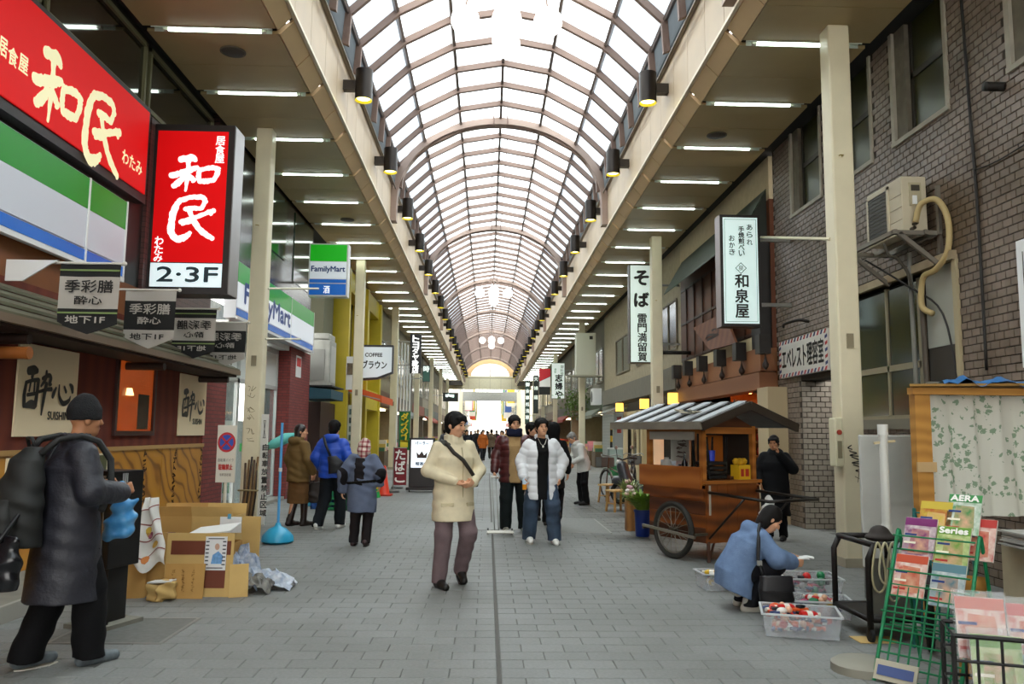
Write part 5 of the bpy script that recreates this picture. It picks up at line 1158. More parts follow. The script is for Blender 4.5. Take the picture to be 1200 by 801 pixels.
q = aY(647, 426, 49.0); mat_txt(vs_, 'brush_writing', MBLACK, lambda mb: (column_text(mb, '志婦や', (q.x+0.2, 48.98, q.z-0.65), XR, UP, 0.42, 0.5, bold=0.02), column_text(mb, '御料理', (q.x+0.5, 48.98, q.z-0.08), XR, UP, 0.2, 0.22), column_text(mb, '酒亭', (q.x+0.12, 48.98, q.z-0.28), XR, UP, 0.14, 0.16)))
q0 = aY(632, 462, 55.0); q1 = aY(645, 432, 55.0); t = thing('red_white_sign', 'red and white square sign with slanted division in the distance', 'sign', ((q0.x+q1.x)/2, 55, q0.z))
W_ = q1.x-q0.x; H_ = q1.z-q0.z
mb = MB(); mb.box(q0.x, q1.x, 55, 55.2, q0.z, q1.z); mb.build('case', M('#2a2c2a', 0.5), t); mb = MB(); mb.poly([(q0.x,54.99,q0.z+H_*0.3),(q1.x,54.99,q0.z+H_*0.3),(q1.x,54.99,q0.z+H_*0.7),(q0.x,54.99,q0.z+H_*0.5)], (0,0.008,0)); mb.build('white_face', M('#d8d8d0',0.4,emit=0.3), t); mb = MB(); mb.poly([(q0.x,54.985,q0.z+H_*0.5),(q1.x,54.985,q0.z+H_*0.72),(q1.x,54.985,q1.z),(q0.x,54.985,q1.z)], (0,0.008,0)); mb.build('red_face', M('#b8242c',0.4,emit=0.3), t)
mb = MB(); mb.bar((XW,55.1,q1.z-0.4),(q1.x,55.1,q1.z-0.4),0.05); mb.build('bracket', MSTEEL, t)
vsign('dark_banner_sign', 'narrow dark green upright sign with white letters beyond the red and white sign', 615, 446, 621, 497, 68.0, '#1f3a30', '#2c4a3e', 0.1, '御食事処浅草', '#e8f0ea', 0.33, 0.55, wallx=XW)
vsign('dark_upright_sign', 'narrow near-black upright sign with pale writing behind the red square sign', 625, 440, 631, 484, 62.0, '#20261f', '#26302a', 0.05, '天婦羅', '#cfd8cc', 0.3, 0.7, wallx=XW)
# ---- generic far shop fronts ---------------------------------------------------------------
def shopfront(side, y0, y1, wallc, bandc, backc, glowc, awnc=None, nwin=2, lab=''):
 s_ = -1 if side == 'left' else 1; X = XL-0.05 if s_ < 0 else XW; w_ = struct('wall_' + side)
 bx = lambda name, x0, x1, a, b, c, d, m: (lambda mb: mb.build(name, m, w_))(MB().box(X+s_*x0, X+s_*x1, a, b, c, d))
 bx('upper_wall', 0, 0.3, y0, y1, 3.2, 9, M(wallc, 0.7, noise=0.1)); bx('sign_band', -0.15, 0.3, y0+0.1, y1-0.1, 2.6, 3.2, M(bandc, 0.5, noise=0.1))
 bx('shop_back', 1.0, 1.1, y0, y1, 0, 3.2, M(backc, 0.7, noise=0.5, nscale=2)); bx('shop_ceiling', 0, 1.1, y0, y1, 2.55, 2.6, M('#8a8070', 0.7))
 for a in (y0, y1-0.3): bx('pier', -0.05, 1.0, a, a+0.3, 0, 2.6, M(wallc, 0.7, noise=0.1))
 L_ = (y1-y0)/nwin
 for k in range(nwin):
  a, b = y0+k*L_+L_*0.15, y0+(k+1)*L_-L_*0.15
  bx('upper_pane', -0.02, -0.002, a, b, 3.9, 5.4, M('#3b3e3a', 0.12, spec=0.7)); 
  bx('pane_frame', -0.04, -0.021, a, b, 3.85, 3.92, M('#8a8474', 0.5)); bx('pane_frame', -0.04, -0.021, a, b, 5.36, 5.43, M('#8a8474', 0.5)); bx('pane_frame', -0.04, -0.021, (a+b)/2-0.04, (a+b)/2+0.04, 3.9, 5.4, M('#8a8474', 0.5))
 mb = MB(); c = (y0+y1)/2; mb.box(X+s_*0.2, X+s_*0.7, c-1.2, c+1.2, 2.46, 2.54); o = mb.build('shop_lamp_or_fill', M(glowc, 0.5, emit=7.0), None); tag(o, f'added glow panel inside the {lab}', 'ceiling light')  # glow panel added to brighten the shop interior
 for k in range(3):
  cy = y0 + (k+0.7)*(y1-y0)/3.2; t = thing('display_stand', f'goods stand at the {lab}', 'stand', (X-s_*0.1, cy, 0), 'goods stands of the far shops')
  mb = MB(); mb.box(X-s_*0.3, X+s_*0.2, cy-0.6, cy+0.6, 0, 0.7); mb.build('table', M('#6b5a44', 0.6), t)
  for j in range(4):
   mb = MB(); mb.box(X-s_*0.28, X+s_*0.1, cy-0.55+j*0.28, cy-0.32+j*0.28, 0.7, 0.85+0.3*((j*7+k*3)%3)/2); mb.build('goods', M(random.choice(('#b8503a','#d8b860','#e0dcd0','#4a7a58','#3f5a8a','#c88a98')), 0.6), t)
 if awnc:
  t = thing('cloth_awning', f'cloth awning over the {lab}', 'awning', (X-s_*0.5, c, 2.4)); mb = MB(); mb.poly([(X-s_*0.16,y0+0.3,2.65),(X-s_*0.55,y0+0.3,2.35),(X-s_*0.55,y0+0.3,2.2),(X-s_*0.16,y0+0.3,2.5)], (0,y1-y0-0.6,0)); mb.build('cover', M(awnc, 0.7), t); mb = MB(); mb.bar((X-s_*0.08,y0+0.5,2.3),(X-s_*0.52,y0+0.5,2.3),0.03); mb.build('arm', MSTEEL, t)
SF = [('left',33.0,40.5,'#8f8468','#6a4a34','#a88a60','#ffe0a8',None,'shop with white scaffold pipes beyond the yellow front'),('left',40.5,48,'#b5ab92','#4a4438','#8a6a48','#fff0d0','#8a8f8a','pale shop beyond the shoe shop sign'),
      ('left',48,57,'#6f675a','#8f3a2c','#b08a60','#ffe0a8',None,'dim brown shop with red band in the yellow shop row'),('left',57,68,'#a89f8c','#5f6a5a','#8f7a60','#fff0d0','#a8452f','far shop with rust awning in the row of the yellow shop'),('left',68,79,'#857a6a','#3f4a50','#9f8a70','#ffe8c0',None,'far dim shop in the row of the yellow shop'),('left',79,90,'#a59a86','#6a4a3a','#a89070','#fff4e0','#d8d0c0','last shop in the yellow row before the end beam'),
      ('right',36.0,43,'#6f6a58','#3a4a34','#6a7a40','#ffe0a8','#7a7f70','plant-hung shop by the boxed unit'),('right',43,50,'#8a7f68','#4a3a2c','#a8703a','#ffc880',None,'warm-lit shop behind the calligraphy sign'),('right',50,60,'#77705f','#2c2c28','#9a5a3a','#ffd8a0','#8a3024','shop under the red and white sign'),
      ('right',60,70,'#938a74','#5a4030','#a88a60','#ffe8c0',None,'shop behind the narrow dark signs'),('right',70,80,'#7d7464','#2f3a34','#8a7050','#ffe0b0','#4a5a4a','far shop with green awning in the row of the food cart'),('right',80,90,'#9a907a','#6a5a44','#a89070','#fff0d8',None,'last shop in the food cart row before the end beam')]
for sd, a, b, w1, w2, w3, lc, aw_, lb in SF: shopfront(sd, a, b, w1, w2, w3, lc, aw_, max(2, int((b-a)/3.5)), lb)
for j in range(5):
 mb = MB(); mb.cyl((-4.0+j*0.06, 36.0+j*0.8, 0), (-4.0+j*0.06, 36.0+j*0.8, 5.6), 0.04, n=8); o = mb.build('scaffold_pipe', MWHITE, None); tag(o, 'white upright scaffold pipe against the shop beyond the yellow front', 'pipe', 'white scaffold pipes')
# ---- the open street beyond the end beam ----------------------------------------------------
random.seed(21)
for s_ in (-1, 1):
 y = 93.5
 for k in range(5):
  L_ = random.uniform(8, 13); H_ = random.uniform(9, 17); x0 = (-3.3 if s_ < 0 else 3.8)
  t = thing('far_building', f'{("pale","cream","grey","white","tan")[(k*2+(s_>0))%5]} sunlit building in the open street, {"yellow shop" if s_<0 else "food cart"} row, beyond the arcade', 'building', (x0+s_*4, y+L_/2, 0), 'buildings beyond the arcade end')
  mb = MB(); mb.box(x0, x0+s_*8, y, y+L_-0.1, 0, H_); mb.build('wall', M(('#d8d4c8','#cfc6b0','#b9bab6','#e0e0da','#c8b898')[(k*2+(s_>0))%5], 0.7), t)
  for fz in range(1, int(H_/3)):
   for j in range(3):
    mb = MB(); a = y+0.8+j*(L_-1.4)/3; mb.box(x0-s_*0.03, x0, a, a+(L_-2)/3.6, fz*3+0.6, fz*3+2.2); mb.build('window', M('#6c7680', 0.15, spec=0.7), t)
  mb = MB(); mb.box(x0-s_*0.6, x0, y+0.3, y+L_-0.5, 2.6, 3.1); mb.build('shop_canopy', M(random.choice(('#b04a3a','#4a6a9a','#c8b060','#e0dcd4')), 0.6), t)
  for j in range(3):
   yy = y+1+j*L_/3; z0 = random.uniform(3.3, 5); cl = random.choice(('#c8482f','#e8e4d8','#3a5a9a','#e0c040','#d06a8a','#3a8a6a'))
   sgn = thing('street_sign', f'{ {"#c8482f":"red","#e8e4d8":"white","#3a5a9a":"blue","#e0c040":"yellow","#d06a8a":"pink","#3a8a6a":"green"}[cl] } upright signboard in the open street beyond the arcade', 'sign', (x0-s_*0.8, yy, z0), 'upright signs beyond the arcade')
   mb = MB(); mb.box(x0-s_*1.5, x0-s_*0.65, yy, yy+0.25, z0, z0+random.uniform(1.5, 4)); mb.build('board', M(cl, 0.5), sgn); mb = MB(); mb.bar((x0,yy+0.12,z0+0.5),(x0-s_*0.65,yy+0.12,z0+0.5),0.06); mb.build('bracket', MSTEEL, sgn)
  y += L_
t = thing('far_building', 'pale building closing the view at the end of the open street', 'building', (0.5, 252, 0)); mb = MB(); mb.box(-9, 10, 250, 256, 0, 11); mb.build('wall', M('#d8cfc0', 0.7), t)
for fz in range(3):
 for j in range(5): mb = MB(); mb.box(-5+j*2.3, -3.5+j*2.3, 249.95, 250, 2.5+fz*2.8, 4.2+fz*2.8); mb.build('window', M('#c0c2c4',0.4), t)
# ================================================================== PEOPLE
def V3(*a): return np.array(a, dtype=np.float32)
class SDF:
 """signed distance field sampled on a grid, blended from simple solids, turned into one continuous skin"""
 def __init__(s, lo, hi, res):
  s.res = res; s.lo = np.array(lo, np.float32); n = np.ceil((np.array(hi)-np.array(lo))/res).astype(int)+1
  s.n = n; s.D = np.full(tuple(n), 9.0, np.float32)
  s.ax = [s.lo[i] + np.arange(n[i], dtype=np.float32)*res for i in range(3)]
 def _blk(s, lo, hi, m=0.10):
  sl = []
  for i in range(3):
   a = int(max(0, math.floor((lo[i]-m-s.lo[i])/s.res))); b = int(min(s.n[i], math.ceil((hi[i]+m-s.lo[i])/s.res)+1))
   if b <= a: return None, None
   sl.append(slice(a, b))
  X = s.ax[0][sl[0]][:, None, None]; Y = s.ax[1][sl[1]][None, :, None]; Z = s.ax[2][sl[2]][None, None, :]
  return tuple(sl), (X, Y, Z)
 def _mix(s, sl, d, k, sub=False):
  cur = s.D[sl]
  if sub: s.D[sl] = np.maximum(cur, -d); return
  if k <= 0: s.D[sl] = np.minimum(cur, d); return
  h = np.clip(0.5 + 0.5*(cur-d)/k, 0, 1); s.D[sl] = cur + (d-cur)*h - k*h*(1-h)
 def cap(s, a, b, ra, rb=None, k=0.03, sub=False, quilt=0, pitch=0.07, flat=None):
  a = V3(*a); b = V3(*b); rb = ra if rb is None else rb; r = max(ra, rb)
  sl, P_ = s._blk(np.minimum(a, b)-r, np.maximum(a, b)+r)
  if sl is None: return s
  ba = b-a; L2 = float(ba@ba) or 1e-9
  px, py, pz = P_[0]-a[0], P_[1]-a[1], P_[2]-a[2]
  t = np.clip((px*ba[0]+py*ba[1]+pz*ba[2])/L2, 0, 1)
  qx, qy, qz = px-t*ba[0], py-t*ba[1], pz-t*ba[2]
  d = np.sqrt(qx*qx+qy*qy+qz*qz) - (ra + (rb-ra)*t)
  if quilt: d = d - quilt*(np.abs(np.sin(t*math.pi*math.sqrt(L2)/pitch))**0.6-0.6)
  s._mix(sl, d, k, sub); return s
 def ell(s, c, r, k=0.03, sub=False, R=None):
  c = V3(*c); r = V3(*r); m = r.max()
  sl, P_ = s._blk(c-m, c+m)
  if sl is None: return s
  x, y, z = P_[0]-c[0], P_[1]-c[1], P_[2]-c[2]
  if R is not None:
   R = np.array(R); x, y, z = (R[0,0]*x+R[1,0]*y+R[2,0]*z, R[0,1]*x+R[1,1]*y+R[2,1]*z, R[0,2]*x+R[1,2]*y+R[2,2]*z)
  q = np.sqrt((x/r[0])**2+(y/r[1])**2+(z/r[2])**2); q2 = np.sqrt((x/r[0]**2)**2+(y/r[1]**2)**2+(z/r[2]**2)**2)
  s._mix(sl, q*(q-1)/np.maximum(q2, 1e-6), k, sub); return s
 def box(s, c, h, sub=False, R=None, k=0.0):
  c = V3(*c); h = V3(*h); m = float(np.linalg.norm(h))
  sl, P_ = s._blk(c-m, c+m)
  if sl is None: return s
  x, y, z = P_[0]-c[0], P_[1]-c[1], P_[2]-c[2]
  if R is not None:
   R = np.array(R); x, y, z = (R[0,0]*x+R[1,0]*y+R[2,0]*z, R[0,1]*x+R[1,1]*y+R[2,1]*z, R[0,2]*x+R[1,2]*y+R[2,2]*z)
  d = np.maximum(np.maximum(np.abs(x)-h[0], np.abs(y)-h[1]), np.abs(z)-h[2]); s._mix(sl, d, k, sub); return s
 def loft(s, rows, side=(1,0,0), k=0.03, quilt=0, pitch=0.085):
  """stack of ellipses: rows = [(centre, half width, half depth)]; flat ends"""
  cs = np.array([r[0] for r in rows], np.float32); rx = np.array([r[1] for r in rows], np.float32); ry = np.array([r[2] for r in rows], np.float32)
  ax = cs[-1]-cs[0]; Ln = float(np.linalg.norm(ax)); ax = ax/Ln
  sd = V3(*side); sd = sd - ax*(sd@ax); sd /= np.linalg.norm(sd); fr = np.cross(ax, sd)
  m = max(rx.max(), ry.max()); sl, P_ = s._blk(cs.min(0)-m, cs.max(0)+m)
  if sl is None: return s
  h = (P_[0]-cs[0][0])*ax[0]+(P_[1]-cs[0][1])*ax[1]+(P_[2]-cs[0][2])*ax[2]
  hs = (cs-cs[0])@ax
  cx, cy, cz = (np.interp(h, hs, cs[:, i]) for i in range(3)); rX = np.interp(h, hs, rx); rY = np.interp(h, hs, ry)
  qx, qy, qz = P_[0]-cx, P_[1]-cy, P_[2]-cz
  u = qx*sd[0]+qy*sd[1]+qz*sd[2]; v = qx*fr[0]+qy*fr[1]+qz*fr[2]
  d = (np.sqrt((u/rX)**2+(v/rY)**2)-1)*np.minimum(rX, rY)
  if quilt: d = d - quilt*(np.abs(np.sin(h*math.pi/pitch))**0.6-0.6)
  e = np.maximum(-h, h-Ln)
  d = np.where(e > 0, np.sqrt(np.maximum(d, 0)**2+np.maximum(e, 0)**2), np.maximum(d, e))
  s._mix(sl, d.astype(np.float32), k); return s
 def fold(s, amp, f=22.0, seed=0.0):
  X = s.ax[0][:, None, None]; Y = s.ax[1][None, :, None]; Z = s.ax[2][None, None, :]
  s.D += (amp*np.sin(f*2.0*Z+5*np.sin(4*X+3*Y+seed)+2.5*np.sin(6*Z+seed*3))*(0.45+0.55*np.sin(8*X-7*Y+6*Z+seed*1.7))+amp*0.5*np.sin(f*1.3*X+f*0.9*Y+4*np.sin(5*Z+seed))).astype(np.float32)
  return s
 def mesh(s):
  D = s.D; D[0], D[-1], D[:,0], D[:,-1], D[:,:,0], D[:,:,-1] = [9.0]*6
  nx, ny, nz = D.shape; I = D < 0
  cnt = np.zeros((nx-1, ny-1, nz-1), np.int8)
  for a in (0,1):
   for b in (0,1):
    for c in (0,1): cnt += I[a:nx-1+a, b:ny-1+b, c:nz-1+c]
  act = (cnt > 0) & (cnt < 8); ii, jj, kk = np.nonzero(act)
  idx = np.full(act.shape, -1, np.int32); idx[act] = np.arange(len(ii))
  acc = np.zeros((len(ii), 3), np.float32); num = np.zeros(len(ii), np.float32)
  cor = [(a,b,c) for a in (0,1) for b in (0,1) for c in (0,1)]
  for p in cor:
   for d_ in range(3):
    if p[d_]: continue
    q = list(p); q[d_] = 1
    v0 = D[ii+p[0], jj+p[1], kk+p[2]]; v1 = D[ii+q[0], jj+q[1], kk+q[2]]
    x = (v0 < 0) != (v1 < 0); t = np.where(x, v0/np.where(x, v0-v1, 1), 0)
    pt = np.repeat(np.array([p], np.float32), len(ii), 0); pt[:, d_] += t
    acc += np.where(x[:, None], pt, 0); num += x
  vv = s.lo + (np.stack([ii, jj, kk], 1) + acc/num[:, None])*s.res
  F_ = []
  for d_ in range(3):
   a = [slice(None)]*3; b = [slice(None)]*3; a[d_] = slice(0, -1); b[d_] = slice(1, None)
   ch = I[tuple(a)] != I[tuple(b)]; e = np.nonzero(ch); flip = I[tuple(a)][e]
   o1, o2 = [(1,2),(2,0),(0,1)][d_]
   def cell(s1, s2):
    c = [e[0].copy(), e[1].copy(), e[2].copy()]; c[o1] = c[o1]-s1; c[o2] = c[o2]-s2
    return idx[c[0], c[1], c[2]]
   q = np.stack([cell(1,1), cell(0,1), cell(0,0), cell(1,0)], 1); q[~flip] = q[~flip][:, ::-1]
   F_.append(q)
  return vv, np.concatenate(F_)
 def build(s, name, mat, parent):
  vv, ff = s.mesh(); me = bpy.data.meshes.new(name)
  me.vertices.add(len(vv)); me.vertices.foreach_set('co', vv.astype(np.float32).ravel())
  me.loops.add(len(ff)*4); me.polygons.add(len(ff)); me.loops.foreach_set('vertex_index', ff.astype(np.int32).ravel())
  me.polygons.foreach_set('loop_start', np.arange(len(ff), dtype=np.int32)*4); me.polygons.foreach_set('use_smooth', np.ones(len(ff), bool))
  me.materials.append(mat); me.update(calc_edges=True); me.validate()
  o = bpy.data.objects.new(name, me); COL.objects.link(o)
  if parent is not None: o.parent = parent
  ORG[o.name] = ORG[parent.name] if parent is not None else Vector((0,0,0))
  return o
SKIN = M('#d09b78', 0.55, noise=0.06, nscale=12, spec=0.35); SKIN2 = M('#b27c58', 0.55, noise=0.06, nscale=12, spec=0.35)
HAIR = M('#0f0b09', 0.75, spec=0.25, noise=0.3, nscale=60, stretch=(1,1,0.15)); HAIRG = M('#7a7874', 0.6, noise=0.3, nscale=60)
def cloth(hexc, rough=0.85, bump=0.25, bs=120, noise=0.10): return M(hexc, rough, noise=noise, nscale=9, bump=bump, bscale=bs, spec=0.2)
def person(label, x, y, heading, H=1.7, pose=None, skin=None, hair='short', hairmat=None, top=None, legs=None, shoes='#141312', res=0.009, yaw=0.0, tilt=0.0, face=True, z=0.0, name='person', parts=None):
 """pose joints in the body's own frame: +x its right, +y forward, z up, for a 1.70 m body"""
 k = H/1.7; J = dict(pel=(0,0,0.93), che=(0,0.0,1.24), nek=(0,-0.01,1.43), hed=(0,0.03,1.585), shr=(0.185,-0.01,1.39), shl=(-0.185,-0.01,1.39), elr=(0.25,-0.03,1.11), ell=(-0.25,-0.03,1.11), wrr=(0.25,0.06,0.88), wrl=(-0.25,0.06,0.88),
      hpr=(0.09,0,0.90), hpl=(-0.09,0,0.90), knr=(0.10,0.03,0.49), knl=(-0.10,0.03,0.49), anr=(0.11,-0.02,0.08), anl=(-0.11,-0.02,0.08), ftr=(0,1,0), ftl=(0,1,0), hdr=(0,0.1,-1), hdl=(0,0.1,-1), curl=0.6)
 if pose: J.update(pose)
 P = {a: (np.array(b, np.float32)*k if not a.startswith(('ft','hd','curl')) else b) for a, b in J.items()}
 th = math.radians(heading)                 # 0 faces the camera end of the street; facing = (sin, -cos)
 skin = skin or SKIN; hairmat = hairmat or HAIR
 top = dict(top or {}); legs = dict(legs or {})
 pts = np.array([v for a, v in P.items() if a not in ('ftr','ftl','hdr','hdl','curl')])
 lo = pts.min(0) - 0.24*k; hi = pts.max(0) + 0.24*k; lo[2] = -0.03
 # ---- body -----------------------------------------------------------------------------
 S = SDF(lo, hi, res)
 cy, sy = math.cos(math.radians(yaw)), math.sin(math.radians(yaw)); ct, st = math.cos(math.radians(tilt)), math.sin(math.radians(tilt))
 Rh = np.array([[cy, -sy, 0],[sy, cy, 0],[0,0,1]]) @ np.array([[1,0,0],[0,ct,st],[0,-st,ct]])   # head frame; tilt > 0 looks down
 hc = P['hed']
 def hp(a, b, c): return hc + Rh @ np.array([a, b, c])*k
 S.ell(hp(0,-0.012,0.025), np.array([0.074,0.092,0.092])*k, 0.02, R=Rh).ell(hp(0,0.018,-0.045), np.array([0.058,0.068,0.075])*k, 0.03, R=Rh).ell(hp(0,0.045,-0.088), np.array([0.034,0.034,0.03])*k, 0.03, R=Rh)
 if face:
  S.cap(hp(0,0.082,0.012), hp(0,0.102,-0.03), 0.009*k, 0.014*k, 0.015).ell(hp(0,0.078,-0.066), np.array([0.022,0.012,0.008])*k, 0.01, R=Rh).cap(hp(-0.03,0.074,0.03), hp(0.03,0.074,0.03), 0.012*k, k=0.02)
  for s_ in (-1, 1): S.ell(hp(s_*0.077,-0.015,-0.012), np.array([0.013,0.022,0.032])*k, 0.012, R=Rh); S.ell(hp(s_*0.045,0.055,-0.03), np.array([0.022,0.02,0.022])*k, 0.02, R=Rh)
 S.cap(P['nek'], hp(0,-0.015,-0.05), 0.056*k, 0.052*k, 0.03)
 S.loft([(P['pel']-V3(0,0,0.06*k), 0.155*k, 0.10*k), (P['pel']+V3(0,0,0.08*k), 0.14*k, 0.095*k), (P['che'], 0.16*k, 0.10*k), (P['nek']-V3(0,0,0.03*k), 0.13*k, 0.075*k)], k=0.04)
 for r_ in 'rl':
  S.cap(P['sh'+r_]*V3(0.82,1,1)-V3(0,0,0.035*k), P['el'+r_], 0.045*k, 0.038*k).cap(P['el'+r_], P['wr'+r_], 0.038*k, 0.027*k)
  S.cap(P['hp'+r_], P['kn'+r_], 0.08*k, 0.055*k).cap(P['kn'+r_], P['an'+r_], 0.052*k, 0.038*k)
  f = np.array(P['ft'+r_], float); f /= np.linalg.norm(f); uf = np.cross(np.cross(f, [0,0,1]), f); uf /= np.linalg.norm(uf); S.cap(P['an'+r_]-uf*0.03*k, P['an'+r_]+f*0.12*k-uf*0.05*k, 0.034*k, 0.024*k)
  # hand: palm, four fingers, thumb
  d = np.array(P['hd'+r_], float); d /= np.linalg.norm(d); sgn = 1 if r_ == 'r' else -1
  inw = np.array([-sgn, 0.25, 0.0]); inw -= d*(inw@d); inw /= np.linalg.norm(inw); acr = np.cross(d, inw)   # inw: towards the palm side
  if acr[1] < 0: acr = -acr
  w = P['wr'+r_]; c0 = w + d*0.05*k
  for q in (-0.026, -0.009, 0.009, 0.026): S.cap(w + d*0.015*k + acr*q*0.7*k, w + d*0.085*k + acr*q*k, 0.015*k, 0.0125*k, 0.012)
  cu = J['curl']
  for qi, (q, ln) in enumerate(((-0.028,0.058),(-0.0095,0.072),(0.0095,0.078),(0.028,0.07))):
   b0 = w + d*0.088*k + acr*q*k; m1 = b0 + (d*math.cos(cu*0.7)+inw*math.sin(cu*0.7))*ln*0.5*k; e1 = m1 + (d*math.cos(cu*1.7)+inw*math.sin(cu*1.7))*ln*0.55*k
   S.cap(b0, m1, 0.0095*k, 0.009*k, 0.006); S.cap(m1, e1, 0.009*k, 0.0075*k, 0.006)
  t0 = w + d*0.025*k + acr*0.03*k; t1 = t0 + (d*0.6+acr*0.55+inw*0.5)*0.045*k; t2 = t1 + (d*0.8+inw*0.5)*0.035*k
  S.cap(t0, t1, 0.013*k, 0.0105*k, 0.012); S.cap(t1, t2, 0.0105*k, 0.0085*k, 0.006)
 body = S.build(name, skin, None); body.location = (x, y, z); body.rotation_euler = (0, 0, th + math.pi)
 tag(body, label, 'person'); ORG[body.name] = Vector((x, y, z))
 # ---- hair --------------------------------------------------------------------------------
 if hair:
  S = SDF(hc-0.22*k, hc+0.2*k, min(res, 0.008))
  S.ell(hp(0,-0.02,0.034), np.array([0.087,0.102,0.098])*k, 0.0, R=Rh)
  if hair in ('short', 'thick'):
   S.ell(hp(0,-0.05,-0.03), np.array([0.078,0.062,0.075])*k, 0.03, R=Rh)
   for s_ in (-1, 1): S.cap(hp(s_*0.074,0.015,0.03), hp(s_*0.076,0.01,-0.025), 0.016*k, 0.01*k, 0.02)
   for q in range(9): a = -0.06+q*0.015; S.cap(hp(a,0.06,0.075), hp(a*1.08,0.085,0.048+0.006*((q*7)%4)), 0.018*k, 0.008*k, 0.01)
  if hair == 'thick': S.ell(hp(0,-0.018,0.048), np.array([0.088,0.104,0.092])*k, 0.02, R=Rh); [S.cap(hp(0.03*math.cos(q*2.1),-0.02+0.03*math.sin(q*2.1),0.09), hp(0.088*math.cos(q*2.1),-0.01+0.09*math.sin(q*2.1),0.06+0.025*math.sin(q*1.3)), 0.035*k, 0.014*k, 0.02) for q in range(14)]
  if hair == 'long': S.ell(hp(0,-0.045,-0.05), np.array([0.092,0.07,0.12])*k, 0.03, R=Rh)
  if hair == 'cap':
   S.D[:] = 9; S.ell(hp(0,-0.012,0.045), np.array([0.092,0.108,0.10])*k, 0.0, R=Rh); S.cap(hp(0,-0.01,0.0), hp(0,-0.01,0.10), 0.088*k, 0.07*k, 0.04)
   S.box(hp(0,0,-0.14), (0.3,0.3,0.13*k), True, R=Rh)
  elif hair != 'hood': S.ell(hp(0,0.085,-0.055), np.array([0.072,0.075,0.105])*k, sub=True, R=Rh)
  S.fold(0.0022, 70.0); S.build('knit_cap' if hair == 'cap' else 'hair', hairmat, body)
 if face:
  for s_ in (-1, 1):
   mb = MB(); mb.ball(hp(s_*0.03,0.0815,0.002), (0.013*k,0.007*k,0.0065*k), 8, 6); e = mb.build('eye', M('#120c0a', 0.2), body, smooth=True, local=True)
   mb = MB(); mb.tube([hp(s_*0.013,0.086,0.022), hp(s_*0.032,0.084,0.027), hp(s_*0.05,0.073,0.021)], [0.003*k,0.0042*k,0.002*k], 6); mb.build('eyebrow', HAIR, body, smooth=True, local=True)
  mb = MB(); mb.tube([hp(-0.022,0.080,-0.062), hp(-0.008,0.0885,-0.064), hp(0.008,0.0885,-0.064), hp(0.022,0.080,-0.062)], [0.002*k,0.0045*k,0.0045*k,0.002*k], 6); mb.build('mouth', M('#8a4a40', 0.5), body, smooth=True, local=True)
 # ---- trousers or skirt -----------------------------------------------------------------------
 if legs:
  S = SDF(lo, hi, res); kn_ = legs.get('r', 0.085); ank = legs.get('a', 0.068)
  S.loft([(P['pel']-V3(0,0,0.10*k), 0.165*k, 0.12*k), (P['pel']+V3(0,0,0.10*k), 0.15*k, 0.105*k)], k=0.0)
  for r_ in 'rl':
   hem = P['an'+r_] + V3(0,0,legs.get('hem', -0.03)*k)
   S.cap(P['hp'+r_], P['kn'+r_], (kn_+0.015)*k, kn_*k, 0.035); S.cap(P['kn'+r_], hem, kn_*k, ank*k, 0.03)
  zc = legs.get('cut', 0.05)
  if legs.get('skirt'):
   S.loft([(V3(0,0.0,legs['skirt'])*k, 0.20*k, 0.155*k), (P['pel'], 0.175*k, 0.125*k), (P['pel']+V3(0,0,0.12*k), 0.15*k, 0.11*k)], k=0.03); zc = legs['skirt']
  S.box(((lo+hi)/2*V3(1,1,0)), (2,2,zc*k), True)
  S.fold(legs.get('fold', 0.0035), 24.0, legs.get('seed', 1.0)); S.build(legs.get('name', 'trousers'), legs['mat'], body)
 # ---- upper clothes --------------------------------------------------------------------------
 if top:
  def coat(g, nm, mt, hem, g_arm, sleeves=True, open_=0.0, quilt=0, hood=False, collar=True, fold=0.004, seed=0.0, belt=None, ncut=True):
   S = SDF(lo, hi, res); ch = P['che']; pe = P['pel']; nk = P['nek']; up = nk-pe; up = up/np.linalg.norm(up)
   hz = hem*k; bot = V3(pe[0], pe[1], hz) if hz < pe[2]-0.02 else pe + up*(hz-pe[2])
   rows = [(bot, (0.185+g)*k, (0.135+g+(0.05 if hem < 0.7 and hz < pe[2]-0.2 else 0))*k)]
   if hz < pe[2]-0.05: rows.append((pe, (0.18+g)*k, (0.13+g)*k))
   rows += [((pe+ch)/2+up*0.0, (0.165+g)*k, (0.12+g)*k), (ch+up*0.02, (0.178+g)*k, (0.125+g)*k), (nk-up*0.09*k, (0.16+g*0.5)*k, (0.10+g*0.6)*k), (nk-up*0.01*k, 0.075*k, 0.07*k)]
   S.loft(rows, k=0.03, quilt=quilt, pitch=0.095*k)
   for r_ in 'rl':
    shc = P['sh'+r_]*V3(0.9,1,1)-up*(0.03+g_arm*0.5)*k; S.cap(nk-up*0.045*k, shc, 0.05*k, 0.062*k, 0.05); S.cap(shc, P['el'+r_], (0.064+g_arm)*k, (0.056+g_arm)*k, 0.03, quilt=quilt, pitch=0.085*k)
    if sleeves: S.cap(P['el'+r_], P['wr'+r_]+(P['el'+r_]-P['wr'+r_])*0.06, (0.057+g_arm)*k, (0.044+g_arm)*k, 0.03, quilt=quilt, pitch=0.08*k)
   if collar:
    for a in np.linspace(0, 2*math.pi, 13)[:-1]:
     S.cap(nk+V3(0.075*math.cos(a), 0.07*math.sin(a)+0.005, -0.015)*k, nk+V3(0.08*math.cos(a), 0.075*math.sin(a)-0.01, 0.04)*k, 0.024*k, 0.02*k, 0.02)
    S.cap(nk-up*0.02, nk+up*0.2*k, 0.052*k, 0.058*k, sub=True)
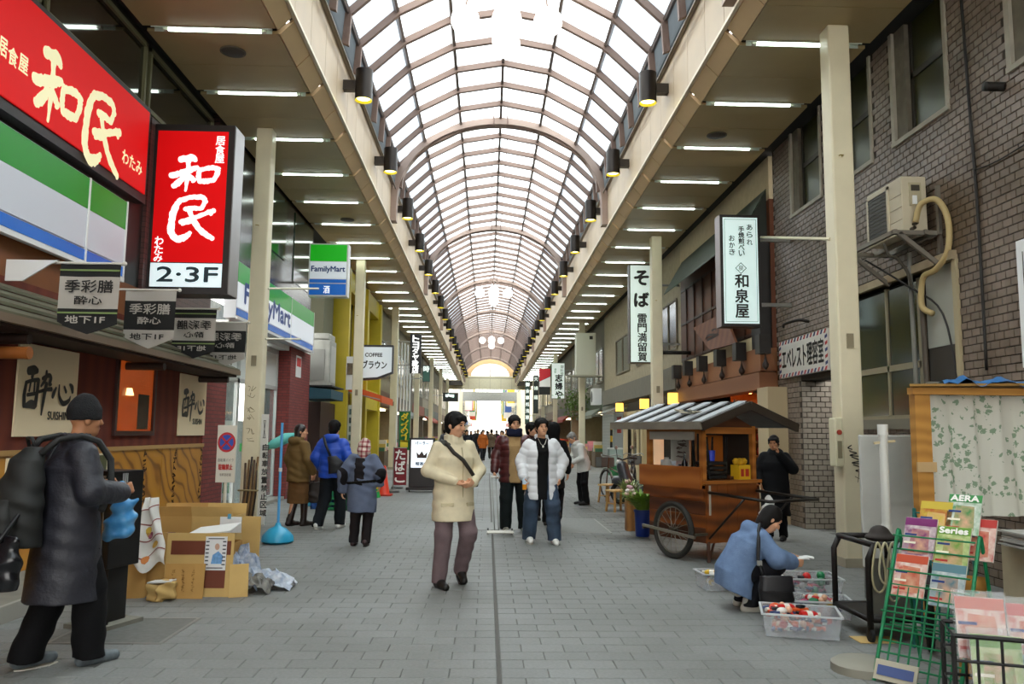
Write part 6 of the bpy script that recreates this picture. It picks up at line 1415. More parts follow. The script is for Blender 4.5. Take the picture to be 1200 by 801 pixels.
   if hood == 'down':
    S.ell(nk+V3(0,-0.10,0.0)*k, np.array([0.13,0.085,0.075])*k, 0.04); S.ell(nk+V3(0,-0.06,0.07)*k, np.array([0.08,0.06,0.05])*k, sub=True)
   if hood == 'up':
    S.ell(hp(0,-0.035,0.02), np.array([0.125,0.135,0.14])*k, 0.03, R=Rh); S.cap(nk, hp(0,-0.05,-0.05), 0.10*k, 0.11*k, 0.04); S.ell(hp(0,0.12,-0.01), np.array([0.082,0.12,0.115])*k, sub=True, R=Rh)
   if open_:
    mid = (pe+nk)/2; S.box((0, mid[1]+0.2*k, (hz+nk[2])/2+0.1), (open_*k, 0.2*k, 0.9*k), True)
   if belt: S.loft([(V3(pe[0],pe[1],belt-0.02)*1, (0.19+g)*k, (0.14+g)*k),(V3(pe[0],pe[1],belt+0.02), (0.19+g)*k, (0.14+g)*k)], k=0.01)
   if fold: S.fold(fold, 20.0, seed)
   return S.build(nm, mt, body)
  if 'inner' in top:
   i = top['inner']; coat(0.0, i.get('name','shirt'), i['mat'], i.get('hem', 0.80), -0.01, fold=0.003, collar=i.get('collar', False), sleeves=False)
  coat(top.get('g', 0.02), top.get('name', 'jacket'), top['mat'], top.get('hem', 0.75), top.get('ga', 0.006), open_=top.get('open', 0), quilt=top.get('quilt', 0), hood=top.get('hood', False), fold=top.get('fold', 0.005), seed=top.get('seed', 0.5), collar=top.get('collar', True), sleeves=top.get('sleeves', True))
  if 'vest' in top:
   v = top['vest']; coat(top.get('g', 0.02)+0.008, 'vest', v['mat'], v.get('hem', 0.95), -0.035, sleeves=False, collar=False, fold=0.003)
 # ---- shoes ------------------------------------------------------------------------------
 if shoes:
  for r_ in 'rl':
   f = np.array(P['ft'+r_], float); f /= np.linalg.norm(f); a = P['an'+r_]; up_ = np.cross(np.cross(f, [0,0,1]), f); up_ /= np.linalg.norm(up_); sd = np.cross(f, up_)
   R_ = np.stack([sd, f, up_], 1); heel = a - f*0.045*k - up_*0.05*k; toe = a + f*0.20*k - up_*0.055*k
   S = SDF(np.minimum(heel, toe)-0.16, np.maximum(heel, toe)+0.19, 0.007)
   S.cap(heel, a+f*0.06*k-up_*0.04*k, 0.038*k, 0.042*k, 0.02).cap(a+f*0.05*k-up_*0.045*k, toe-f*0.03*k, 0.042*k, 0.036*k, 0.03).cap(a-f*0.012*k+up_*0.02*k, a-f*0.01*k-up_*0.04*k, 0.048*k, 0.046*k, 0.03).cap(a, a+(P['kn'+r_]-a)*0.2, 0.05*k, 0.048*k, 0.02)
   S.box((heel+toe)/2-up_*(0.042+0.10)*k, (0.2,0.3,0.10*k), True, R=R_)
   sh_ = S.build('shoe', shoes if not isinstance(shoes, str) else M(shoes, 0.5), body)
   mb = MB(); n = 14; c_ = (heel+toe)/2; ring = []
   for q in range(n):
    an = 2*math.pi*q/n; ring.append(Vector(c_ + sd*0.042*k*math.cos(an) + f*0.135*k*math.sin(an) - up_*0.042*k))
   mb.poly(ring, tuple(-up_*0.022*k)); mb.build('sole', M('#c8c4b8' if not isinstance(shoes, str) or shoes > '#888888' else '#191715', 0.7), sh_, local=True)
 body['_P'] = 0; del body['_P']
 M4 = Matrix.Translation((x, y, z)) @ Matrix.Rotation(th + math.pi, 4, 'Z')
 def world(p): return M4 @ Vector([float(c) for c in p])
 return body, P, world, hp
# ------------------------------------------------------------------ the figures
b, P, wld, hp = person('man in a cream jacket and mauve trousers with a black shoulder strap', -0.33, 8.22, 26, 1.69, yaw=36, hair='thick', tilt=6,
  pose=dict(elr=(0.28,-0.02,1.13), wrr=(0.06,0.20,1.03), hdr=(-0.9,0.1,-0.2), ell=(-0.28,0.02,1.13), wrl=(-0.12,0.21,1.01), hdl=(0.6,0.25,-0.1), hpr=(0.085,0,0.9), knr=(0.12,0.05,0.50), anr=(0.15,0.03,0.085), knl=(-0.12,0.12,0.52), anl=(-0.15,-0.12,0.17), ftl=(0.1,0.85,-0.5), curl=0.8),
  top=dict(mat=cloth('#d5c8a8', bump=0.15), g=0.03, hem=0.64, ga=0.001, fold=0.004, inner=dict(mat=cloth('#3a3a34'), hem=0.9, collar=False), open=0.0), legs=dict(mat=cloth('#6d5c5e'), r=0.086, a=0.072, fold=0.004), shoes='#15120f')
mb = MB(); mb.tube([P['nek']+V3(0.12,-0.05,-0.005), P['nek']+V3(0.10,0.09,-0.05), P['nek']+V3(0.06,0.145,-0.12), P['che']+V3(-0.02,0.178,0.0), P['che']+V3(-0.10,0.172,-0.10), P['che']+V3(-0.17,0.14,-0.18), P['pel']+V3(-0.235,0.04,0.05)], 0.02, 6)
zs = np.linspace(0.66, 1.36, 12); fy = lambda q: float(np.interp(q, [0.64,0.93,1.085,1.24,1.34,1.40], [0.166,0.162,0.152,0.158,0.13,0.09]))
m2 = MB(); m2.tube([(-0.03, fy(q)*0.994+0.004, q*0.994) for q in zs], 0.006, 5); m2.build('front_placket', cloth('#b5a888'), b, local=True)
for s_ in (-1, 1):
 m2 = MB(); m2.obox((s_*0.12, 0.140, 0.80), (0.13, 0.02, 0.035), Matrix.Rotation(-s_*0.55, 3, 'Z')); m2.build('pocket_flap', cloth('#c4b795'), b, local=True, bevel=0.006)
o = mb.build('shoulder_strap', M('#241f18', 0.7), b, local=True, smooth=True)
b, P, wld, hp = person('young man in an open maroon puffer jacket over a tan sweater with navy scarf', 0.42, 12.62, 4, 1.76, yaw=8, hair='thick', res=0.010,
  pose=dict(elr=(0.27,-0.03,1.12), wrr=(0.30,0.07,0.90), wrl=(-0.24,0.1,0.90), knr=(0.12,0.06,0.49), anr=(0.12,0.02,0.085), knl=(-0.13,0.02,0.49), anl=(-0.16,-0.03,0.085), curl=1.1),
  top=dict(mat=M('#4a1d1c', 0.35, noise=0.15, nscale=8), g=0.04, hem=0.72, ga=0.018, quilt=0.011, open=0.085, fold=0.004, inner=dict(mat=cloth('#a98a5e'), hem=0.72, name='sweater')), legs=dict(mat=cloth('#141a1a'), r=0.095, a=0.085, fold=0.004), shoes=M('#cfcaba', 0.6, noise=0.3, nscale=25, second='#2c2c28'))
S = SDF(P['nek']-0.25, P['nek']+0.25, 0.009)
for a in np.linspace(0, 2*math.pi, 15)[:-1]: S.cap(P['nek']+V3(0.085*math.cos(a),0.085*math.sin(a)+0.02,0.005), P['nek']+V3(0.09*math.cos(a),0.09*math.sin(a)+0.02,0.06), 0.04, 0.035, 0.03)
S.fold(0.005, 30); S.build('scarf', cloth('#161a30'), b)
b0 = b
b, P, wld, hp = person('young man in an open white puffer jacket over a black shirt and faded jeans', 0.76, 11.4, 6, 1.70, yaw=6, hair='thick', tilt=-4, res=0.010,
  pose=dict(elr=(0.29,-0.02,1.12), wrr=(0.27,0.12,0.90), hdr=(-0.1,0.4,-0.9), ell=(-0.32,-0.05,1.12), wrl=(-0.24,0.04,0.90), knr=(0.15,0.06,0.49), anr=(0.16,-0.05,0.10), knl=(-0.14,0.12,0.50), anl=(-0.17,0.10,0.085), curl=1.2) | dict(),
  top=dict(mat=M('#d9dadb', 0.5, noise=0.05, nscale=8), g=0.048, hem=0.60, ga=0.022, quilt=0.010, open=0.08, fold=0.004, inner=dict(mat=cloth('#0d0d0e'), hem=0.60, name='shirt')), legs=dict(mat=M('#1f2b3b', 0.85, noise=0.5, nscale=3, second='#40546a', bump=0.2), r=0.105, a=0.092, fold=0.005), shoes=M('#e6e4de', 0.5))
mb = MB(); mb.tube([P['nek']+V3(0.06,0.07,0.0), P['nek']+V3(0.03,0.12,-0.07), P['nek']+V3(0,0.13,-0.10), P['nek']+V3(-0.03,0.12,-0.07), P['nek']+V3(-0.06,0.07,0)], 0.004, 5); nk = mb.build('necklace', M('#b8b4a8', 0.3, 0.8), b, local=True)
mb = MB(); mb.ball(P['nek']+V3(0,0.135,-0.11), (0.014,0.006,0.016), 8, 6); mb.build('pendant', M('#e0dcd0', 0.3, 0.5), nk, local=True)
hand = wld(P['wrr'] + V3(-0.01,0.05,-0.08))
t = thing('drink_bottle', 'small bottle of orange drink with pale label in the white-jacketed man\'s hand', 'bottle', hand)
mb = MB(); mb.lathe([(0.005,-0.085),(0.030,-0.083),(0.032,-0.07),(0.032,-0.01)], hand, 14); mb.build('orange_drink', M('#d88a1e', 0.2), t, smooth=40, )
mb = MB(); mb.lathe([(0.0325,-0.01),(0.0325,0.045),(0.02,0.07),(0.013,0.078)], hand, 14); mb.build('bottle_label', M('#b8cfe0', 0.4), t, smooth=40)
mb = MB(); mb.lathe([(0.015,0.078),(0.015,0.10),(0.003,0.10)], hand, 12); mb.build('bottle_cap', MWHITE, t)
person('dark-haired person in a brown jacket walking behind the two young men', 0.78, 14.4, 12, 1.68, yaw=50, hair='thick', res=0.014, top=dict(mat=cloth('#3a1f1c'), hem=0.7), legs=dict(mat=cloth('#16161a')))
person('person in a black hooded coat walking away behind the white puffer jacket', 1.10, 13.6, 172, 1.66, hair='short', res=0.013, face=False, pose=dict(knr=(0.1,0.12,0.52), anr=(0.1,-0.18,0.20), ftr=(0,0.6,-0.9)), top=dict(mat=cloth('#100f10'), g=0.02, hem=0.62, ga=0.008, hood='up'), legs=dict(mat=cloth('#131315')), shoes='#2b211a')
person('grey-haired man in a white coat and black trousers standing bent forward', 2.08, 17.6, -68, 1.60, yaw=0, tilt=28, hair='short', hairmat=HAIRG, res=0.012, pose=dict(che=(0,0.10,1.22), nek=(0,0.20,1.38), hed=(0,0.30,1.50), shr=(0.17,0.16,1.34), shl=(-0.17,0.16,1.34), elr=(0.22,0.16,1.06), ell=(-0.22,0.16,1.06), wrr=(0.12,0.34,0.95), wrl=(-0.12,0.34,0.95)), top=dict(mat=cloth('#c9c8c2'), g=0.02, hem=0.76, ga=0.012), legs=dict(mat=cloth('#0f0f11'), r=0.08, a=0.075))
b, P, wld, hp = person('short woman in a checked headscarf and blue-grey smock walking away', -1.66, 11.05, 176, 1.42, hair=None, face=False, res=0.010, tilt=12, pose=dict(nek=(0,0.05,1.42), hed=(0.0,0.10,1.545), elr=(0.30,-0.08,1.14), ell=(-0.30,-0.08,1.14), wrr=(0.27,0.02,0.98), wrl=(-0.32,-0.02,0.86), anr=(0.1,-0.10,0.10), ftr=(0,0.9,-0.3), knr=(0.1,0.03,0.5)),
  top=dict(mat=cloth('#5b6478'), g=0.05, hem=0.52, ga=0.03, fold=0.008), legs=dict(mat=cloth('#1e191a'), r=0.085, a=0.075), shoes='#2a1414')
def checked():
 m = bpy.data.materials.new('checked_cloth'); m.use_nodes = True; nt = m.node_tree; N = nt.nodes; L = nt.links; p = N['Principled BSDF']; tc = N.new('ShaderNodeTexCoord')
 sp_ = N.new('ShaderNodeSeparateXYZ'); L.new(tc.outputs['Object'], sp_.inputs[0]); prev = None
 for ax_ in (0, 2):
  mu = N.new('ShaderNodeMath'); mu.operation = 'MULTIPLY'; mu.inputs[1].default_value = 16.0; L.new(sp_.outputs[ax_], mu.inputs[0])
  fr = N.new('ShaderNodeMath'); fr.operation = 'FRACT'; L.new(mu.outputs[0], fr.inputs[0]); gt = N.new('ShaderNodeMath'); gt.operation = 'GREATER_THAN'; gt.inputs[1].default_value = 0.62; L.new(fr.outputs[0], gt.inputs[0])
  if prev is None: prev = gt
  else:
   ad = N.new('ShaderNodeMath'); ad.operation = 'ADD'; L.new(prev.outputs[0], ad.inputs[0]); L.new(gt.outputs[0], ad.inputs[1]); prev = ad
 rp = N.new('ShaderNodeValToRGB'); rp.color_ramp.elements[0].color = lin('#c8b8aa'); e = rp.color_ramp.elements[1]; e.color = lin('#7a2c34'); e.position = 1.0; e2 = rp.color_ramp.elements.new(0.5); e2.color = lin('#a06a68')
 dv = N.new('ShaderNodeMath'); dv.operation = 'MULTIPLY'; dv.inputs[1].default_value = 0.5; L.new(prev.outputs[0], dv.inputs[0]); L.new(dv.outputs[0], rp.inputs[0]); L.new(rp.outputs[0], p.inputs['Base Color']); p.inputs['Roughness'].default_value = 0.9
 return m
S = SDF(P['hed']-0.3, P['hed']+0.2, 0.009); S.ell(hp(0,-0.015,0.03), np.array([0.098,0.115,0.11])*0.86, 0.0).ell(hp(0,-0.06,-0.07), np.array([0.105,0.07,0.11])*0.86, 0.04).cap(hp(0,-0.08,-0.13), hp(0,-0.10,-0.22), 0.07, 0.02, 0.03); S.ell(hp(0,0.10,-0.02), (0.06,0.08,0.09), sub=True); S.fold(0.005, 34); S.build('headscarf', checked(), b)
S = SDF(P['pel']-0.5, P['nek']+0.3, 0.011); S.loft([(P['pel']+V3(-0.03,-0.14,-0.33)*0.84, 0.07, 0.02),(P['che']+V3(-0.02,-0.155,0)*0.84, 0.075, 0.025),(P['nek']+V3(-0.03,-0.11,-0.04)*0.84, 0.06, 0.03)], k=0.01); S.fold(0.003, 30); S.build('back_panel', cloth('#1b1718'), b)
S = SDF(P['pel']-0.4, P['che']+0.3, 0.010)
for a0, a1 in zip(np.linspace(0, 2*math.pi, 25)[:-1], np.linspace(0, 2*math.pi, 25)[1:]): S.cap(P['pel']+V3(0.232*math.cos(a0),0.18*math.sin(a0),0.07+0.02*math.cos(a0))*0.86, P['pel']+V3(0.232*math.cos(a1),0.18*math.sin(a1),0.07+0.02*math.cos(a1))*0.86, 0.017, k=0.01)
S.build('belt', cloth('#15130f'), b)
for r_ in 'rl':
 S = SDF(np.minimum(P['el'+r_],P['wr'+r_])-0.15, np.maximum(P['el'+r_],P['wr'+r_])+0.15, 0.009); S.cap(P['el'+r_], P['wr'+r_], 0.082, 0.05, 0.01); S.fold(0.004,26); S.build('oversleeve', cloth('#181517'), b)
b, P, wld, hp = person('man in a bright blue hooded jacket and dark jeans walking away', -2.42, 12.95, 168, 1.66, hair='thick', face=False, res=0.010, pose=dict(elr=(0.28,-0.05,1.12), ell=(-0.28,-0.05,1.12), wrr=(0.22,0.08,0.92), wrl=(-0.22,0.08,0.92), knr=(0.10,0.12,0.5), anr=(0.10,0.12,0.085), knl=(-0.11,0.0,0.48), anl=(-0.13,-0.22,0.11), ftl=(0,0.9,-0.25)),
  top=dict(mat=M('#1746ae', 0.5, noise=0.12, nscale=8), g=0.045, hem=0.80, ga=0.024, hood='down', quilt=0.006), legs=dict(mat=cloth('#14181c'), r=0.095, a=0.085, fold=0.005), shoes=M('#d8d8d2', 0.5))
Pb = (P, wld)
b, P, wld, hp = person('woman in a brown hooded coat, brown skirt and tall boots seen from behind', -3.02, 13.25, 140, 1.60, hair='long', hairmat=M('#1a0f0c', 0.45), yaw=-40, res=0.010, face=True, pose=dict(elr=(0.27,-0.02,1.12), wrr=(0.24,0.12,0.90), anl=(-0.08,-0.08,0.09), knl=(-0.09,0.0,0.48), anr=(0.09,0.08,0.085), knr=(0.09,0.08,0.49)),
  top=dict(mat=cloth('#6b5430'), g=0.04, hem=0.74, ga=0.02, hood='down'), legs=dict(mat=cloth('#684a2b'), skirt=0.38, name='skirt', fold=0.004), shoes='#1a0f0c')
for r_ in 'rl':
 S = SDF(np.minimum(P['kn'+r_],P['an'+r_])-0.15, np.maximum(P['kn'+r_],P['an'+r_])+0.15, 0.009); S.cap(P['kn'+r_]-V3(0,0,0.12), P['an'+r_]-V3(0,0,0.03), 0.06, 0.047, 0.01); S.build('boot_shaft', M('#20110d', 0.4), b)
# the man close by at the left with coat, knit cap and backpack
b, P, wld, hp = person('man in a long dark navy coat and black knit cap with a backpack', -2.70, 5.42, 142, 1.68, hair='cap', hairmat=M('#0b0b0d', 0.9, bump=0.5, bscale=150), yaw=-6, res=0.008, skin=SKIN2, pose=dict(nek=(0,0.02,1.43), hed=(0,0.07,1.585), elr=(0.27,0.0,1.12), wrr=(0.16,0.26,1.10), hdr=(-0.3,1,0.3), ell=(-0.27,0.0,1.12), wrl=(-0.14,0.25,1.12), hdl=(0.3,1,0.3), anr=(0.1,0.14,0.085), knr=(0.1,0.12,0.5), anl=(-0.11,-0.16,0.10), knl=(-0.10,0.0,0.49), curl=1.0),
  top=dict(mat=M('#23232b', 0.55, noise=0.15, nscale=6, bump=0.3, bscale=25), g=0.05, hem=0.42, ga=0.026, fold=0.0035, name='long_coat'), legs=dict(mat=cloth('#0c0c0e'), r=0.10, a=0.10, fold=0.006), shoes=M('#5a6266', 0.5, noise=0.3, nscale=20))
Rz = Matrix.Rotation(math.radians(142)+math.pi, 4, 'Z'); Mb = Matrix.Translation((-2.70,5.42,0)) @ Rz
bpk = thing('backpack', 'worn dark grey backpack on the back of the man in the navy coat', 'backpack', Mb @ Vector((0,-0.27,1.0))); bpk.rotation_euler = (0,0,math.radians(142)+math.pi)
S = SDF(V3(-0.3,-0.25,-0.35), V3(0.3,0.25,0.5), 0.009); S.loft([(V3(0,-0.02,-0.22), 0.17, 0.12),(V3(0,-0.04,0.05), 0.18, 0.13),(V3(0,0.0,0.30), 0.13, 0.09),(V3(0,0.03,0.38), 0.07, 0.05)], k=0.03); S.fold(0.005,18); S.build('sack', M('#1d1e1c', 0.7, noise=0.2, nscale=8), bpk)
S = SDF(V3(-0.25,-0.3,-0.3), V3(0.25,0.1,0.2), 0.009); S.loft([(V3(0,-0.13,-0.18), 0.12, 0.06),(V3(0,-0.15,-0.05), 0.125, 0.065),(V3(0,-0.13,0.07), 0.11, 0.05)], k=0.03); S.fold(0.003,22); S.build('front_pocket', M('#262725', 0.7), bpk)
for s_ in (-1, 1):
 mb = MB(); mb.tube([(s_*0.09,0.03,0.34),(s_*0.12,0.12,0.43),(s_*0.135,0.25,0.455),(s_*0.145,0.36,0.42),(s_*0.16,0.44,0.30),(s_*0.19,0.44,0.12),(s_*0.235,0.36,-0.02)], 0.022, 6); mb.build('strap', M('#1a1a19', 0.7), bpk, smooth=True, local=True)
mb = MB(); mb.tube([(-0.04,0.02,0.38),(-0.03,0.0,0.44),(0.03,0.0,0.44),(0.04,0.02,0.38)], 0.012, 6); mb.build('grab_loop', M('#1a1a19', 0.7), bpk, smooth=True, local=True)
# crumpled blue plastic bag hanging from his hands
hnd = Mb @ Vector((-0.05,0.36,1.12))
S = SDF(V3(-0.25,-0.25,-0.5), V3(0.25,0.25,0.1), 0.008); S.cap(V3(0,0,0), V3(0.01,0.0,-0.12), 0.025, 0.05, 0.03).ell(V3(0.02,0.02,-0.24), (0.09,0.085,0.13), 0.06).cap(V3(0.06,0,-0.13), V3(0.11,0.02,-0.10), 0.03, 0.012, 0.04).cap(V3(-0.05,0.0,-0.3), V3(-0.07,0.0,-0.36), 0.05, 0.03, 0.04); S.fold(0.010, 34, 2.0)
o = S.build('plastic_bag', M('#2f7fc0', 0.25, noise=0.25, nscale=10, second='#6ab0e0'), None); o.location = hnd; tag(o, 'crumpled blue plastic bag held by the man in the navy coat', 'bag')
o = None
S = SDF(V3(-0.2,-0.3,-0.3), V3(0.2,0.3,0.3), 0.009); S.loft([(V3(0,0,-0.16), 0.075, 0.16),(V3(0,0,0.0), 0.085, 0.17),(V3(0,0,0.16), 0.03, 0.14)], side=(1,0,0), k=0.03); S.fold(0.004,20)
hbp = Vector((-2.86,4.95,0.72)); sho = Mb @ Vector((-0.15,0.0,1.47))
hb = thing('hand_bag', 'shiny black shoulder bag hanging beside the backpack', 'bag', hbp); o = S.build('pouch', M('#111216', 0.25), hb); o.rotation_euler = (0,0,1.2)
d_ = sho-hbp; mb = MB(); mb.tube([(0.05,-0.08,0.13), Vector((0.03,-0.05,0))+d_*0.45, d_*0.9+Vector((0,0,0.02)), d_+Vector((0,0.03,0.0)), d_*0.5+Vector((0.0,0.1,0)), (0.0,0.1,0.13)], 0.013, 6); mb.build('strap', M('#111216', 0.4), hb, smooth=True, local=True)
# squatting person sorting toys
b, P, wld, hp = person('person in a blue fleece squatting over the toy boxes', 2.27, 7.22, 88, 1.56, hair='long', yaw=0, tilt=38, res=0.009, pose=dict(pel=(0,-0.10,0.33), che=(0,0.05,0.60), nek=(0,0.16,0.76), hed=(0,0.27,0.84), shr=(0.18,0.13,0.71), shl=(-0.18,0.13,0.71), elr=(0.24,0.24,0.50), ell=(-0.24,0.24,0.50), wrr=(0.10,0.42,0.46), wrl=(-0.10,0.42,0.46), hdr=(-0.2,1,-0.2), hdl=(0.2,1,-0.2), hpr=(0.10,-0.06,0.33), hpl=(-0.10,-0.06,0.33), knr=(0.17,0.26,0.44), knl=(-0.17,0.26,0.44), anr=(0.13,0.0,0.08), anl=(-0.13,0.0,0.08)),
  top=dict(mat=M('#6a80a0', 0.95, noise=0.15, nscale=12, bump=0.4, bscale=160, spec=0.1), g=0.06, hem=0.16, ga=0.03, hood='down', fold=0.006, collar=False), legs=dict(mat=cloth('#141418'), r=0.08, a=0.07), shoes=M('#b8b4a8', 0.5))
mbag = Matrix.Translation((2.28,7.22,0)) @ Matrix.Rotation(math.radians(88)+math.pi, 4, 'Z')
sb_ = thing('shoulder_bag', 'black shoulder bag worn by the squatting person', 'bag', (2.42, 6.86, 0.12))
S = SDF(V3(-0.25,-0.15,-0.05), V3(0.25,0.15,0.35), 0.008); S.loft([(V3(0,0,0.01), 0.14, 0.05),(V3(0,0,0.12), 0.15, 0.055),(V3(0,0,0.22), 0.13, 0.03)], k=0.02); S.fold(0.003,24); S.build('pouch', M('#121113', 0.5), sb_)
S = SDF(V3(-0.25,-0.2,0.0), V3(0.25,0.15,0.35), 0.008); S.loft([(V3(0,-0.045,0.10), 0.14, 0.02),(V3(0,-0.03,0.23), 0.13, 0.03)], k=0.02); S.build('flap', M('#18171a', 0.5), sb_)
w0 = [Vector((2.33,6.87,0.32)), Vector((2.29,6.91,0.46)), Vector((2.31,6.95,0.58)), Vector((2.34,7.03,0.69)), Vector((2.38,7.11,0.735)), Vector((2.42,7.2,0.73))]
mb = MB(); mb.tube(w0, 0.016, 6); mb.build('strap', M('#0f0e10', 0.6), sb_, smooth=True); mb = MB(); mb.box(2.275,2.315,6.885,6.90,0.42,0.46); mb.build('buckle', M('#b8b8b0',0.3,0.8), sb_)
b, P, wld, hp = person('person in long black padded coat, hand raised to mouth, beside the cart', 4.22, 11.9, -28, 1.50, hair='short', yaw=-6, tilt=10, res=0.011, skin=SKIN2, pose=dict(elr=(0.26,0.02,1.13), ell=(-0.30,0.04,1.16), wrl=(-0.10,0.16,1.40), hdl=(0.3,0.1,1), wrr=(0.2,0.12,0.95)), top=dict(mat=cloth('#0c0c0e'), g=0.05, hem=0.40, ga=0.025, collar=True, hood='down'), legs=dict(mat=cloth('#0e0e10')))
# ---- the crowd towards the far end
crowd = []
CC = [('#1a1c22','#22242a','dark navy coat'),('#b8642a','#2a2a30','orange jacket'),('#2a2a2c','#3a3c44','black jacket'),('#8a3a58','#2a2428','plum coat'),('#4a4f58','#24262c','grey jacket'),('#6a5a48','#2a2824','brown coat')]
for i, (c1, c2, nm) in enumerate(CC):
 b, P, wld, hp = person(f'distant walker in a {nm} in the middle of the arcade', 0, 0, 180 if i % 2 else 0, 1.62+0.04*(i % 3), hair='short' if i % 3 else 'long', res=0.022, face=False, pose=dict(anr=(0.1,0.16,0.085), knr=(0.1,0.12,0.5), anl=(-0.1,-0.18,0.12), knl=(-0.1,0.0,0.49)), top=dict(mat=cloth(c1), hem=0.62+0.05*(i % 2), g=0.035, ga=0.015), legs=dict(mat=cloth(c2)))
 crowd.append((b, nm))
spots = [(547,520,37,0),(566,516,45,1),(560,517,52,2),(576,516,48,5),(588,514,40,3),(594,512,36,2),(539,524,46,4),(552,516,58,0),(571,515,62,4),(582,516,66,2),(598,520,50,0),(604,518,60,3),(544,518,70,5),(557,514,74,2),(564,514,80,3),(573,514,84,0),(590,513,72,1),(530,520,56,2),(521,524,48,4),(634,520,44,2),(640,519,58,5),(626,520,66,0)]
rs = random.Random(5); used = set()
for px, py, Y, ti in spots:
 q = aY(px, 507, Y); src, nm = crowd[ti]
 if ti not in used: o = src; used.add(ti)
 else: o = copy_tree(src)
 o.location = (q.x, Y, 0); o.rotation_euler = (0,0, (0 if rs.random() < 0.5 else math.pi) + rs.uniform(-0.3,0.3)); tag(o, group='people far along the arcade')
# ================================================================== STREET FURNITURE AND GOODS
def rotz(a): return Matrix.Rotation(a, 3, 'Z')
CARD = M('#b98f4e', 0.8, noise=0.10, nscale=3); CARD2 = M('#c7a565', 0.8, noise=0.10, nscale=3); CARD3 = M('#a77c3a', 0.8, noise=0.12, nscale=3)
PAPER = M('#d9d8d2', 0.8)
# ---- wooden food cart ---------------------------------------------------------------------------
ca, cb = Vector((-0.5, 0.866, 0)), Vector((0.866, 0.5, 0)); cz = Vector((0,0,1)); c0 = Vector((2.62, 9.78, 0))
RC = Matrix((cb, ca, cz)).transposed()             # local x along the short side, y along the long side
def cp(b, a, z): return c0 + cb*b + ca*a + cz*z
def cbox(mb, b0, b1, a0, a1, z0, z1): return mb.obox(cp((b0+b1)/2, (a0+a1)/2, (z0+z1)/2), (abs(b1-b0), abs(a1-a0), abs(z1-z0)), RC)
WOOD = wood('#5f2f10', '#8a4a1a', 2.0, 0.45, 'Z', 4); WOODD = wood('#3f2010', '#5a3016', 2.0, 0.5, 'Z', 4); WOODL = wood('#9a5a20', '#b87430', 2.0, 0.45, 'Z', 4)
cart = thing('food_cart', 'old wooden food cart with a gabled roof and large spoked wheel', 'food cart', c0 + cb*0.45 + ca*0.5)
def cpart(name, mat, *boxes, **kw):
 mb = MB()
 for q in boxes: cbox(mb, *q)
 return mb.build(name, mat, cart, **kw)
LA, LB = 1.0, 0.86
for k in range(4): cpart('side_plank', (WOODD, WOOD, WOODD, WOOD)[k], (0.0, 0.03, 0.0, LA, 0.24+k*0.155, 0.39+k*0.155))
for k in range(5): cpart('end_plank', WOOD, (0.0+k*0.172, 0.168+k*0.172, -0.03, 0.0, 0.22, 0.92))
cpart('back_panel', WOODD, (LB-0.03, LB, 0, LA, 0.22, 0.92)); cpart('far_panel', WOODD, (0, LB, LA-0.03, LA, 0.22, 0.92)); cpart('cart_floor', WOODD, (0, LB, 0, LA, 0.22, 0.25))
cpart('counter', WOODL, (-0.06, LB+0.04, -0.08, LA+0.05, 0.92, 0.96))
cpart('sill_board', wood('#8a4a18', '#a8642a', 1.5, 0.4, 'Z', 3), (-0.10, -0.07, -0.02, LA+0.08, 0.86, 1.12))
cpart('under_board', WOOD, (-0.05, -0.02, -0.02, LA+0.06, 0.74, 0.86))
for (b, a) in ((-0.03,0.0),(LB-0.03,0.0),(-0.03,LA-0.05),(LB-0.03,LA-0.05)): cpart('corner_post', WOODL, (b, b+0.06, a, a+0.06, 0.9, 1.62))
cpart('head_rail', WOODL, (-0.03, 0.02, 0, LA, 1.52, 1.60)); cpart('head_rail', WOODL, (0, LB, -0.02, 0.03, 1.52, 1.60))
cpart('white_fascia', M('#a8a296', 0.6), (-0.06, -0.04, 0.12, LA-0.08, 1.44, 1.54))
# gabled roof with battens
e0, e1, o0, o1, zr, ze = -0.38, LB+0.42, -0.34, LA+0.30, 1.86, 1.60
mid = LB/2+0.0
MROOF = M('#4a4642', 0.55, 0.2, noise=0.2, nscale=6)
for (ba, bb_) in ((e0, mid), (e1, mid)):
 mb = MB(); mb.poly([cp(ba,o0,ze), cp(bb_,o0,zr), cp(bb_,o1,zr), cp(ba,o1,ze)], (0,0,0.03)); mb.build('roof_slope', MROOF, cart)
for k in range(6):
 a = o0 + 0.1 + k*(o1-o0-0.2)/5
 mb = MB(); mb.bar(cp(e0+0.02,a,ze+0.055), cp(mid-0.02,a,zr+0.05), 0.13, 0.02); mb.build('roof_batten', M('#aeb2b6', 0.4, 0.1), cart)
mb = MB(); mb.bar(cp(e0,o0,ze+0.01), cp(e0,o1,ze+0.01), 0.05, 0.09); mb.build('eave_board', M('#6e675a', 0.6, noise=0.15), cart)
for (ba, bb_) in ((e0, mid), (e1, mid)): mb = MB(); mb.bar(cp(ba,o0,ze), cp(bb_,o0,zr), 0.04, 0.10); mb.build('gable_board', M('#2f241a', 0.6), cart)
mb = MB(); mb.poly([cp(0.0,-0.0,1.60), cp(LB,-0.0,1.60), cp(mid,-0.0,1.78)], tuple(ca*0.03)); mb.build('gable_panel', WOODD, cart)
mb = MB(); mb.bar(cp(mid,o0,zr+0.03), cp(mid,o1,zr+0.03), 0.09, 0.04); mb.build('ridge_cap', M('#3a3734', 0.5, 0.2), cart)
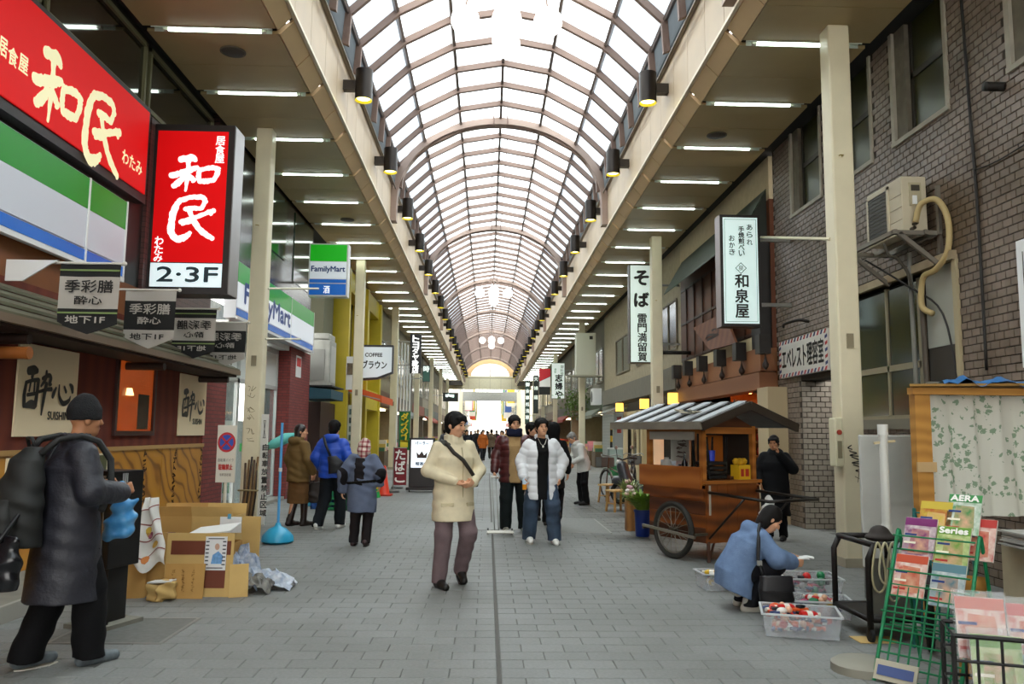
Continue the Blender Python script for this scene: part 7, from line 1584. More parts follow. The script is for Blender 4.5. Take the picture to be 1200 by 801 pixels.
# wheel
wc_ = cp(-0.13, 0.42, 0.345)
wh = None
Rw = 0.345
mb = MB(); n = 36
mb.tube([wc_ + ca*(Rw-0.03)*math.cos(2*math.pi*i/n) + cz*(Rw-0.03)*math.sin(2*math.pi*i/n) for i in range(n)], 0.034, 10, closed=True); wh = mb.build('wheel', M('#26241f', 0.75), cart, smooth=True)
mb = MB(); mb.tube([wc_ + ca*(Rw-0.068)*math.cos(2*math.pi*i/n) + cz*(Rw-0.068)*math.sin(2*math.pi*i/n) for i in range(n)], 0.012, 6, closed=True); mb.build('rim', M('#77736a', 0.4, 0.6), wh, smooth=True)
mb = MB(); mb.cyl(wc_-cb*0.05, wc_+cb*0.06, 0.035, n=12); mb.build('hub', M('#5a544a', 0.4, 0.6), wh)
for i in range(18):
 t_ = 2*math.pi*i/18; mb = MB(); mb.cyl(wc_+cb*(0.03 if i % 2 else -0.03), wc_+ca*(Rw-0.07)*math.cos(t_)+cz*(Rw-0.07)*math.sin(t_), 0.004, n=5); mb.build('spoke', M('#8a867a', 0.35, 0.7), wh)
mb = MB(); mb.bar(cp(-0.2,-0.02,0.30), cp(-0.2,LA-0.1,0.36), 0.03); mb.build('axle_bar', M('#8f897c', 0.4, 0.6), cart)
for a in (-0.02, LA-0.1): mb = MB(); mb.bar(cp(-0.2,a,0.33), cp(0.0,a,0.33), 0.03); mb.build('axle_bracket', M('#5a544a', 0.4, 0.6), cart)
for b, a in ((0.02,-0.02),(LB-0.05,-0.02)):
 mb = MB(); mb.bar(cp(b,a,0.24), cp(b,a,0.0), 0.035); mb.build('prop_leg', M('#4a2c1c', 0.6), cart)
 mb = MB(); mb.bar(cp(b+0.10,a,0.24), cp(b+0.02,a,0.05), 0.02); mb.build('leg_brace', M('#4a2c1c', 0.6), cart)
MIRON = M('#241f1a', 0.5, 0.4)
for b in (0.02, LB-0.02):
 mb = MB(); mb.tube([cp(b,-0.04,0.82), cp(b,-0.45,0.80), cp(b,-0.95,0.78)], 0.018, 8); mb.build('pull_handle', MIRON, cart, smooth=True)
 mb = MB(); mb.tube([cp(b,-0.04,0.28), cp(b,-0.6,0.79)], 0.014, 8); mb.build('handle_stay', MIRON, cart, smooth=True)
mb = MB(); mb.tube([cp(0.02,-0.95,0.78), cp(LB-0.02,-0.95,0.78)], 0.018, 8); mb.build('cross_handle', MIRON, cart, smooth=True)
cpart('end_post_bar', M('#b0aa98', 0.5), (0.03, 0.05, -0.045, -0.03, 0.55, 0.9))
# inside the cart
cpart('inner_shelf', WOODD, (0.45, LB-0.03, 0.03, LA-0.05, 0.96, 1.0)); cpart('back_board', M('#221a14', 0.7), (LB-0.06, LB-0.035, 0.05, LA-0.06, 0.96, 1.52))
cpart('orange_board', M('#b8661a', 0.6), (0.48, 0.78, 0.45, 0.47, 0.98, 1.50)); 
ch = sheet(cp(0.25, LA-0.15, 1.16), cb, cz, 0.32, 0.32, 0.01, 'menu_sheet', M('#b9b9ae', 0.7), cart)
mat_txt(cart, 'menu_writing', M('#5a4a44', 0.7), lambda mb: scribble(mb, cp(0.28, LA-0.162, 1.19), cb, cz, 0.26, 0.26, 5, wd=0.05, seed=9))
def cthing(name, lab, cat, prof, b, a, z, col_, n=12, smooth=40):
 mb = MB(); mb.lathe(prof, cp(b,a,z), n); o = mb.build(name, col_, None, smooth=smooth); return tag(o, lab, cat)
cthing('white_jug', 'grey and white water jug on the counter of the food cart', 'jug', [(0.04,0),(0.075,0.01),(0.08,0.16),(0.05,0.2),(0.03,0.24),(0.035,0.25)], 0.12, 0.80, 0.961, M('#b8b8b0', 0.4))
cthing('dark_bottle', 'dark glass bottle standing in the food cart opening', 'bottle', [(0.035,0),(0.04,0.01),(0.04,0.18),(0.015,0.24),(0.014,0.30)], 0.10, 0.45, 0.961, M('#10141c', 0.15))
cthing('blue_kettle', 'dark blue kettle standing in the food cart opening', 'kettle', [(0.06,0),(0.085,0.03),(0.085,0.10),(0.05,0.15),(0.02,0.17)], 0.14, 0.57, 0.961, M('#182848', 0.25))
# stack of black folding stools at the corner
for k in range(4):
 st = thing('black_stool', 'black folding stool stacked at the corner of the food cart', 'stool', cp(0.22,-0.04,0.97+k*0.055), 'black stools stacked on the cart')
 z = 0.975+k*0.055
 mb = MB(); cbox(mb, 0.06, 0.36, -0.02, 0.26, z, z+0.04); mb.build('seat', M('#121212', 0.5), st, bevel=0.01)
 for b_, a_ in ((0.07,0.0),(0.35,0.0),(0.07,0.24),(0.35,0.24)):
  mb = MB(); mb.cyl(cp(b_,a_,z+0.04), cp(b_+(0.03 if b_>0.2 else -0.03),a_,z+0.34), 0.012, n=6); mb.build('leg', M('#181818', 0.4, 0.4), st)
t = thing('blue_cup', 'bright blue plastic cup among the black stools on the cart', 'cup', cp(0.22,-0.03,1.18)); mb = MB(); mb.lathe([(0.05,0.0),(0.06,0.13),(0.056,0.13),(0.046,0.01)], cp(0.22,0.12,1.185), 14, cap=False); mb.build('body', M('#2f45c8', 0.35), t, smooth=40)
t = thing('yellow_box', 'yellow box with red print on the cart counter', 'box', cp(0.62,-0.02,0.962)); mb = MB(); cbox(mb, 0.52, 0.72, -0.06, 0.08, 0.962, 1.14); mb.build('carton', M('#d8a81c', 0.5), t)
mb = MB(); cbox(mb, 0.55, 0.60, -0.063, -0.06, 1.0, 1.09); mb.build('red_print', M('#b0281c', 0.5), t); mb = MB(); cbox(mb, 0.63, 0.69, -0.063, -0.06, 1.0, 1.09); mb.build('red_print', M('#b0281c', 0.5), t)
for k in range(3): cthing('yellow_bag', 'small yellow food bag on the yellow box', 'bag', [(0.02,0),(0.04,0.02),(0.045,0.05),(0.02,0.08)], 0.55+k*0.07, 0.02, 1.141, M('#c89a20', 0.4), 8)['group'] = 'yellow bags on the cart'
t = thing('cart_roof_ropes', 'tangled pale rope and tape lying on the cart roof', 'rope', cp(0.1, -0.1, 1.7))
for k in range(4):
 r2 = random.Random(k); mb = MB(); pts = [cp(-0.1+r2.uniform(-0.15,0.15), 0.0+0.3*i/6+r2.uniform(-0.08,0.08), 1.76+r2.uniform(0,0.05)) for i in range(7)]; mb.tube(pts, 0.010, 5); mb.build('rope', M(('#a89f88','#8a8474','#5a6a7c','#b8b09a')[k], 0.8), t, smooth=True)
t = thing('white_carrier_bag', 'white carrier bag hanging from the pull handle of the cart', 'bag', cp(LB-0.1,-0.3,0.45))
S = SDF(V3(-0.2,-0.2,-0.1), V3(0.2,0.2,0.45), 0.010); S.loft([(V3(0,0,-0.02), 0.10, 0.05),(V3(0,0,0.12), 0.12, 0.06),(V3(0,0,0.26), 0.05, 0.03),(V3(0,0,0.34), 0.02, 0.015)], k=0.02); S.fold(0.008, 26); S.build('sack', M('#d6d6d0', 0.45), t)
# ---- plant pots, stools, bicycle, scooter --------------------------------------------------------
def leafy(t, c, n, h, spread, colr, seed, w=0.02):
 r2 = random.Random(seed); mb = MB()
 for i in range(n):
  a = r2.uniform(0, 6.28); l = h*r2.uniform(0.6, 1.1); s_ = spread*r2.uniform(0.4, 1.1); d = Vector((math.cos(a), math.sin(a), 0)); sd = Vector((-d.y, d.x, 0))
  pts = [c + d*(0.06*r2.random() if q == 0 else 0.05+s_*q**1.4) + Vector((0,0,l*(q*1.25-0.35*q*q*(1+s_*2)))) for q in (0, 0.35, 0.65, 1.0)]; ws = [w*0.5, w, w*0.8, 0.002]
  V = []
  for p, q in zip(pts, ws): V += [p-sd*q, p+sd*q]
  mb.add(V, [(0,1,3,2),(2,3,5,4),(4,5,7,6)])
 o = mb.build('foliage', M(colr, 0.5, noise=0.35, nscale=9), t, fix=False); tag(o, kind='stuff'); return o
pc = fl(753, 628)
pt = thing('potted_plant', 'leafy green plant in a deep blue pot beside the cart wheel', 'plant', pc)
mb = MB(); mb.lathe([(0.10,0),(0.105,0.01),(0.12,0.36),(0.13,0.36),(0.13,0.39),(0.11,0.39),(0.10,0.35)], pc, 18); mb.build('pot', M('#152f7a', 0.35), pt, smooth=40)
leafy(pt, pc+Vector((0,0,0.34)), 200, 0.42, 0.34, '#7a9a38', 4, 0.022)
for k in range(7): mb = MB(); a = k*0.9; mb.ball(pc+Vector((-0.18+0.06*math.cos(a),-0.05+0.1*math.sin(a),0.62+0.05*(k%3))), (0.04,0.04,0.03), 8, 6); mb.build('flower', M(('#d8b8b0','#e0d4c8','#c89aa0')[k%3], 0.6), pt, smooth=True)
pc = fl(741, 622); pt = thing('wooden_planter', 'narrow tan wooden box planter with pale flowers beside the blue pot', 'plant', pc)
mb = MB(); mb.box(pc.x-0.09, pc.x+0.06, pc.y, pc.y+0.16, 0, 0.5); mb.build('box', wood('#8a5a28','#a87438',3,0.6), pt); leafy(pt, pc+Vector((-0.02,0.08,0.5)), 90, 0.35, 0.2, '#8a9a50', 9, 0.022)
for k in range(8): mb = MB(); a = k*0.8; mb.ball(pc+Vector((-0.02+0.10*math.cos(a),0.05+0.1*math.sin(a),0.64+0.06*(k%3))), (0.035,0.035,0.03), 8, 6); mb.build('flower', M(('#dcc4b4','#e6dccc','#d0a8a0')[k%3], 0.6), pt, smooth=True)
def wstool(px, py, lab, rz, s_=1.0):
 c = fl(px, py); st = thing('wooden_stool', lab, 'stool', c, rz=rz); h = 0.42*s_
 mb = MB(); mb.box(-0.20*s_,0.20*s_,-0.15*s_,0.15*s_,h-0.035,h); mb.build('seat', wood('#b08850','#c8a468',4,0.5,'X',3), st, local=True, bevel=0.008)
 for x in (-1,1):
  for y in (-1,1): mb = MB(); mb.bar((x*0.15*s_,y*0.10*s_,h-0.03),(x*0.18*s_,y*0.14*s_,0),0.035*s_); mb.build('leg', wood('#9a7440','#b48a50',4,0.5), st, local=True)
  mb = MB(); mb.bar((x*0.165*s_,-0.12*s_,0.16*s_),(x*0.165*s_,0.12*s_,0.16*s_),0.025*s_); mb.build('stretcher', wood('#9a7440','#b48a50',4,0.5), st, local=True)
wstool(724, 599, 'small pale wooden stool standing on the wet paving before the cart', 0.5)
wstool(712, 588, 'pale wooden stool standing behind the other small stool', 0.9, 0.95)
def bicycle(px, Y, lab, rz, colr):
 c = aY(px, 507, Y); t = thing('bicycle', lab, 'bicycle', (c.x, Y, 0), rz=rz); fr = M(colr, 0.35, 0.4); dk = M('#191919', 0.6)
 for xx, nm in ((-0.5,'rear'),(0.5,'front')):
  mb = MB(); n = 28; mb.tube([(xx+0.31*math.cos(2*math.pi*i/n),0,0.33+0.31*math.sin(2*math.pi*i/n)) for i in range(n)], 0.02, 6, closed=True); w = mb.build('wheel', dk, t, smooth=True, local=True)
  for i in range(10): mb = MB(); q = 2*math.pi*i/10; mb.cyl((xx,0,0.33),(xx+0.3*math.cos(q),0,0.33+0.3*math.sin(q)),0.003,n=4); mb.build('spoke', MSTEEL, w, local=True)
  mb = MB(); mb.tube([(xx+0.36*math.cos(q),0,0.33+0.36*math.sin(q)) for q in np.linspace(0.3,2.6,9)], 0.016, 6); mb.build('mudguard', MSTEEL, t, smooth=True, local=True)
 mb = MB()
 for a, b_ in (((-0.5,0,0.33),(-0.1,0,0.30)),((-0.1,0,0.30),(0.38,0,0.62)),((-0.1,0,0.30),(-0.22,0,0.78)),((-0.5,0,0.33),(-0.2,0,0.66)),((0.5,0,0.33),(0.36,0,0.95)),((-0.19,0,0.6),(0.38,0,0.72))): mb.tube([a,b_],0.017,7)
 mb.build('frame', fr, t, local=True)
 mb = MB(); mb.tube([(0.22,-0.26,0.98),(0.36,-0.2,1.02),(0.38,0,0.98),(0.36,0.2,1.02),(0.22,0.26,0.98)],0.014,7); mb.build('handlebar', MSTEEL, t, smooth=True, local=True)
 mb = MB(); mb.ball((-0.24,0,0.82),(0.13,0.08,0.04),10,6); mb.build('saddle', dk, t, smooth=True, local=True)
 mb = MB(); mb.box(0.42,0.72,-0.17,0.17,0.72,0.75); mb.box(0.42,0.44,-0.17,0.17,0.72,0.95); mb.box(0.70,0.72,-0.17,0.17,0.72,0.95); mb.box(0.42,0.72,-0.17,-0.15,0.72,0.95); mb.box(0.42,0.72,0.15,0.17,0.72,0.95); mb.build('basket', M('#6a6a66',0.5,0.4), t, local=True)
bicycle(722, 19.0, 'parked bicycle with front basket beyond the wooden stools', 1.9, '#6a4a3a')
bicycle(741, 20.6, 'parked dark bicycle beside the scooter near the cream lattice front', 1.3, '#3a3f4a')
c = aY(752, 507, 17.2); t = thing('motor_scooter', 'parked black and white motor scooter behind the stools and plants', 'scooter', (c.x, 17.2, 0), rz=2.3)
for xx in (-0.55, 0.6):
 mb = MB(); n = 24; mb.tube([(xx+0.2*math.cos(2*math.pi*i/n),0,0.25+0.2*math.sin(2*math.pi*i/n)) for i in range(n)],0.05,8,closed=True); w = mb.build('wheel', M('#151515',0.7), t, smooth=True, local=True); mb = MB(); mb.cyl((xx,-0.05,0.25),(xx,0.05,0.25),0.12,n=14); mb.build('rim', MSTEEL, w, local=True)
S = SDF(V3(-1,-0.4,0), V3(1,0.4,1.2), 0.016); S.cap(V3(-0.75,0,0.55),V3(-0.15,0,0.5),0.14,0.16,0.05).cap(V3(-0.15,0,0.3),V3(0.3,0,0.28),0.12,0.12,0.08).cap(V3(0.35,0,0.3),V3(0.52,0,0.8),0.12,0.13,0.06).ell(V3(0.62,0,0.5),(0.2,0.09,0.1),0.03); S.build('body_shell', M('#3c3c40',0.3), t)
S = SDF(V3(-1,-0.3,0.4), V3(0.2,0.3,0.9), 0.014); S.loft([(V3(-0.75,0,0.72),0.11,0.09),(V3(-0.4,0,0.74),0.14,0.07),(V3(0.0,0,0.70),0.10,0.06)],side=(0,1,0),k=0.03); S.build('seat', M('#141414',0.5), t)
mb = MB(); mb.tube([(0.38,-0.32,0.98),(0.5,-0.2,1.0),(0.52,0,0.95),(0.5,0.2,1.0),(0.38,0.32,0.98)],0.018,7); mb.build('handlebar', M('#1a1a1a',0.5), t, smooth=True, local=True)
for s_ in (-1,1):
 mb = MB(); mb.tube([(0.5,s_*0.2,1.0),(0.48,s_*0.26,1.18)],0.008,5); mr_ = mb.build('mirror', M('#1a1a1a',0.5), t, local=True); mb = MB(); mb.ball((0.48,s_*0.27,1.22),(0.015,0.06,0.045),10,6); mb.build('mirror_glass', MSTEEL, mr_, smooth=True, local=True)
mb = MB(); mb.ball((0.62,0,0.9),(0.05,0.08,0.07),10,6); mb.build('headlamp', M('#d8d8d0',0.2), t, smooth=True, local=True)
mb = MB(); mb.box(-0.95,-0.7,-0.12,0.12,0.62,0.72); mb.build('red_tail', M('#7a1a1a',0.4), t, local=True)
mb = MB(); mb.box(-1.0,-0.62,-0.2,0.2,0.74,1.0); mb.build('cargo_box', M('#8f9296',0.5), t, local=True, bevel=0.02)
# hanging plants in front of the far right shop
hp_ = aY(665, 486, 42); t = thing('hanging_greenery', 'clump of green hanging plants over the far shop beyond the boxed unit', 'plant', (4.6, 42, 2.8)); 
r2 = random.Random(3); mb = MB()
for i in range(500):
 p = Vector((4.6+r2.gauss(0,0.35), 42+r2.gauss(0,0.9), 3.1+r2.gauss(0,0.35))); d = Vector((r2.uniform(-1,1),r2.uniform(-1,1),r2.uniform(-1,0.3))).normalized()*0.12; s_ = d.cross(Vector((0.3,0.5,1))).normalized()*0.04; mb.add([p-s_,p+d,p+s_,p-d],[(0,1,2,3)])
tag(mb.build('foliage', M('#5f7a34',0.5,noise=0.4,nscale=5), t, fix=False), kind='stuff'); mb = MB(); mb.box(4.3,5.19,41.2,42.9,2.6,2.66); mb.build('shelf', M('#7a6a44',0.6), t)
# ---- translucent toy bins --------------------------------------------------------------------------
MBIN = glassy('#c9cdd0', 0.30, 0.35, 'milky_plastic')
def bin_(cx, cy, w, d, h, rz, lab):
 t = thing('plastic_bin', lab, 'plastic bin', (cx, cy, 0), 'milky plastic toy bins', rz=rz); a, b = w/2, d/2; i = 0.02
 mb = MB(); mb.box(-a+i,a-i,-b+i,b-i,0.004,0.01); mb.build('bottom', MBIN, t, local=True)
 for (p, q) in (((-a,-b),(a,-b)),((a,-b),(a,b)),((a,b),(-a,b)),((-a,b),(-a,-b))):
  p = Vector((*p,0)); q = Vector((*q,0)); n_ = Vector((-(q-p).y,(q-p).x,0)).normalized()*0.006
  pi = p*(1-i/max(a,b)*1.2); qi = q*(1-i/max(a,b)*1.2)
  mb = MB(); mb.add([pi+Vector((0,0,0.005)),qi+Vector((0,0,0.005)),q+Vector((0,0,h)),p+Vector((0,0,h)),pi+n_+Vector((0,0,0.005)),qi+n_+Vector((0,0,0.005)),q+n_+Vector((0,0,h)),p+n_+Vector((0,0,h))],[(0,1,2,3),(7,6,5,4),(0,4,5,1),(1,5,6,2),(2,6,7,3),(3,7,4,0)]); mb.build('wall', MBIN, t, local=True)
 mb = MB()
 for (x0,x1,y0,y1) in ((-a-0.012,a+0.012,-b-0.012,-b+0.004),(-a-0.012,a+0.012,b-0.004,b+0.012),(-a-0.012,-a+0.004,-b,b),(a-0.004,a+0.012,-b,b)): mb.box(x0,x1,y0,y1,h-0.006,h+0.006)
 mb.build('rim', M('#c2c5c6',0.35), t, local=True); return t
TOYC = {'red':'#c41f1c','orange':'#d8591c','yellow':'#d8b01c','white':'#dcdad2','green':'#1f7a4a','pink':'#c85a78','black':'#181818'}
def toy(p, kind, colr, rz, rest, r2):
 lab = f'{colr} {kind} among the toys {rest}'; mb = MB(); c1 = M(TOYC[colr],0.35); t = thing('toy_' + {'bottle':'bottle','figure':'figure','car':'car','ball':'ball'}[kind], lab, 'toy', p, 'toys in the bins', rz=rz)
 if kind == 'bottle':
  mb.lathe([(0.012,-0.08),(0.028,-0.078),(0.03,-0.06),(0.03,0.03),(0.014,0.06)],(0,0,0.03),10,axis='x'); mb.build('body', c1, t, smooth=40, local=True); mb = MB(); mb.lathe([(0.016,0.06),(0.016,0.085),(0.004,0.085)],(0,0,0.03),8,axis='x'); mb.build('cap', M('#d8d4c8',0.4), t, local=True); mb = MB(); mb.lathe([(0.0305,-0.035),(0.0305,0.01)],(0,0,0.03),10,axis='x',cap=False); mb.build('label_band', M('#e8e4d8' if colr != 'white' else '#b02a22',0.5), t, local=True)
 elif kind == 'figure':
  mb.ball((0,0,0.035),(0.045,0.03,0.03),10,7); mb.build('body', c1, t, smooth=True, local=True); mb = MB(); mb.ball((0.06,0,0.045),0.026,10,7); mb.build('head', M('#d8a888',0.5), t, smooth=True, local=True)
  for s_ in (-1,1): mb = MB(); mb.cyl((-0.03,s_*0.015,0.03),(-0.085,s_*0.03,0.02),0.012,n=6); mb.build('leg', M('#2a3a6a',0.5), t, local=True)
 elif kind == 'car':
  mb.box(-0.06,0.06,-0.028,0.028,0.012,0.04); mb.build('body', c1, t, local=True, bevel=0.006); mb = MB(); mb.box(-0.03,0.03,-0.024,0.024,0.04,0.062); mb.build('cabin', M('#20242a',0.2), t, local=True, bevel=0.006)
  for x in (-0.035,0.035):
   for y in (-0.03,0.03): mb = MB(); mb.cyl((x,y-0.006,0.014),(x,y+0.006,0.014),0.014,n=8); mb.build('wheel', M('#141414',0.6), t, local=True)
 else: mb.ball((0,0,0.04),0.04,12,8); mb.build('body', c1, t, smooth=True, local=True)
BINS = [(2.42,6.36,0.56,0.42,0.17,-0.28,'milky plastic bin of red and orange toys closest to the wire racks'),(2.98,7.75,0.62,0.45,0.20,-0.1,'milky plastic bin heaped with red and white toys before the graffiti pillar'),(2.84,6.98,0.46,0.36,0.14,-0.2,'shallow plastic bin of coloured bottles beside the squatting person'),(2.36,8.15,0.5,0.34,0.16,0.05,'milky plastic bin standing behind the squatting person')]
NTOY = [(('red','orange','orange','red','orange','white'),('bottle','car','figure'),34,'in the bin closest to the wire racks'),(('red','white','black','green','white','pink'),('ball','figure','car'),22,'in the heaped bin before the graffiti pillar'),(('yellow','red','white','green','pink'),('bottle','figure'),18,'in the shallow bin beside the squatting person'),(('white','yellow','pink'),('figure','bottle'),8,'in the bin behind the squatting person')]
for (cx,cy,w,d,h,rz,lab),(cols,kinds,n,rest) in zip(BINS, NTOY):
 bin_(cx,cy,w,d,h,rz,lab); r2 = random.Random(int(cx*100)); Rm = Matrix.Rotation(rz,3,'Z')
 for i in range(n):
  q = Rm @ Vector((r2.uniform(-w/2+0.10,w/2-0.10), r2.uniform(-d/2+0.10,d/2-0.10), 0)); lay = i*0.9/n
  toy((cx+q.x, cy+q.y, 0.012+lay*h*0.85), kinds[i % len(kinds)], cols[i % len(cols)], r2.uniform(0,6.28), rest, r2)
for k, (px,py,colr) in enumerate(((938,694,'yellow'),(950,690,'red'),(958,684,'green'),(930,690,'pink'),(970,700,'white'))):
 pass
q = aY(942,664,7.05); t = thing('white_paper', 'crumpled white paper held out by the squatting person', 'paper', (2.78,7.2,0.44))
S = SDF(V3(-0.14,-0.1,-0.08), V3(0.14,0.1,0.08), 0.008); S.loft([(V3(-0.1,0,-0.02),0.06,0.01),(V3(0,0,0.01),0.07,0.012),(V3(0.1,0,0.0),0.05,0.01)],side=(0,1,0),k=0.01); S.fold(0.006,40); S.build('sheet', M('#d8d8d4',0.7), t)
mb = MB(); mb.box(2.75,3.05,6.05,6.25,0.001,0.006); o = mb.build('cardboard_scrap', CARD2, None); tag(o, 'flat scrap of tan cardboard on the paving beside the toy bin', 'cardboard')
# ---- black iron trolley with ropes -----------------------------------------------------------------
tr = thing('iron_trolley', 'low black iron trolley hung with ropes between toy bins and stall', 'trolley', (3.0, 6.2, 0)); MIR = M('#1f1a17',0.55,0.4,noise=0.2)
x0,x1,y0,y1 = 2.84,3.28,6.08,6.68
for (xx,yy) in ((x0,y0),(x1,y0),(x0,y1),(x1,y1)):
 mb = MB(); mb.tube([(xx,yy,0.06),(xx,yy,0.60),(xx+(0.05 if xx==x0 else -0.05),yy,0.70)],0.024,8); mb.build('upright', MIR, tr, smooth=True); mb = MB(); mb.lathe([(0.03,-0.02),(0.05,-0.012),(0.05,0.012),(0.03,0.02)],(xx,yy,0.051),12,axis='x'); mb.build('caster', M('#141414',0.6), tr, smooth=40)
for (a,b_) in (((x0+0.05,y0,0.70),(x1-0.05,y0,0.70)),((x0+0.05,y1,0.70),(x1-0.05,y1,0.70)),((x0,y0,0.16),(x1,y0,0.16)),((x0,y1,0.16),(x1,y1,0.16)),((x0,y0,0.16),(x0,y1,0.16)),((x1,y0,0.16),(x1,y1,0.16)),((x0+0.04,y0,0.70),(x0+0.04,y1,0.70)),((x1-0.04,y0,0.70),(x1-0.04,y1,0.70))): mb = MB(); mb.tube([a,b_],0.022,8); mb.build('rail', MIR, tr, smooth=True)
mb = MB(); mb.box(x0+0.03,x1-0.03,y0+0.02,y0+0.035,0.20,0.60); mb.build('grey_panel', M('#6f6c62',0.5,noise=0.2), tr); mb = MB(); mb.box(x0,x1,y0,y1,0.15,0.17); mb.build('deck', MIR, tr)
for k,(xx,l,c_) in enumerate(((2.90,0.36,'#c2b890'),(2.95,0.30,'#d2c8a4'),(3.00,0.42,'#a8a080'),(3.06,0.26,'#8fa0a8'),(3.14,0.34,'#c8c8c0'))):
 mb = MB(); mb.tube([(xx+0.035*math.sin(q)*(1.3-math.cos(q)*0.6),y0-0.035-0.008*k,0.725-l/2+l/2*math.cos(q)) for q in np.linspace(0,6.283,25)[:-1]],0.008,6,closed=True); o = mb.build('rope_loop', M(c_,0.8), None, smooth=True); tag(o, f'{("cream","pale cream","tan","blue-grey","off-white")[k]} loop of rope hanging on the iron trolley', 'rope', 'rope loops on the trolley')
S = SDF(V3(2.75,5.95,0.66),V3(3.2,6.5,1.0),0.012); S.ell(V3(3.0,6.2,0.745),(0.12,0.11,0.032),0.0).ell(V3(3.0,6.21,0.785),(0.065,0.07,0.045),0.04); S.fold(0.006,26); o = S.build('dark_hat', M('#2a221c',0.8), None); tag(o,'dark cloth cap lying on top of the iron trolley','cap')
# ---- white pipe and grey board -----------------------------------------------------------------------
YP_ = 6.85; pb = aY(1042,690,YP_); pt_ = aY(1042,497,YP_); t = thing('white_pipe', 'upright white plastic pipe with joints beside the wooden stall', 'pipe', (pb.x,YP_,0.0))
mb = MB(); mb.cyl((pb.x,YP_,0.72),(pb.x,YP_,pt_.z),0.036,n=14); mb.build('tube', M('#cfcfc6',0.4), t, smooth=40); mb = MB(); mb.cyl((pb.x,YP_,0.0),(pb.x,YP_,0.74),0.03,n=14); mb.build('lower_tube', M('#c4c4ba',0.4), t, smooth=40)
for zz in (0.72,pt_.z-0.05): mb = MB(); mb.cyl((pb.x,YP_,zz-0.04),(pb.x,YP_,zz+0.05),0.044,n=14); mb.build('joint', M('#d8d8d0',0.4), t, smooth=40)
mb = MB(); mb.bar((pb.x-0.08,YP_,pt_.z-0.16),(pb.x+0.1,YP_,pt_.z-0.14),0.02); mb.build('tie', M('#c8b890',0.7), t)
q0 = aY(1012,640,7.6); q1 = aY(1074,510,7.6); t = thing('grey_board', 'plain pale grey panel leaning behind the white pipe', 'board', ((q0.x+q1.x)/2,7.6,0.0)); mb = MB(); mb.box(q0.x,q1.x,7.6,7.64,0.3,q1.z); mb.build('panel', M('#c2c2ba',0.6,noise=0.05), t, bevel=0.01); mb = MB(); mb.box(q0.x+0.05,q1.x-0.05,7.65,7.72,0,0.5); mb.build('foot', M('#6a6a66',0.5), t)
# ---- wooden stall -------------------------------------------------------------------------------------
YS_ = 6.6; pA = aY(1072,470,YS_); zt = aY(1100,462,YS_).z
stl = thing('wooden_stall', 'rough timber stall frame hung with white floral cloth', 'stall', (4.3, YS_+0.4, 0)); TIM = wood('#a8742c','#c08a3c',3,0.6,'Z',4)
x0 = pA.x; x1 = 5.1
mb = MB(); mb.box(x0,x0+0.09,YS_,YS_+0.09,0,zt); mb.build('front_post', TIM, stl); mb = MB(); mb.box(x0+0.53,x0+0.60,YS_+0.9,YS_+0.97,0,zt); mb.build('rear_post', TIM, stl); mb = MB(); mb.box(x1-0.09,x1,YS_,YS_+0.09,0,zt); mb.build('front_post', TIM, stl)
mb = MB(); mb.box(x0-0.03,x1,YS_-0.03,YS_+0.06,zt,zt+0.055); mb.build('front_beam', TIM, stl); mb = MB(); mb.bar((x0+0.02,YS_+0.06,zt+0.03),(x0+0.56,YS_+0.97,zt+0.03),0.07,0.055); mb.build('side_beam', TIM, stl)
mb = MB(); mb.box(x0+0.085,x0+0.14,YS_+0.02,YS_+0.06,0.2,zt); mb.build('inner_lath', TIM, stl); mb = MB(); mb.box(x0-0.01,x0+0.15,YS_-0.02,YS_,1.22,1.30); mb.build('cross_tape', M('#c0a070',0.7), stl)
mb = MB(); mb.poly([(x0-0.08,YS_-0.08,zt+0.06),(x1+0.05,YS_-0.08,zt+0.09),(x1+0.05,YS_+1.0,zt+0.12),(x0+0.5,YS_+1.0,zt+0.08)],(0,0,0.02)); mb.build('roof_board', M('#a07838',0.7), stl)
def floral():
 m = bpy.data.materials.new('floral_cloth'); m.use_nodes = True; nt = m.node_tree; N = nt.nodes; L = nt.links; p = N['Principled BSDF']; g = N.new('ShaderNodeNewGeometry')
 v = N.new('ShaderNodeTexVoronoi'); v.inputs['Scale'].default_value = 16; n1 = N.new('ShaderNodeTexNoise'); n1.inputs['Scale'].default_value = 5; n3 = N.new('ShaderNodeTexNoise'); n3.inputs['Scale'].default_value = 60
 for n in (v,n1,n3): L.new(g.outputs['Position'], n.inputs['Vector'])
 a = N.new('ShaderNodeMath'); a.operation = 'LESS_THAN'; a.inputs[1].default_value = 0.38
 ad = N.new('ShaderNodeMath'); ad.operation = 'ADD'; L.new(v.outputs['Distance'], ad.inputs[0]); sc = N.new('ShaderNodeMath'); sc.operation = 'MULTIPLY_ADD'; sc.inputs[1].default_value = 0.9; sc.inputs[2].default_value = -0.45; L.new(n3.outputs['Fac'], sc.inputs[0]); L.new(sc.outputs[0], ad.inputs[1]); L.new(ad.outputs[0], a.inputs[0])
 b2 = N.new('ShaderNodeMath'); b2.operation = 'GREATER_THAN'; b2.inputs[1].default_value = 0.44; L.new(n1.outputs['Fac'], b2.inputs[0]); mu = N.new('ShaderNodeMath'); mu.operation = 'MULTIPLY'; L.new(a.outputs[0], mu.inputs[0]); L.new(b2.outputs[0], mu.inputs[1])
 mx = N.new('ShaderNodeMixRGB'); mx.inputs[1].default_value = lin('#c9c8ba'); mx.inputs[2].default_value = lin('#7d9277'); L.new(mu.outputs[0], mx.inputs[0]); L.new(mx.outputs[0], p.inputs['Base Color']); p.inputs['Roughness'].default_value = 0.8
 return m
mb = MB(); nx, nz = 40, 16; xa, xb, za, zb = x0+0.13, x1, 0.86, zt
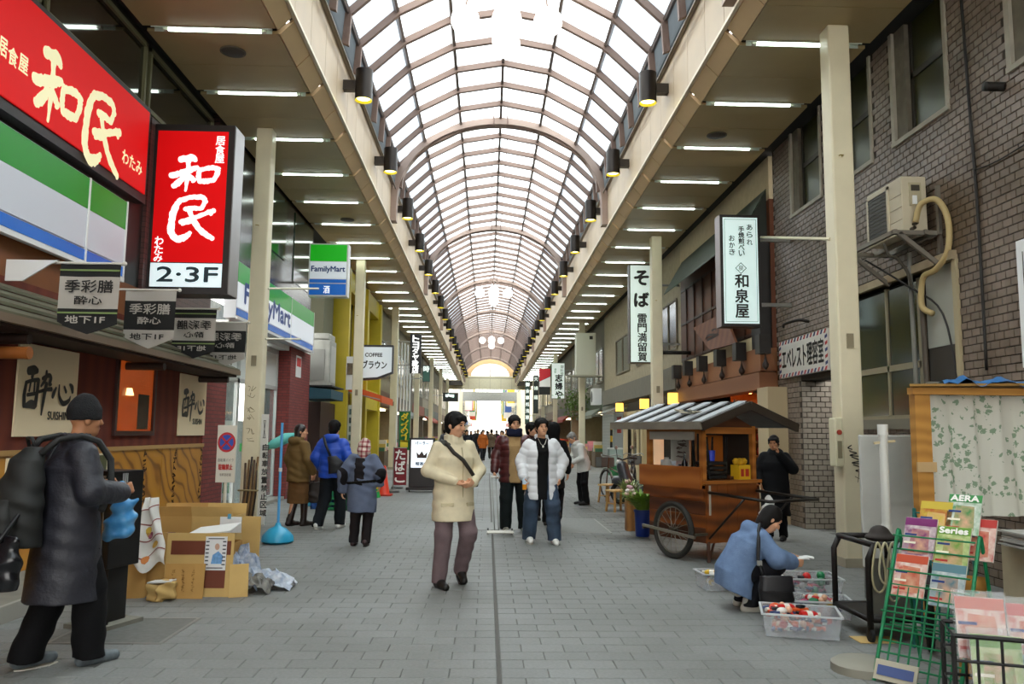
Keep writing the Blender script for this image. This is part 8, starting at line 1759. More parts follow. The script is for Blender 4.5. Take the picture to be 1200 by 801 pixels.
V = [(xa+(xb-xa)*i/nx, YS_+0.10+0.025*math.sin(i*0.9+j*0.15)+0.012*math.sin(i*2.1), za+(zb-za)*j/nz) for j in range(nz+1) for i in range(nx+1)]
mb.add(V,[(j*(nx+1)+i,j*(nx+1)+i+1,(j+1)*(nx+1)+i+1,(j+1)*(nx+1)+i) for j in range(nz) for i in range(nx)]); mb.build('floral_cloth', floral(), stl, smooth=True, fix=False)
mb = MB(); nx, nz = 40, 8; V = [(x0+0.2+0.45*j/nz+(x1-x0-0.1-0.45*j/nz)*i/nx, YS_-0.10+1.0*j/nz, zt+0.12+0.02*math.sin(i*1.3)*math.cos(j*1.1)+(0.05*math.sin(i*0.35)**8 if j < 2 else 0)-(0.04 if j == 0 else 0)) for j in range(nz+1) for i in range(nx+1)]
mb.add(V,[(j*(nx+1)+i,j*(nx+1)+i+1,(j+1)*(nx+1)+i+1,(j+1)*(nx+1)+i) for j in range(nz) for i in range(nx)]); o = mb.build('blue_tarp', M('#2f6ea8',0.4,noise=0.15,nscale=8), None, smooth=True, fix=False); tag(o,'crumpled blue tarpaulin spread on the roof of the wooden stall','tarpaulin')
mb = MB(); mb.box(x0+0.62,5.0,YS_-0.75,YS_-0.05,0,0.66); o = mb.build('stall_box', M('#a89c80',0.7,noise=0.08), None, bevel=0.015); tag(o,'large cream box under the newspapers at the wooden stall','box')
for k in range(9):
 r2 = random.Random(k); mb = MB(); dx, dy = r2.uniform(-0.03,0.03), r2.uniform(-0.03,0.03); mb.box(4.05+dx,4.6+dx,YS_-0.62+dy,YS_-0.22+dy,0.662+k*0.014,0.674+k*0.014); o = mb.build('newspaper', M(('#b4b3ac','#a3a29b','#bdbcb4')[k%3],0.8,noise=0.12,nscale=30), None); tag(o,'folded grey newspaper in the pile on the cream box','newspaper','newspapers piled on the cream box')
# ---- wire racks with magazines ------------------------------------------------------------------------
MAGS = [('#c2543a','#e8e4d8','orange'),('#2f5a9a','#d8a070','blue'),('#3f8a4a','#e8e8e0','green'),('#6a9a3a','#d8d8a0','lime'),('#7a2f6a','#e0d8d0','purple'),('#c8b040','#b03a2a','yellow'),('#b83a34','#e8e0d0','red'),('#5a7f88','#d8dcd8','teal')]
def magazine(c, right, up, w, h, mi, lab, title=None):
 right = Vector(right).normalized(); up = Vector(up).normalized(); n = right.cross(up); c1, c2, nm = MAGS[mi % 8]
 t = thing('magazine', lab, 'magazine', c, 'magazines on the wire racks'); c = Vector(c)
 mb = MB(); mb.poly([c, c+right*w, c+right*w+up*h, c+up*h], n*-0.012); mb.build('pages', M('#dcdad0',0.7), t)
 mb = MB(); mb.poly([c+n*0.001, c+right*w+n*0.001, c+right*w+up*h+n*0.001, c+up*h+n*0.001], n*0.0015); mb.build('cover', M(c2,0.35,noise=0.5,nscale=16,second=c1), t)
 mb = MB(); mb.poly([c+up*h*0.80+n*0.003, c+right*w+up*h*0.80+n*0.003, c+right*w+up*h*0.99+n*0.003, c+up*h*0.99+n*0.003], n*0.0008); mb.build('title_band', M(c1,0.35), t)
 mb = MB(); mb.poly([c+up*h*0.1+right*w*0.2+n*0.003, c+right*w*0.85+up*h*0.1+n*0.003, c+right*w*0.8+up*h*0.7+n*0.003, c+right*w*0.25+up*h*0.72+n*0.003], n*0.0008); mb.build('picture', M(c1,0.35,noise=0.6,nscale=18,second='#d8a888'), t)
 for q in range(3): mb = MB(); z_ = 0.14+q*0.2; mb.poly([c+up*h*z_+right*w*0.04+n*0.004, c+right*w*0.42+up*h*z_+n*0.004, c+right*w*0.42+up*h*(z_+0.05)+n*0.004, c+right*w*0.04+up*h*(z_+0.05)+n*0.004], n*0.0006); mb.build('headline', M(('#b02a22','#f0e8d0','#203a7a')[q],0.5), t)
 if title: mat_txt(t, 'title', M('#f4f2ea',0.5), lambda mb: letter(mb, title, c+up*h*0.83+right*w*0.06, right, up, w*0.85, h*0.14, bold=0.003, proud=0.005))
 return t
GW = M('#0f7a4a',0.4,0.2)
gr = fl(1024, 797); rk = thing('green_wire_rack', 'slanted green wire magazine rack standing on the paving', 'rack', gr)
rr = Vector((0.62,-0.78,0)).normalized(); bk = Vector((0.78,0.62,0)).normalized(); upv = (bk*0.42+Vector((0,0,1))*0.91).normalized(); RWd, RHt = 0.50, 0.98
def gp(u, v, d=0.0): return gr + rr*u + upv*v + bk*d
for i in range(9): mb = MB(); mb.tube([gp(RWd*i/8,0.02), gp(RWd*i/8,RHt*(0.62 if i < 8 else 1.0))],0.006 if 0<i<8 else 0.011,6); mb.build('upright_wire', GW, rk)
for j in range(9): mb = MB(); mb.tube([gp(0,0.04+j*0.072), gp(RWd,0.04+j*0.072)],0.006,6); mb.build('cross_wire', GW, rk)
for u in (0, RWd):
 mb = MB(); mb.tube([gp(u,RHt), gp(u,RHt,0.02), Vector((*(gp(u,RHt,0.25).xy),0.01))],0.012,6); mb.build('rear_leg', GW, rk)
 mb = MB(); mb.tube([gp(u,0.0), gp(u,RHt)],0.012,6); mb.build('frame_bar', GW, rk)
for v_ in (0.35,0.62,0.85):
 for d in (0.02,0.10): mb = MB(); mb.tube([gp(0,v_,d), gp(RWd,v_,d)],0.006,6); mb.build('tier_wire', GW, rk)
 mb = MB(); mb.tube([gp(0,v_+0.10,-0.06), gp(RWd,v_+0.10,-0.06)],0.006,6); mb.build('lip_wire', GW, rk)
mb = MB(); mb.poly([gp(0.0,0.02,-0.02),gp(0.26,0.02,-0.02),gp(0.26,0.14,-0.02),gp(0.0,0.14,-0.02)],tuple(bk*0.01)); rl = mb.build('price_board', M('#b8b09a',0.6), rk); mb = MB(); mb.poly([gp(0.02,0.05,-0.025),gp(0.24,0.05,-0.025),gp(0.24,0.11,-0.025),gp(0.02,0.11,-0.025)],tuple(bk*0.004)); mb.build('print_band', M('#4a5a8a',0.6), rl)
for k,(u,v_,mi,nm,ti) in enumerate(((0.02,0.55,0,'orange magazine in the lower tier of the green rack',None),(0.25,0.52,7,'teal magazine in the lower tier of the green rack',None),(0.03,0.80,4,'purple magazine in the middle tier of the green rack',None),(0.24,0.76,3,'lime green magazine in the middle tier of the green rack','Series'),(0.27,0.98,2,'white magazine lettered AERA at the top of the green rack','AERA'),(0.10,0.92,5,'yellow magazine at the top of the green rack',None),(0.36,0.82,6,'red magazine tucked at the edge of the green rack',None))): magazine(gp(u,v_,0.0+0.03*(k//2)), rr, upv, 0.20, 0.27, mi, nm, ti)
# second, teal rack behind
r2o = fl(1090, 770)+Vector((0.02,0.25,0)); rk2 = thing('teal_wire_rack', 'upright teal wire rack behind the slanted green rack', 'rack', r2o); TW = M('#1f6a66',0.4,0.2)
for i in range(7): mb = MB(); p = r2o+rr*(0.36*i/6); mb.tube([p+Vector((0,0,0.0 if i in (0,6) else 0.08)), p+bk*0.1+Vector((0,0,0.98))],0.007 if 0<i<6 else 0.012,6); mb.build('upright_wire', TW, rk2)
for j in range(11): mb = MB(); p = r2o+Vector((0,0,0.1+j*0.085))+bk*(0.1*(0.1+j*0.085)); mb.tube([p, p+rr*0.36],0.006,6); mb.build('cross_wire', TW, rk2)
for u in (0,0.36): mb = MB(); p = r2o+rr*u; mb.tube([p+bk*0.1+Vector((0,0,0.98)), p+bk*0.35],0.012,6); mb.build('rear_leg', TW, rk2)
# black basket with wrapped magazines
bo = Vector((2.34,4.12,0)); rr = Vector((0.93,-0.36,0)).normalized(); bk = Vector((0.36,0.93,0)).normalized(); bkx = thing('black_wire_basket', 'black wire basket stand full of wrapped magazines', 'basket', bo); BWm = M('#1c1a18',0.5,0.3); bw, bd = 0.85, 0.34
def bp2(u, d, z): return bo + rr*u + bk*d + Vector((0,0,z))
for z_ in (0.10,0.25,0.40,0.52):
 mb = MB(); mb.tube([bp2(0,0,z_),bp2(bw,0,z_),bp2(bw,bd,z_),bp2(0,bd,z_)],0.012 if z_ > 0.5 else 0.008,6,closed=True); mb.build('hoop_wire', BWm, bkx)
for i in range(9):
 for d in (0,bd): mb = MB(); mb.tube([bp2(bw*i/8,d,0.0 if i in (0,8) else 0.10),bp2(bw*i/8,d,0.52)],0.012 if i in (0,8) else 0.007,6); mb.build('upright_wire', BWm, bkx)
for i in range(5): mb = MB(); mb.tube([bp2(0,bd*i/4,0.1),bp2(bw,bd*i/4,0.1)],0.007,6); mb.build('floor_wire', BWm, bkx)
WRAP = glassy('#d8dcdc',0.18,0.15,'clear_wrap')
ups = (bk*0.25+Vector((0,0,1))).normalized()
for k,(u,d,mi,z_) in enumerate(((0.06,0.24,0,0.36),(0.30,0.25,6,0.34),(0.54,0.25,2,0.36),(0.10,0.10,3,0.20),(0.33,0.08,7,0.12),(0.58,0.12,4,0.22))):
 magazine(bp2(u,d,z_), rr, ups, 0.23, 0.31, mi, f'{MAGS[mi%8][2]} magazine in clear wrap standing {"at the back" if d > 0.2 else "at the front"} of the black basket')
 mb = MB(); c = bp2(u-0.01,d-0.02,z_-0.01); q = ups*0.35; mb.poly([c,c+rr*0.25,c+rr*0.25+q,c+q],tuple(bk*0.045)); o = mb.build('clear_wrapper', WRAP, None); tag(o, f'clear plastic wrapper around the {MAGS[mi%8][2]} magazine in the black basket', 'wrapper', 'clear wrappers in the basket')
mb = MB(); mb.lathe([(0.20,0),(0.20,0.05),(0.17,0.07)], fl(1012,786), 20); o = mb.build('round_weight', M('#8a8678',0.7), None, smooth=40); tag(o,'round grey concrete weight on the paving by the green rack','weight')
mb = MB(); p = gr+Vector((0.62,-0.02,0.01)); mb.bar(p, p+Vector((0.06,0.06,0.62)),0.16,0.02,up=(0.7,0.7,0)); o = mb.build('timber_plank', TIM, None); tag(o,'tan timber plank leaning behind the green wire rack','plank')
mb = MB(); mb.tube([(3.36,5.75,0.0+0.3+0.28*math.sin(2*math.pi*i/24)) if False else Vector((3.16+0.10*math.cos(2*math.pi*i/24),5.85+0.2*math.cos(2*math.pi*i/24),0.30+0.28*math.sin(2*math.pi*i/24))) for i in range(24)],0.025,8,closed=True); mb.build('wheel', M('#161514',0.7), tr, smooth=True)  # loose black tyre grouped with the trolley, not a wheel it runs on
# ---- left side goods ------------------------------------------------------------------------------
# black ashtray stand
b0 = fl(112, 742); X0, Y0_ = b0.x, b0.y; RA = rotz(-0.35); X0, Y0_ = -3.06, 6.40
def ab(mb, x0, x1, y0, y1, z0, z1): return mb.obox(Vector((X0+0.14, Y0_+0.1, 0)) + RA @ Vector(((x0+x1)/2, (y0+y1)/2, (z0+z1)/2)), (x1-x0, y1-y0, z1-z0), RA)
at_ = thing('ashtray_stand', 'black box-shaped ashtray stand on a pedestal with white emblem', 'ashtray', (X0+0.14, Y0_+0.1, 0)); MBX = M('#121213', 0.4)
def apart(name, mat, *bx): 
 mb = MB(); ab(mb, *bx); return mb.build(name, mat, at_, bevel=0.006 if name in ('upper_box','pedestal') else 0)
apart('base_slab', M('#7a776c', 0.8, noise=0.15), -0.22, 0.16, -0.16, 0.24, 0, 0.035); apart('pedestal', MBX, -0.13, 0.06, -0.06, 0.16, 0.035, 0.45); apart('upper_box', MBX, -0.15, 0.12, -0.12, 0.20, 0.45, 1.18)
apart('front_tray', M('#2a2a2b', 0.3, 0.3), -0.13, 0.06, -0.128, -0.12, 0.52, 1.14); apart('side_leg', MBX, 0.09, 0.115, -0.10, -0.07, 0.0, 0.45)
apart('tray_frame', M('#8f8f8a', 0.35, 0.6), -0.135, 0.065, -0.131, -0.127, 1.13, 1.145); apart('tray_frame', M('#8f8f8a', 0.35, 0.6), 0.057, 0.065, -0.131, -0.127, 0.5, 1.14)
apart('label_red', M('#c23a34', 0.5), -0.02, 0.05, -0.132, -0.128, 0.56, 0.62); apart('cup_lid', M('#d8d6ce', 0.5), -0.07, 0.0, -0.14, -0.128, 1.06, 1.11)
for k in range(4): apart('vent_line', M('#b8b8b4', 0.5), 0.121, 0.123, -0.02+k*0.015, -0.013+k*0.015, 1.08, 1.16)
apart('white_emblem', M('#d8d8d4', 0.5), 0.121, 0.124, -0.04, 0.06, 0.98, 1.02); apart('white_emblem', M('#d8d8d4', 0.5), 0.121, 0.124, -0.01, 0.03, 1.02, 1.05)
# cardboard shelter: each sheet or carton is its own thing
def carton(name, lab, c, w, d, h, rz, mat, flaps=True, group='cardboard cartons against the restaurant front'):
 t = thing(name, lab, 'cardboard', c, group, rz=rz); a, b = w/2, d/2; th = 0.006
 for nm, q in (('wall',(-a,a,-b,-b+th,0,h)),('wall',(-a,a,b-th,b,0,h)),('wall',(-a,-a+th,-b,b,0,h)),('wall',(a-th,a,-b,b,0,h)),('bottom',(-a,a,-b,b,0,th))): mb = MB(); mb.box(*q); mb.build(nm, mat, t, local=True)
 if flaps:
  for s_ in (-1,1): mb = MB(); mb.add([(-a,s_*b,h),(a,s_*b,h),(a,s_*(b+0.03),h+0.10),(-a,s_*(b+0.03),h+0.10),(-a,s_*(b-0.005),h),(a,s_*(b-0.005),h),(a,s_*(b+0.025),h+0.10),(-a,s_*(b+0.025),h+0.10)],[(0,1,2,3),(7,6,5,4),(0,4,5,1),(1,5,6,2),(2,6,7,3),(3,7,4,0)]); mb.build('flap', mat, t, local=True)
 return t
def board(name, lab, p0, p1, z0, z1, lean, mat, t_=0.008, cat='cardboard', group=None):
 """upright sheet from p0 to p1 (floor points), leaning back by lean"""
 p0 = Vector(p0); p1 = Vector(p1); d = (p1-p0).normalized(); n = Vector((-d.y,d.x,0)); o = thing(name, lab, cat, (p0+p1)/2+Vector((0,0,z0)), group)
 A = [p0+Vector((0,0,z0)), p1+Vector((0,0,z0)), p1+n*lean+Vector((0,0,z1)), p0+n*lean+Vector((0,0,z1))]; mb = MB(); mb.poly(A, tuple(n*t_)); mb.build('sheet', mat, o); return o, A
def Fp(px, Y): q = aY(px, 507, Y); return Vector((q.x, Y, 0))
Yf = 7.62
cm, A = board('cardboard_sheet', 'large cardboard front with brown inset behind the pinned leaflet', Fp(201,Yf), Fp(279,Yf), 0, 0.56, 0.05, CARD2)
mb = MB(); nrm = Vector((0,-0.012,0)); a_, b_, c_, d_ = A
def onA(u, v, off=0.004): return a_*(1-u)*(1-v)+b_*u*(1-v)+c_*u*v+d_*(1-u)*v + Vector((0,-off,0))
for (u0,u1,v0,v1) in ((0.07,0.96,0.66,0.88),(0.60,0.90,0.14,0.66)): mb = MB(); mb.poly([onA(u0,v0),onA(u1,v0),onA(u1,v1),onA(u0,v1)],(0,0.003,0)); mb.build('brown_inset', M('#6a3016',0.6), cm)
lf = thing('leaflet', 'white leaflet with blue portrait print pinned on the cardboard front', 'poster', onA(0.7,0.4)); mb = MB(); mb.poly([onA(0.58,0.42,0.012),onA(0.90,0.42,0.012),onA(0.90,0.95,0.012),onA(0.58,0.95,0.012)],(0,0.002,0)); mb.build('paper', M('#dcdcda',0.7), lf)
mb = MB(); mb.poly([onA(0.68,0.52,0.014),onA(0.84,0.52,0.014),onA(0.86,0.64,0.014),onA(0.78,0.72,0.014),onA(0.70,0.66,0.014)],(0,0.001,0)); mb.build('blue_print', M('#6a9ac8',0.6,noise=0.3,nscale=40), lf)
mb = MB(); c__ = onA(0.76,0.79,0.015); mb.add([c__+Vector((0.022*math.cos(q),0,0.03*math.sin(q))) for q in np.linspace(0,6.283,13)[:-1]],[tuple(range(12))]); mb.build('portrait_head', M('#c8a088',0.6), lf)
mat_txt(lf,'small_print',M('#44444a',0.7),lambda mb: [mb.poly([onA(u,v,0.015),onA(u+0.05,v,0.015),onA(u+0.05,v+0.02,0.015),onA(u,v+0.02,0.015)],(0,0.0005,0)) for u in (0.59,0.84) for v in (0.5,0.56,0.62,0.68,0.74,0.80,0.86)]+[mb.poly([onA(0.62,v,0.015),onA(0.86,v,0.015),onA(0.86,v+0.015,0.015),onA(0.62,v+0.015,0.015)],(0,0.0005,0)) for v in (0.45,0.91)])
o, A2 = board('cardboard_sheet', 'small cardboard panel with faint handwriting leaning on the cardboard front', Fp(201,Yf-0.08), Fp(247,Yf-0.08), 0, 0.30, 0.04, CARD); 
mat_txt(o,'handwriting',M('#8a6630',0.8),lambda mb: [scribble(mb, A2[0]+(A2[1]-A2[0])*(0.2+0.25*k)+Vector((0,-0.01,0.06)), XR, UP, 0.04, 0.2, 6, wd=0.12, seed=30+k) for k in range(3)])
board('cardboard_sheet', 'pale cardboard flap at the end of the cardboard front', Fp(277,Yf-0.03), Fp(299,Yf+0.03), 0, 0.29, 0.02, CARD2)
board('cardboard_sheet', 'tall cardboard sheet beside the ashtray stand', Fp(150,Yf-0.1), Fp(181,Yf-0.05), 0, 0.30, 0.02, CARD); board('cardboard_sheet', 'upright cardboard sheet under the printed white cloth', Fp(178,Yf+0.0), Fp(203,Yf+0.06), 0, 0.56, 0.03, CARD)
carton('carton', 'tan carton at the back of the cardboard pile beside the printed cloth', Fp(222,8.75)+Vector((0,0,0)), 0.5, 0.4, 0.62, 0.1, CARD); carton('carton', 'tan carton in the back row below the white note', Fp(262,8.75), 0.42, 0.4, 0.62, -0.05, CARD2)
carton('carton', 'open tan carton behind the cardboard front', Fp(240,8.1), 0.7, 0.45, 0.42, 0.02, CARD3, False)
board('cardboard_sheet', 'narrow printed cardboard sheet standing by the notice pillar', Fp(288,8.6), Fp(309,8.55), 0, 0.62, 0.02, CARD2)
nt_, A3 = board('paper_note', 'blank white paper clipped on the carton row', Fp(263,8.53), Fp(288,8.53), 0.46, 0.62, 0.0, MWHITE, 0.003, 'paper'); mb = MB(); mb.box(A3[3].x+0.08,A3[3].x+0.11,8.51,8.535,0.60,0.65); mb.build('clip', M('#5a9ab8',0.5), nt_)
q = Fp(200,Yf-0.14); t = thing('crumpled_carton', 'small crumpled cardboard box with white top on the paving', 'cardboard', q)
S = SDF(V3(-0.2,-0.2,-0.02),V3(0.2,0.2,0.24),0.009); S.box(V3(0,0,0.08),(0.105,0.08,0.075)); S.box(V3(0.03,0,0.09),(0.07,0.1,0.07),R=np.array(Matrix.Rotation(0.4,3,'Z'))); S.fold(0.010,24); S.build('box', CARD2, t); mb = MB(); mb.poly([(q.x-0.10,q.y-0.08,0.155),(q.x+0.11,q.y-0.085,0.165),(q.x+0.10,q.y+0.07,0.16),(q.x-0.09,q.y+0.07,0.15)],(0,0,0.012)); mb.build('white_flap', PAPER, t)
# printed cloth draped on the pile
t = thing('printed_cloth', 'white cloth with red lines and orange prints draped on the pile', 'cloth', Fp(180,7.7)+Vector((0,0,0.3)))
def cl(u, v):
 a = Fp(152,7.52); b = Fp(207,7.66); top = Fp(184,7.85); base = a*(1-u)+b*u; x = base.x*(1-v*0.72)+top.x*v*0.72; y = base.y*(1-v)+7.8*v
 return Vector((x+0.012*math.sin(v*9+u*5), y-0.05+0.03*math.sin(u*11+v*4)-0.012*math.sin(v*17), 0.27+0.60*v+0.04*math.sin(u*9)*(1-v)*1.2))
mb = MB(); n = 18; mb.add([cl(i/n,j/n) for j in range(n+1) for i in range(n+1)],[(j*(n+1)+i,j*(n+1)+i+1,(j+1)*(n+1)+i+1,(j+1)*(n+1)+i) for j in range(n) for i in range(n)]); mb.build('drape', M('#d6d2ca',0.8,noise=0.08,nscale=10), t, smooth=True, fix=False)
for k in range(4):
 mb = MB(); V=[]
 for i in range(19): v0 = 0.12+k*0.22+0.10*(i/18); V += [cl(i/18,min(0.98,v0))+Vector((0,-0.006,0)), cl(i/18,min(0.99,v0+0.018))+Vector((0,-0.006,0))]
 mb.add(V,[(2*i,2*i+2,2*i+3,2*i+1) for i in range(18)]); mb.build('red_line', M('#8a4a44',0.8), t, fix=False)
for (u,v,c__) in ((0.2,0.12,'#c8642a'),(0.55,0.16,'#c87a3a'),(0.5,0.55,'#b8962c'),(0.6,0.48,'#8a4a5a'),(0.3,0.35,'#7a5040'),(0.75,0.3,'#c8a048')):
 mb = MB(); p = cl(u,v)+Vector((0,-0.008,0)); mb.add([cl(u+0.10*math.cos(q)*0.9,v+0.05*math.sin(q))+Vector((0,-0.008,0)) for q in np.linspace(0,6.283,9)[:-1]],[tuple(range(8))]); mb.build('fruit_print', M(c__,0.7), t, fix=False)
# cloths and papers on the pile
for nm, lab, px, Y, z, rx, colr, cat in (('dark_red_cloth','crumpled dark red cloth on the cardboard pile',213,8.05,0.45,0.14,'#4a1216','cloth'),('crumpled_newspaper','crumpled printed newspaper at the end of the cardboard pile',290,8.0,0.22,0.16,'#b8bfc8','newspaper'),('crumpled_newspaper','crumpled pale newspaper trailing on the paving beyond the cardboard pile',325,8.05,0.10,0.17,'#c8ccd0','newspaper'),('crushed_black_bag','crushed black and clear plastic bag before the crumpled newspaper',306,7.85,0.10,0.14,'#3a3a38','bag')):
 q = Fp(px,Y); t = thing(nm, lab, cat, q+Vector((0,0,0 if z < 0.4 else z-0.02))); zz = z if z < 0.4 else 0.05
 r2 = random.Random(px); n = 10; mb = MB(); V = []
 for j in range(n+1):
  for i in range(n+1):
   u, v = i/n*2-1, j/n*2-1; e = max(0.0, 1-(abs(u)**2.4+abs(v)**2.4)*0.5)
   V.append((q.x+u*rx*1.25+r2.uniform(-1,1)*rx*0.10, Y+v*rx*0.9+r2.uniform(-1,1)*rx*0.10, (0 if z < 0.4 else z-0.02)+max(0.004, e*zz*2*r2.uniform(0.45,1.0))))
 for j in range(n):
  for i in range(n): k_ = j*(n+1)+i; mb.add([V[k_],V[k_+1],V[k_+n+2],V[k_+n+1]], [(0,1,2),(0,2,3)] if r2.random() < 0.5 else [(0,1,3),(1,2,3)])
 mb.build('mass', M(colr,0.5,noise=0.5,nscale=14,second={'#4a1216':'#6a1c20','#b8bfc8':'#5a7090','#c8ccd0':'#8a98ac','#3a3a38':'#8a8880'}[colr]), t, fix=False)
q = Fp(255,8.05); mb = MB(); mb.poly([(q.x-0.2,7.85,0.50),(q.x+0.22,7.85,0.55),(q.x+0.2,8.3,0.58),(q.x-0.2,8.3,0.53)],(0,0,0.012)); o = mb.build('white_card', PAPER, None); tag(o,'flat white card lying on the cardboard pile','card')
# no parking sign
Yn = 10.7; n0 = aY(252,565,Yn); n1 = aY(278,498,Yn); t = thing('no_parking_sign', 'white no-parking sign with red ringed blue disc on a pole', 'sign', ((n0.x+n1.x)/2,Yn,0)); W_=n1.x-n0.x; H_=n1.z-n0.z
mb = MB(); mb.box(n0.x,n1.x,Yn,Yn+0.012,n0.z,n1.z); mb.build('plate', M('#d6d0c0',0.5), t, bevel=0.004); xm=(n0.x+n1.x)/2
def disc(r, off, mat, nm, cz_): mb = MB(); mb.add([(xm+r*math.cos(q),Yn-off,cz_+r*1.12*math.sin(q)) for q in np.linspace(0,6.283,29)[:-1]],[tuple(range(28))]); mb.build(nm, mat, t, fix=False)
zc_ = n0.z+H_*0.70; disc(0.115,0.002,M('#b8222a',0.5),'red_ring',zc_); disc(0.088,0.004,M('#2a4aa8',0.5),'blue_disc',zc_)
for s_ in (-1,1):
 d = Vector((0.7*s_,0,0.72)).normalized(); pr_ = Vector((-d.z,0,d.x)); c__ = Vector((xm,Yn-0.006,zc_)); mb = MB(); mb.add([c__+d*0.1+pr_*0.012,c__+d*0.1-pr_*0.012,c__-d*0.1-pr_*0.012,c__-d*0.1+pr_*0.012],[(0,1,2,3)]); mb.build('red_bar', M('#b8222a',0.5), t, fix=False)
mat_txt(t,'black_lettering',M('#2a2622',0.6),lambda mb: letter(mb,'自転車バイク',(n0.x+W_*0.1,Yn-0.001,n0.z+H_*0.36),XR,UP,W_*0.8,H_*0.06)); mat_txt(t,'red_lettering',M('#b0241c',0.6),lambda mb: letter(mb,'駐輪禁止',(n0.x+W_*0.14,Yn-0.001,n0.z+H_*0.22),XR,UP,W_*0.72,H_*0.10,bold=0.003)); mat_txt(t,'small_lettering',M('#4a443a',0.6),lambda mb: letter(mb,'浅草警察署',(n0.x+W_*0.2,Yn-0.001,n0.z+H_*0.11),XR,UP,W_*0.6,H_*0.05))
mb = MB(); mb.cyl((xm+0.0,Yn+0.03,0),(xm,Yn+0.03,n1.z-0.03),0.022,n=10); mb.build('pole', M('#d2ccb8',0.5), t, smooth=40); mb = MB(); mb.lathe([(0.16,0),(0.16,0.04),(0.05,0.08)],(xm,Yn+0.03,0),16); mb.build('foot', M('#6a675e',0.7), t, smooth=40)
# plank sign and bundle against the notice pillar
px_ = XC-4.08; t = thing('plank_notice', 'tall white plank with black writing leaning on the notice pillar', 'notice', (px_+0.0,13.3,0.0)); k0 = aY(299,612,13.2); k1 = aY(313,485,13.2)
mb = MB(); mb.box(k0.x,k1.x,13.30,13.33,0.0,k1.z); mb.build('plank', M('#d8d6cc',0.6), t); mb = MB(); xm=(k0.x+k1.x)/2
mat_txt(t,'cross_mark',MBLACK,lambda mb: strokes(mb,[[(0.3,0,0.12),(0.7,1,0.12)],[(0.7,0,0.12),(0.3,1,0.12)],[(0.2,0.0,0.12),(0.8,0.0,0.12)],[(0.3,1,0.1),(0.7,1,0.1)]],(k0.x+0.02,13.298,k1.z-0.38),XR,UP,k1.x-k0.x-0.04,0.28)); mat_txt(t,'writing',MBLACK,lambda mb: column_text(mb,'自転車放置禁止区域',(k0.x+0.04,13.298,k1.z-0.48),XR,UP,0.10,0.13,bold=0.003))
t = thing('stick_bundle', 'bundle of dark brown sticks and brooms leaning on the notice pillar', 'sticks', (px_+0.0,13.1,0.0))
for k in range(7):
 xx = px_-0.02+k*0.03; mb = MB(); mb.tube([(xx,13.05+0.01*(k%3),0.0),(xx+0.01,13.2,0.5),(xx+0.02*((k%3)-1),13.32 if k%2 else 13.30,0.98+0.05*(k%3))],0.016,6); mb.build('stick', M(('#4a3420','#7a5a34','#2e2218','#8a6a3c')[k%4],0.7), t, smooth=True)
mb = MB(); mb.tube([(px_-0.10,13.18,0.55),(px_+0.05,13.14,0.56),(px_+0.20,13.18,0.55),(px_+0.2,13.24,0.55),(px_-0.1,13.24,0.55)],0.014,6,closed=True); mb.build('binding', M('#9a8a60',0.8), t, smooth=True)
for k in range(9): pass
mat_txt(bpy.data.objects['arcade_pillar'],'scrawl',M('#8a7a58',0.8),lambda mb: [scribble(mb,(px_-0.1,13.5-0.136,1.3+0.35*k),XR,UP,0.18,0.25,2,wd=0.06,seed=60+k) for k in range(3)])
# blue parasol base with pole
q = fl(325,636); t = thing('parasol_stand', 'bright blue water-filled parasol base with a slim blue pole', 'parasol base', q)
mb = MB(); n=24; mb.lathe([(0.17,0.0),(0.22,0.03),(0.21,0.10),(0.12,0.19),(0.05,0.22),(0.03,0.27)],q,10); mb.build('base', M('#2b9ac0',0.35), t, smooth=50); zt_ = aY(322,495,q.y).z; mb = MB(); mb.cyl((q.x,q.y,0.2),(q.x,q.y,zt_),0.018,n=10); mb.build('pole', M('#4a9ad0',0.35), t, smooth=40); mb = MB(); mb.cyl((q.x,q.y,0.95),(q.x,q.y,1.0),0.024,n=10); mb.build('collar', M('#d8dcd8',0.4), t)
t = thing('folded_parasol', 'folded pale teal parasol slung across behind the brown coat', 'parasol', aY(330,518,13.9)); a = aY(313,524,13.8); b = aY(346,508,13.95); mb = MB(); mb.tube([a,a*0.8+b*0.2,a*0.3+b*0.7,b],[0.02,0.08,0.09,0.02],8); mb.build('canopy', M('#5fb8b0',0.6), t, smooth=True); mb = MB(); mb.cyl(a, Vector((a.x-0.35,a.y,a.z-0.22)),0.012,n=6); mb.build('pole', MSTEEL, t)
mb = MB(); mb.cyl((a.x-0.3,a.y,0),(a.x-0.3,a.y,a.z-0.17),0.015,n=6); mb.build('prop', MSTEEL, t)
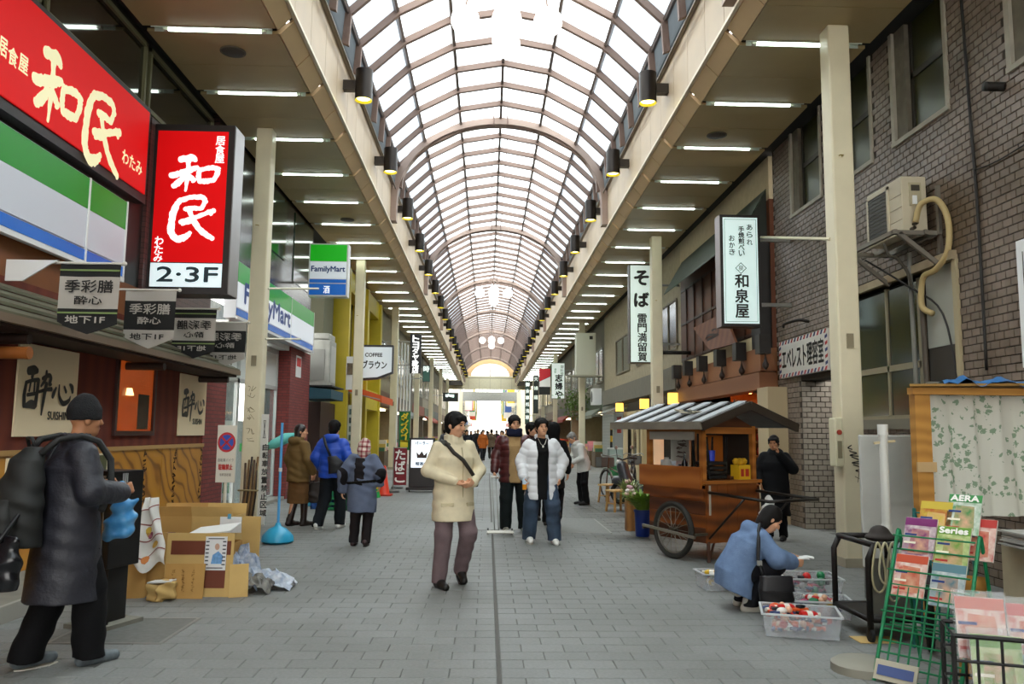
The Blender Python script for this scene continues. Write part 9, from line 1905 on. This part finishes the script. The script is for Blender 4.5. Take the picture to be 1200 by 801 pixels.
# crates, cone, banners, sign stand
for k,(px,Y,z,colr,lab) in enumerate(((382,16.2,0,'#1f4a8a','blue plastic crate on the paving before the brown shop wall'),(398,16.0,0,'#1f7a4a','green plastic crate beside the blue crate'),(398,16.0,0.28,'#23865a','green plastic crate stacked on the other green crate'),(370,16.8,0,'#2a8aa0','teal plastic crate behind the blue crate'))):
 q = Fp(px,Y); t = thing('plastic_crate', lab, 'crate', q+Vector((0,0,z)), 'plastic crates before the brown shop'); mt = M(colr,0.5); a,b,h = 0.22,0.16,0.27
 for (x0,x1,y0,y1,z0,z1) in ((-a,a,-b,-b+0.012,0.0,0.06),(-a,a,-b,-b+0.012,0.1,0.15),(-a,a,-b,-b+0.012,0.2,h),(-a,a,b-0.012,b,0,h),(-a,-a+0.012,-b,b,0,h),(a-0.012,a,-b,b,0,h),(-a,a,-b,b,0,0.012)): mb = MB(); mb.box(x0,x1,y0,y1,z0,z1); mb.build('slat', mt, t, local=True)
 for x in (-a+0.02,0,a-0.02): mb = MB(); mb.box(x-0.015,x+0.015,-b,-b+0.012,0.0,h); mb.build('rib', mt, t, local=True)
q = Fp(452,19.6); t = thing('traffic_cone', 'orange traffic cone standing by the tobacco banner', 'traffic cone', q); mb = MB(); mb.lathe([(0.15,0.03),(0.13,0.05),(0.03,0.68),(0.02,0.70)],q,18); mb.build('cone', M('#d83a1a',0.5), t, smooth=40); mb = MB(); mb.box(q.x-0.19,q.x+0.19,q.y-0.19,q.y+0.19,0,0.035); mb.build('base', M('#b83018',0.6), t)
q = Fp(441,19.0); t = thing('traffic_cone', 'small yellow and green cone-shaped post beside the orange cone', 'traffic cone', q); mb = MB(); mb.lathe([(0.10,0.2),(0.05,0.5),(0.02,0.55)],q,14); mb.build('cone', M('#d8b020',0.5), t, smooth=40); mb = MB(); mb.lathe([(0.14,0.0),(0.13,0.06),(0.09,0.22)],q,14); mb.build('base', M('#1f9a4a',0.5), t, smooth=40)
def flag(lab, px0, py0, px1, py1, Y, colr, txt, ink, size, pitch):
 a = aY(px0,py1,Y); b = aY(px1,py0,Y); t = thing('street_banner', lab, 'banner', ((a.x+b.x)/2,Y,0)); w=b.x-a.x; h=b.z-a.z
 mb = MB(); n=8; V=[(a.x+w*i/n,Y+0.015*math.sin(i*1.1+j*0.8),a.z+h*j/n) for j in range(n+1) for i in range(n+1)]; mb.add(V,[(j*(n+1)+i,j*(n+1)+i+1,(j+1)*(n+1)+i+1,(j+1)*(n+1)+i) for j in range(n) for i in range(n)]); mb.build('cloth', M(colr,0.7), t, smooth=True, fix=False)
 mat_txt(t,'lettering',M(ink,0.6),lambda mb: column_text(mb,txt,(a.x+w/2-size/2,Y-0.02,b.z-0.04),XR,UP,size,pitch,bold=0.008))
 mb = MB(); mb.cyl((a.x-0.01,Y,0),(a.x-0.01,Y,b.z+0.03),0.014,n=8); mb.build('pole', MSTEEL, t, smooth=40); mb = MB(); mb.cyl((a.x-0.01,Y,b.z+0.01),(b.x,Y,b.z+0.01),0.01,n=8); mb.build('top_rod', MSTEEL, t); mb = MB(); mb.lathe([(0.16,0),(0.16,0.05),(0.06,0.09)],(a.x-0.01,Y,0),14); mb.build('foot', M('#6a6a66',0.6), t, smooth=40)
flag('green upright banner with yellow katakana behind the red tobacco banner',467,482,481,527,22.0,'#1c6a30','ダンスシューズ','#d8c020',0.19,0.145); flag('dark red upright banner with white tobacco lettering beside the cone',461,525,477,568,20.6,'#7a1620','たばこ','#e8e4dc',0.24,0.28)
Yd = 20.9; a = aY(477,575,Yd); b = aY(511,513,Yd); t = thing('sign_stand', 'black standing lightbox sign with a crown emblem', 'sign', ((a.x+b.x)/2,Yd,0)); W_=b.x-a.x; zt_=b.z
mb = MB(); mb.box(a.x+0.03,b.x-0.03,Yd,Yd+0.14,0.12,zt_); mb.build('cabinet', M('#1c1210',0.4), t, bevel=0.01); sheet((a.x+0.08,Yd-0.004,zt_-0.75),XR,UP,W_-0.16,0.70,0.008,'lit_face',M('#e6ecf0',0.3,emit=0.7),t)
mb = MB(); mb.box(a.x-0.02,b.x+0.02,Yd-0.16,Yd+0.30,0.05,0.12); mb.build('foot_bar', M('#1c1210',0.4), t)
for s_ in (a.x+0.05,b.x-0.05): mb = MB(); mb.cyl((s_,Yd-0.12,0.03),(s_+0.03,Yd-0.12,0.03),0.03,n=10); mb.build('caster', MBLACK, t)
xm=(a.x+b.x)/2; zc_=zt_-0.45; cw=0.12; mb = MB(); mb.add([Vector((xm+x,Yd-0.006,zc_+z)) for x,z in ((-cw,-0.06),(cw,-0.06),(cw*1.15,0.1),(cw*0.5,0.01),(0,0.12),(-cw*0.5,0.01),(-cw*1.15,0.1))],[(0,1,3),(1,2,3),(0,3,4),(0,4,5),(0,5,6)]); mb.build('crown_emblem', M('#3a2a24',0.5), t, fix=False)
mat_txt(t,'lettering',M('#3a5a7a',0.5),lambda mb: (letter(mb,'パーラー',(a.x+0.18,Yd-0.006,zt_-0.18),XR,UP,W_-0.36,0.09,bold=0.004), letter(mb,'喫茶2F',(a.x+0.2,Yd-0.006,zt_-0.70),XR,UP,W_-0.4,0.09,bold=0.004)))
# luggage cart of the young man in maroon
hx = Vector((0.42-0.31,12.5,0.80)); t = thing('luggage_cart', 'small folding luggage cart pulled by the young man in maroon', 'luggage cart', (hx.x+0.05,12.35,0)); 
for s_ in (-0.03,0.03): mb = MB(); mb.tube([(hx.x+s_,12.48,0.83),(hx.x+s_+0.03,12.40,0.4),(hx.x+s_+0.05,12.32,0.06)],0.009,6); mb.build('handle_tube', MSTEEL, t, smooth=True)
mb = MB(); mb.tube([(hx.x-0.05,12.48,0.84),(hx.x+0.05,12.48,0.84)],0.018,8); mb.build('grip', M('#d8d4cc',0.5), t)
for k in range(3): mb = MB(); mb.tube([(hx.x-0.10,12.30-k*0.10,0.05),(hx.x+0.30,12.30-k*0.10,0.05)],0.012,6); mb.build('deck_rail', M('#b8b4a8',0.4,0.5), t)
for x in (-0.08,0.28): mb = MB(); mb.tube([(hx.x+x,12.33,0.05),(hx.x+x,12.07,0.05)],0.012,6); mb.build('side_rail', M('#b8b4a8',0.4,0.5), t); mb = MB(); mb.cyl((hx.x+x-0.012,12.36,0.045),(hx.x+x+0.012,12.36,0.045),0.045,n=12); mb.build('wheel', MBLACK, t)
# black handbag of the woman in brown, shoulder bag of the man in blue
t = thing('dark_holdall', 'dark brown holdall carried between the brown coat and the blue jacket', 'bag', (-2.70,13.28,0.35)); S = SDF(V3(-0.3,-0.2,0),V3(0.3,0.2,0.6),0.011); S.loft([(V3(0,0,0.02),0.17,0.10),(V3(0,0,0.18),0.19,0.11),(V3(0,0,0.34),0.12,0.06)],k=0.03); S.fold(0.006,20); S.build('sack', M('#221a16',0.6), t); mb = MB(); mb.tube([(-0.08,0,0.3),(-0.05,0,0.48),(0.05,0,0.48),(0.08,0,0.3)],0.012,6); mb.build('handle', M('#221a16',0.6), t, local=True, smooth=True)
t = thing('sling_bag', 'black sling bag worn across the blue jacket', 'bag', (-2.33,12.72,1.0)); S = SDF(V3(-0.3,-0.15,-0.25),V3(0.3,0.15,0.25),0.010); S.loft([(V3(-0.02,0,-0.14),0.09,0.05),(V3(0.0,0,0.0),0.12,0.06),(V3(-0.06,0,0.12),0.07,0.04)],k=0.03); S.fold(0.003,26); S.build('pouch', M('#14151a',0.6), t); mb = MB(); mb.tube([(-0.08,0.0,0.10),(-0.16,0.01,0.28),(-0.22,0.08,0.42)],0.022,6); mb.build('strap', M('#14151a',0.6), t, local=True, smooth=True)
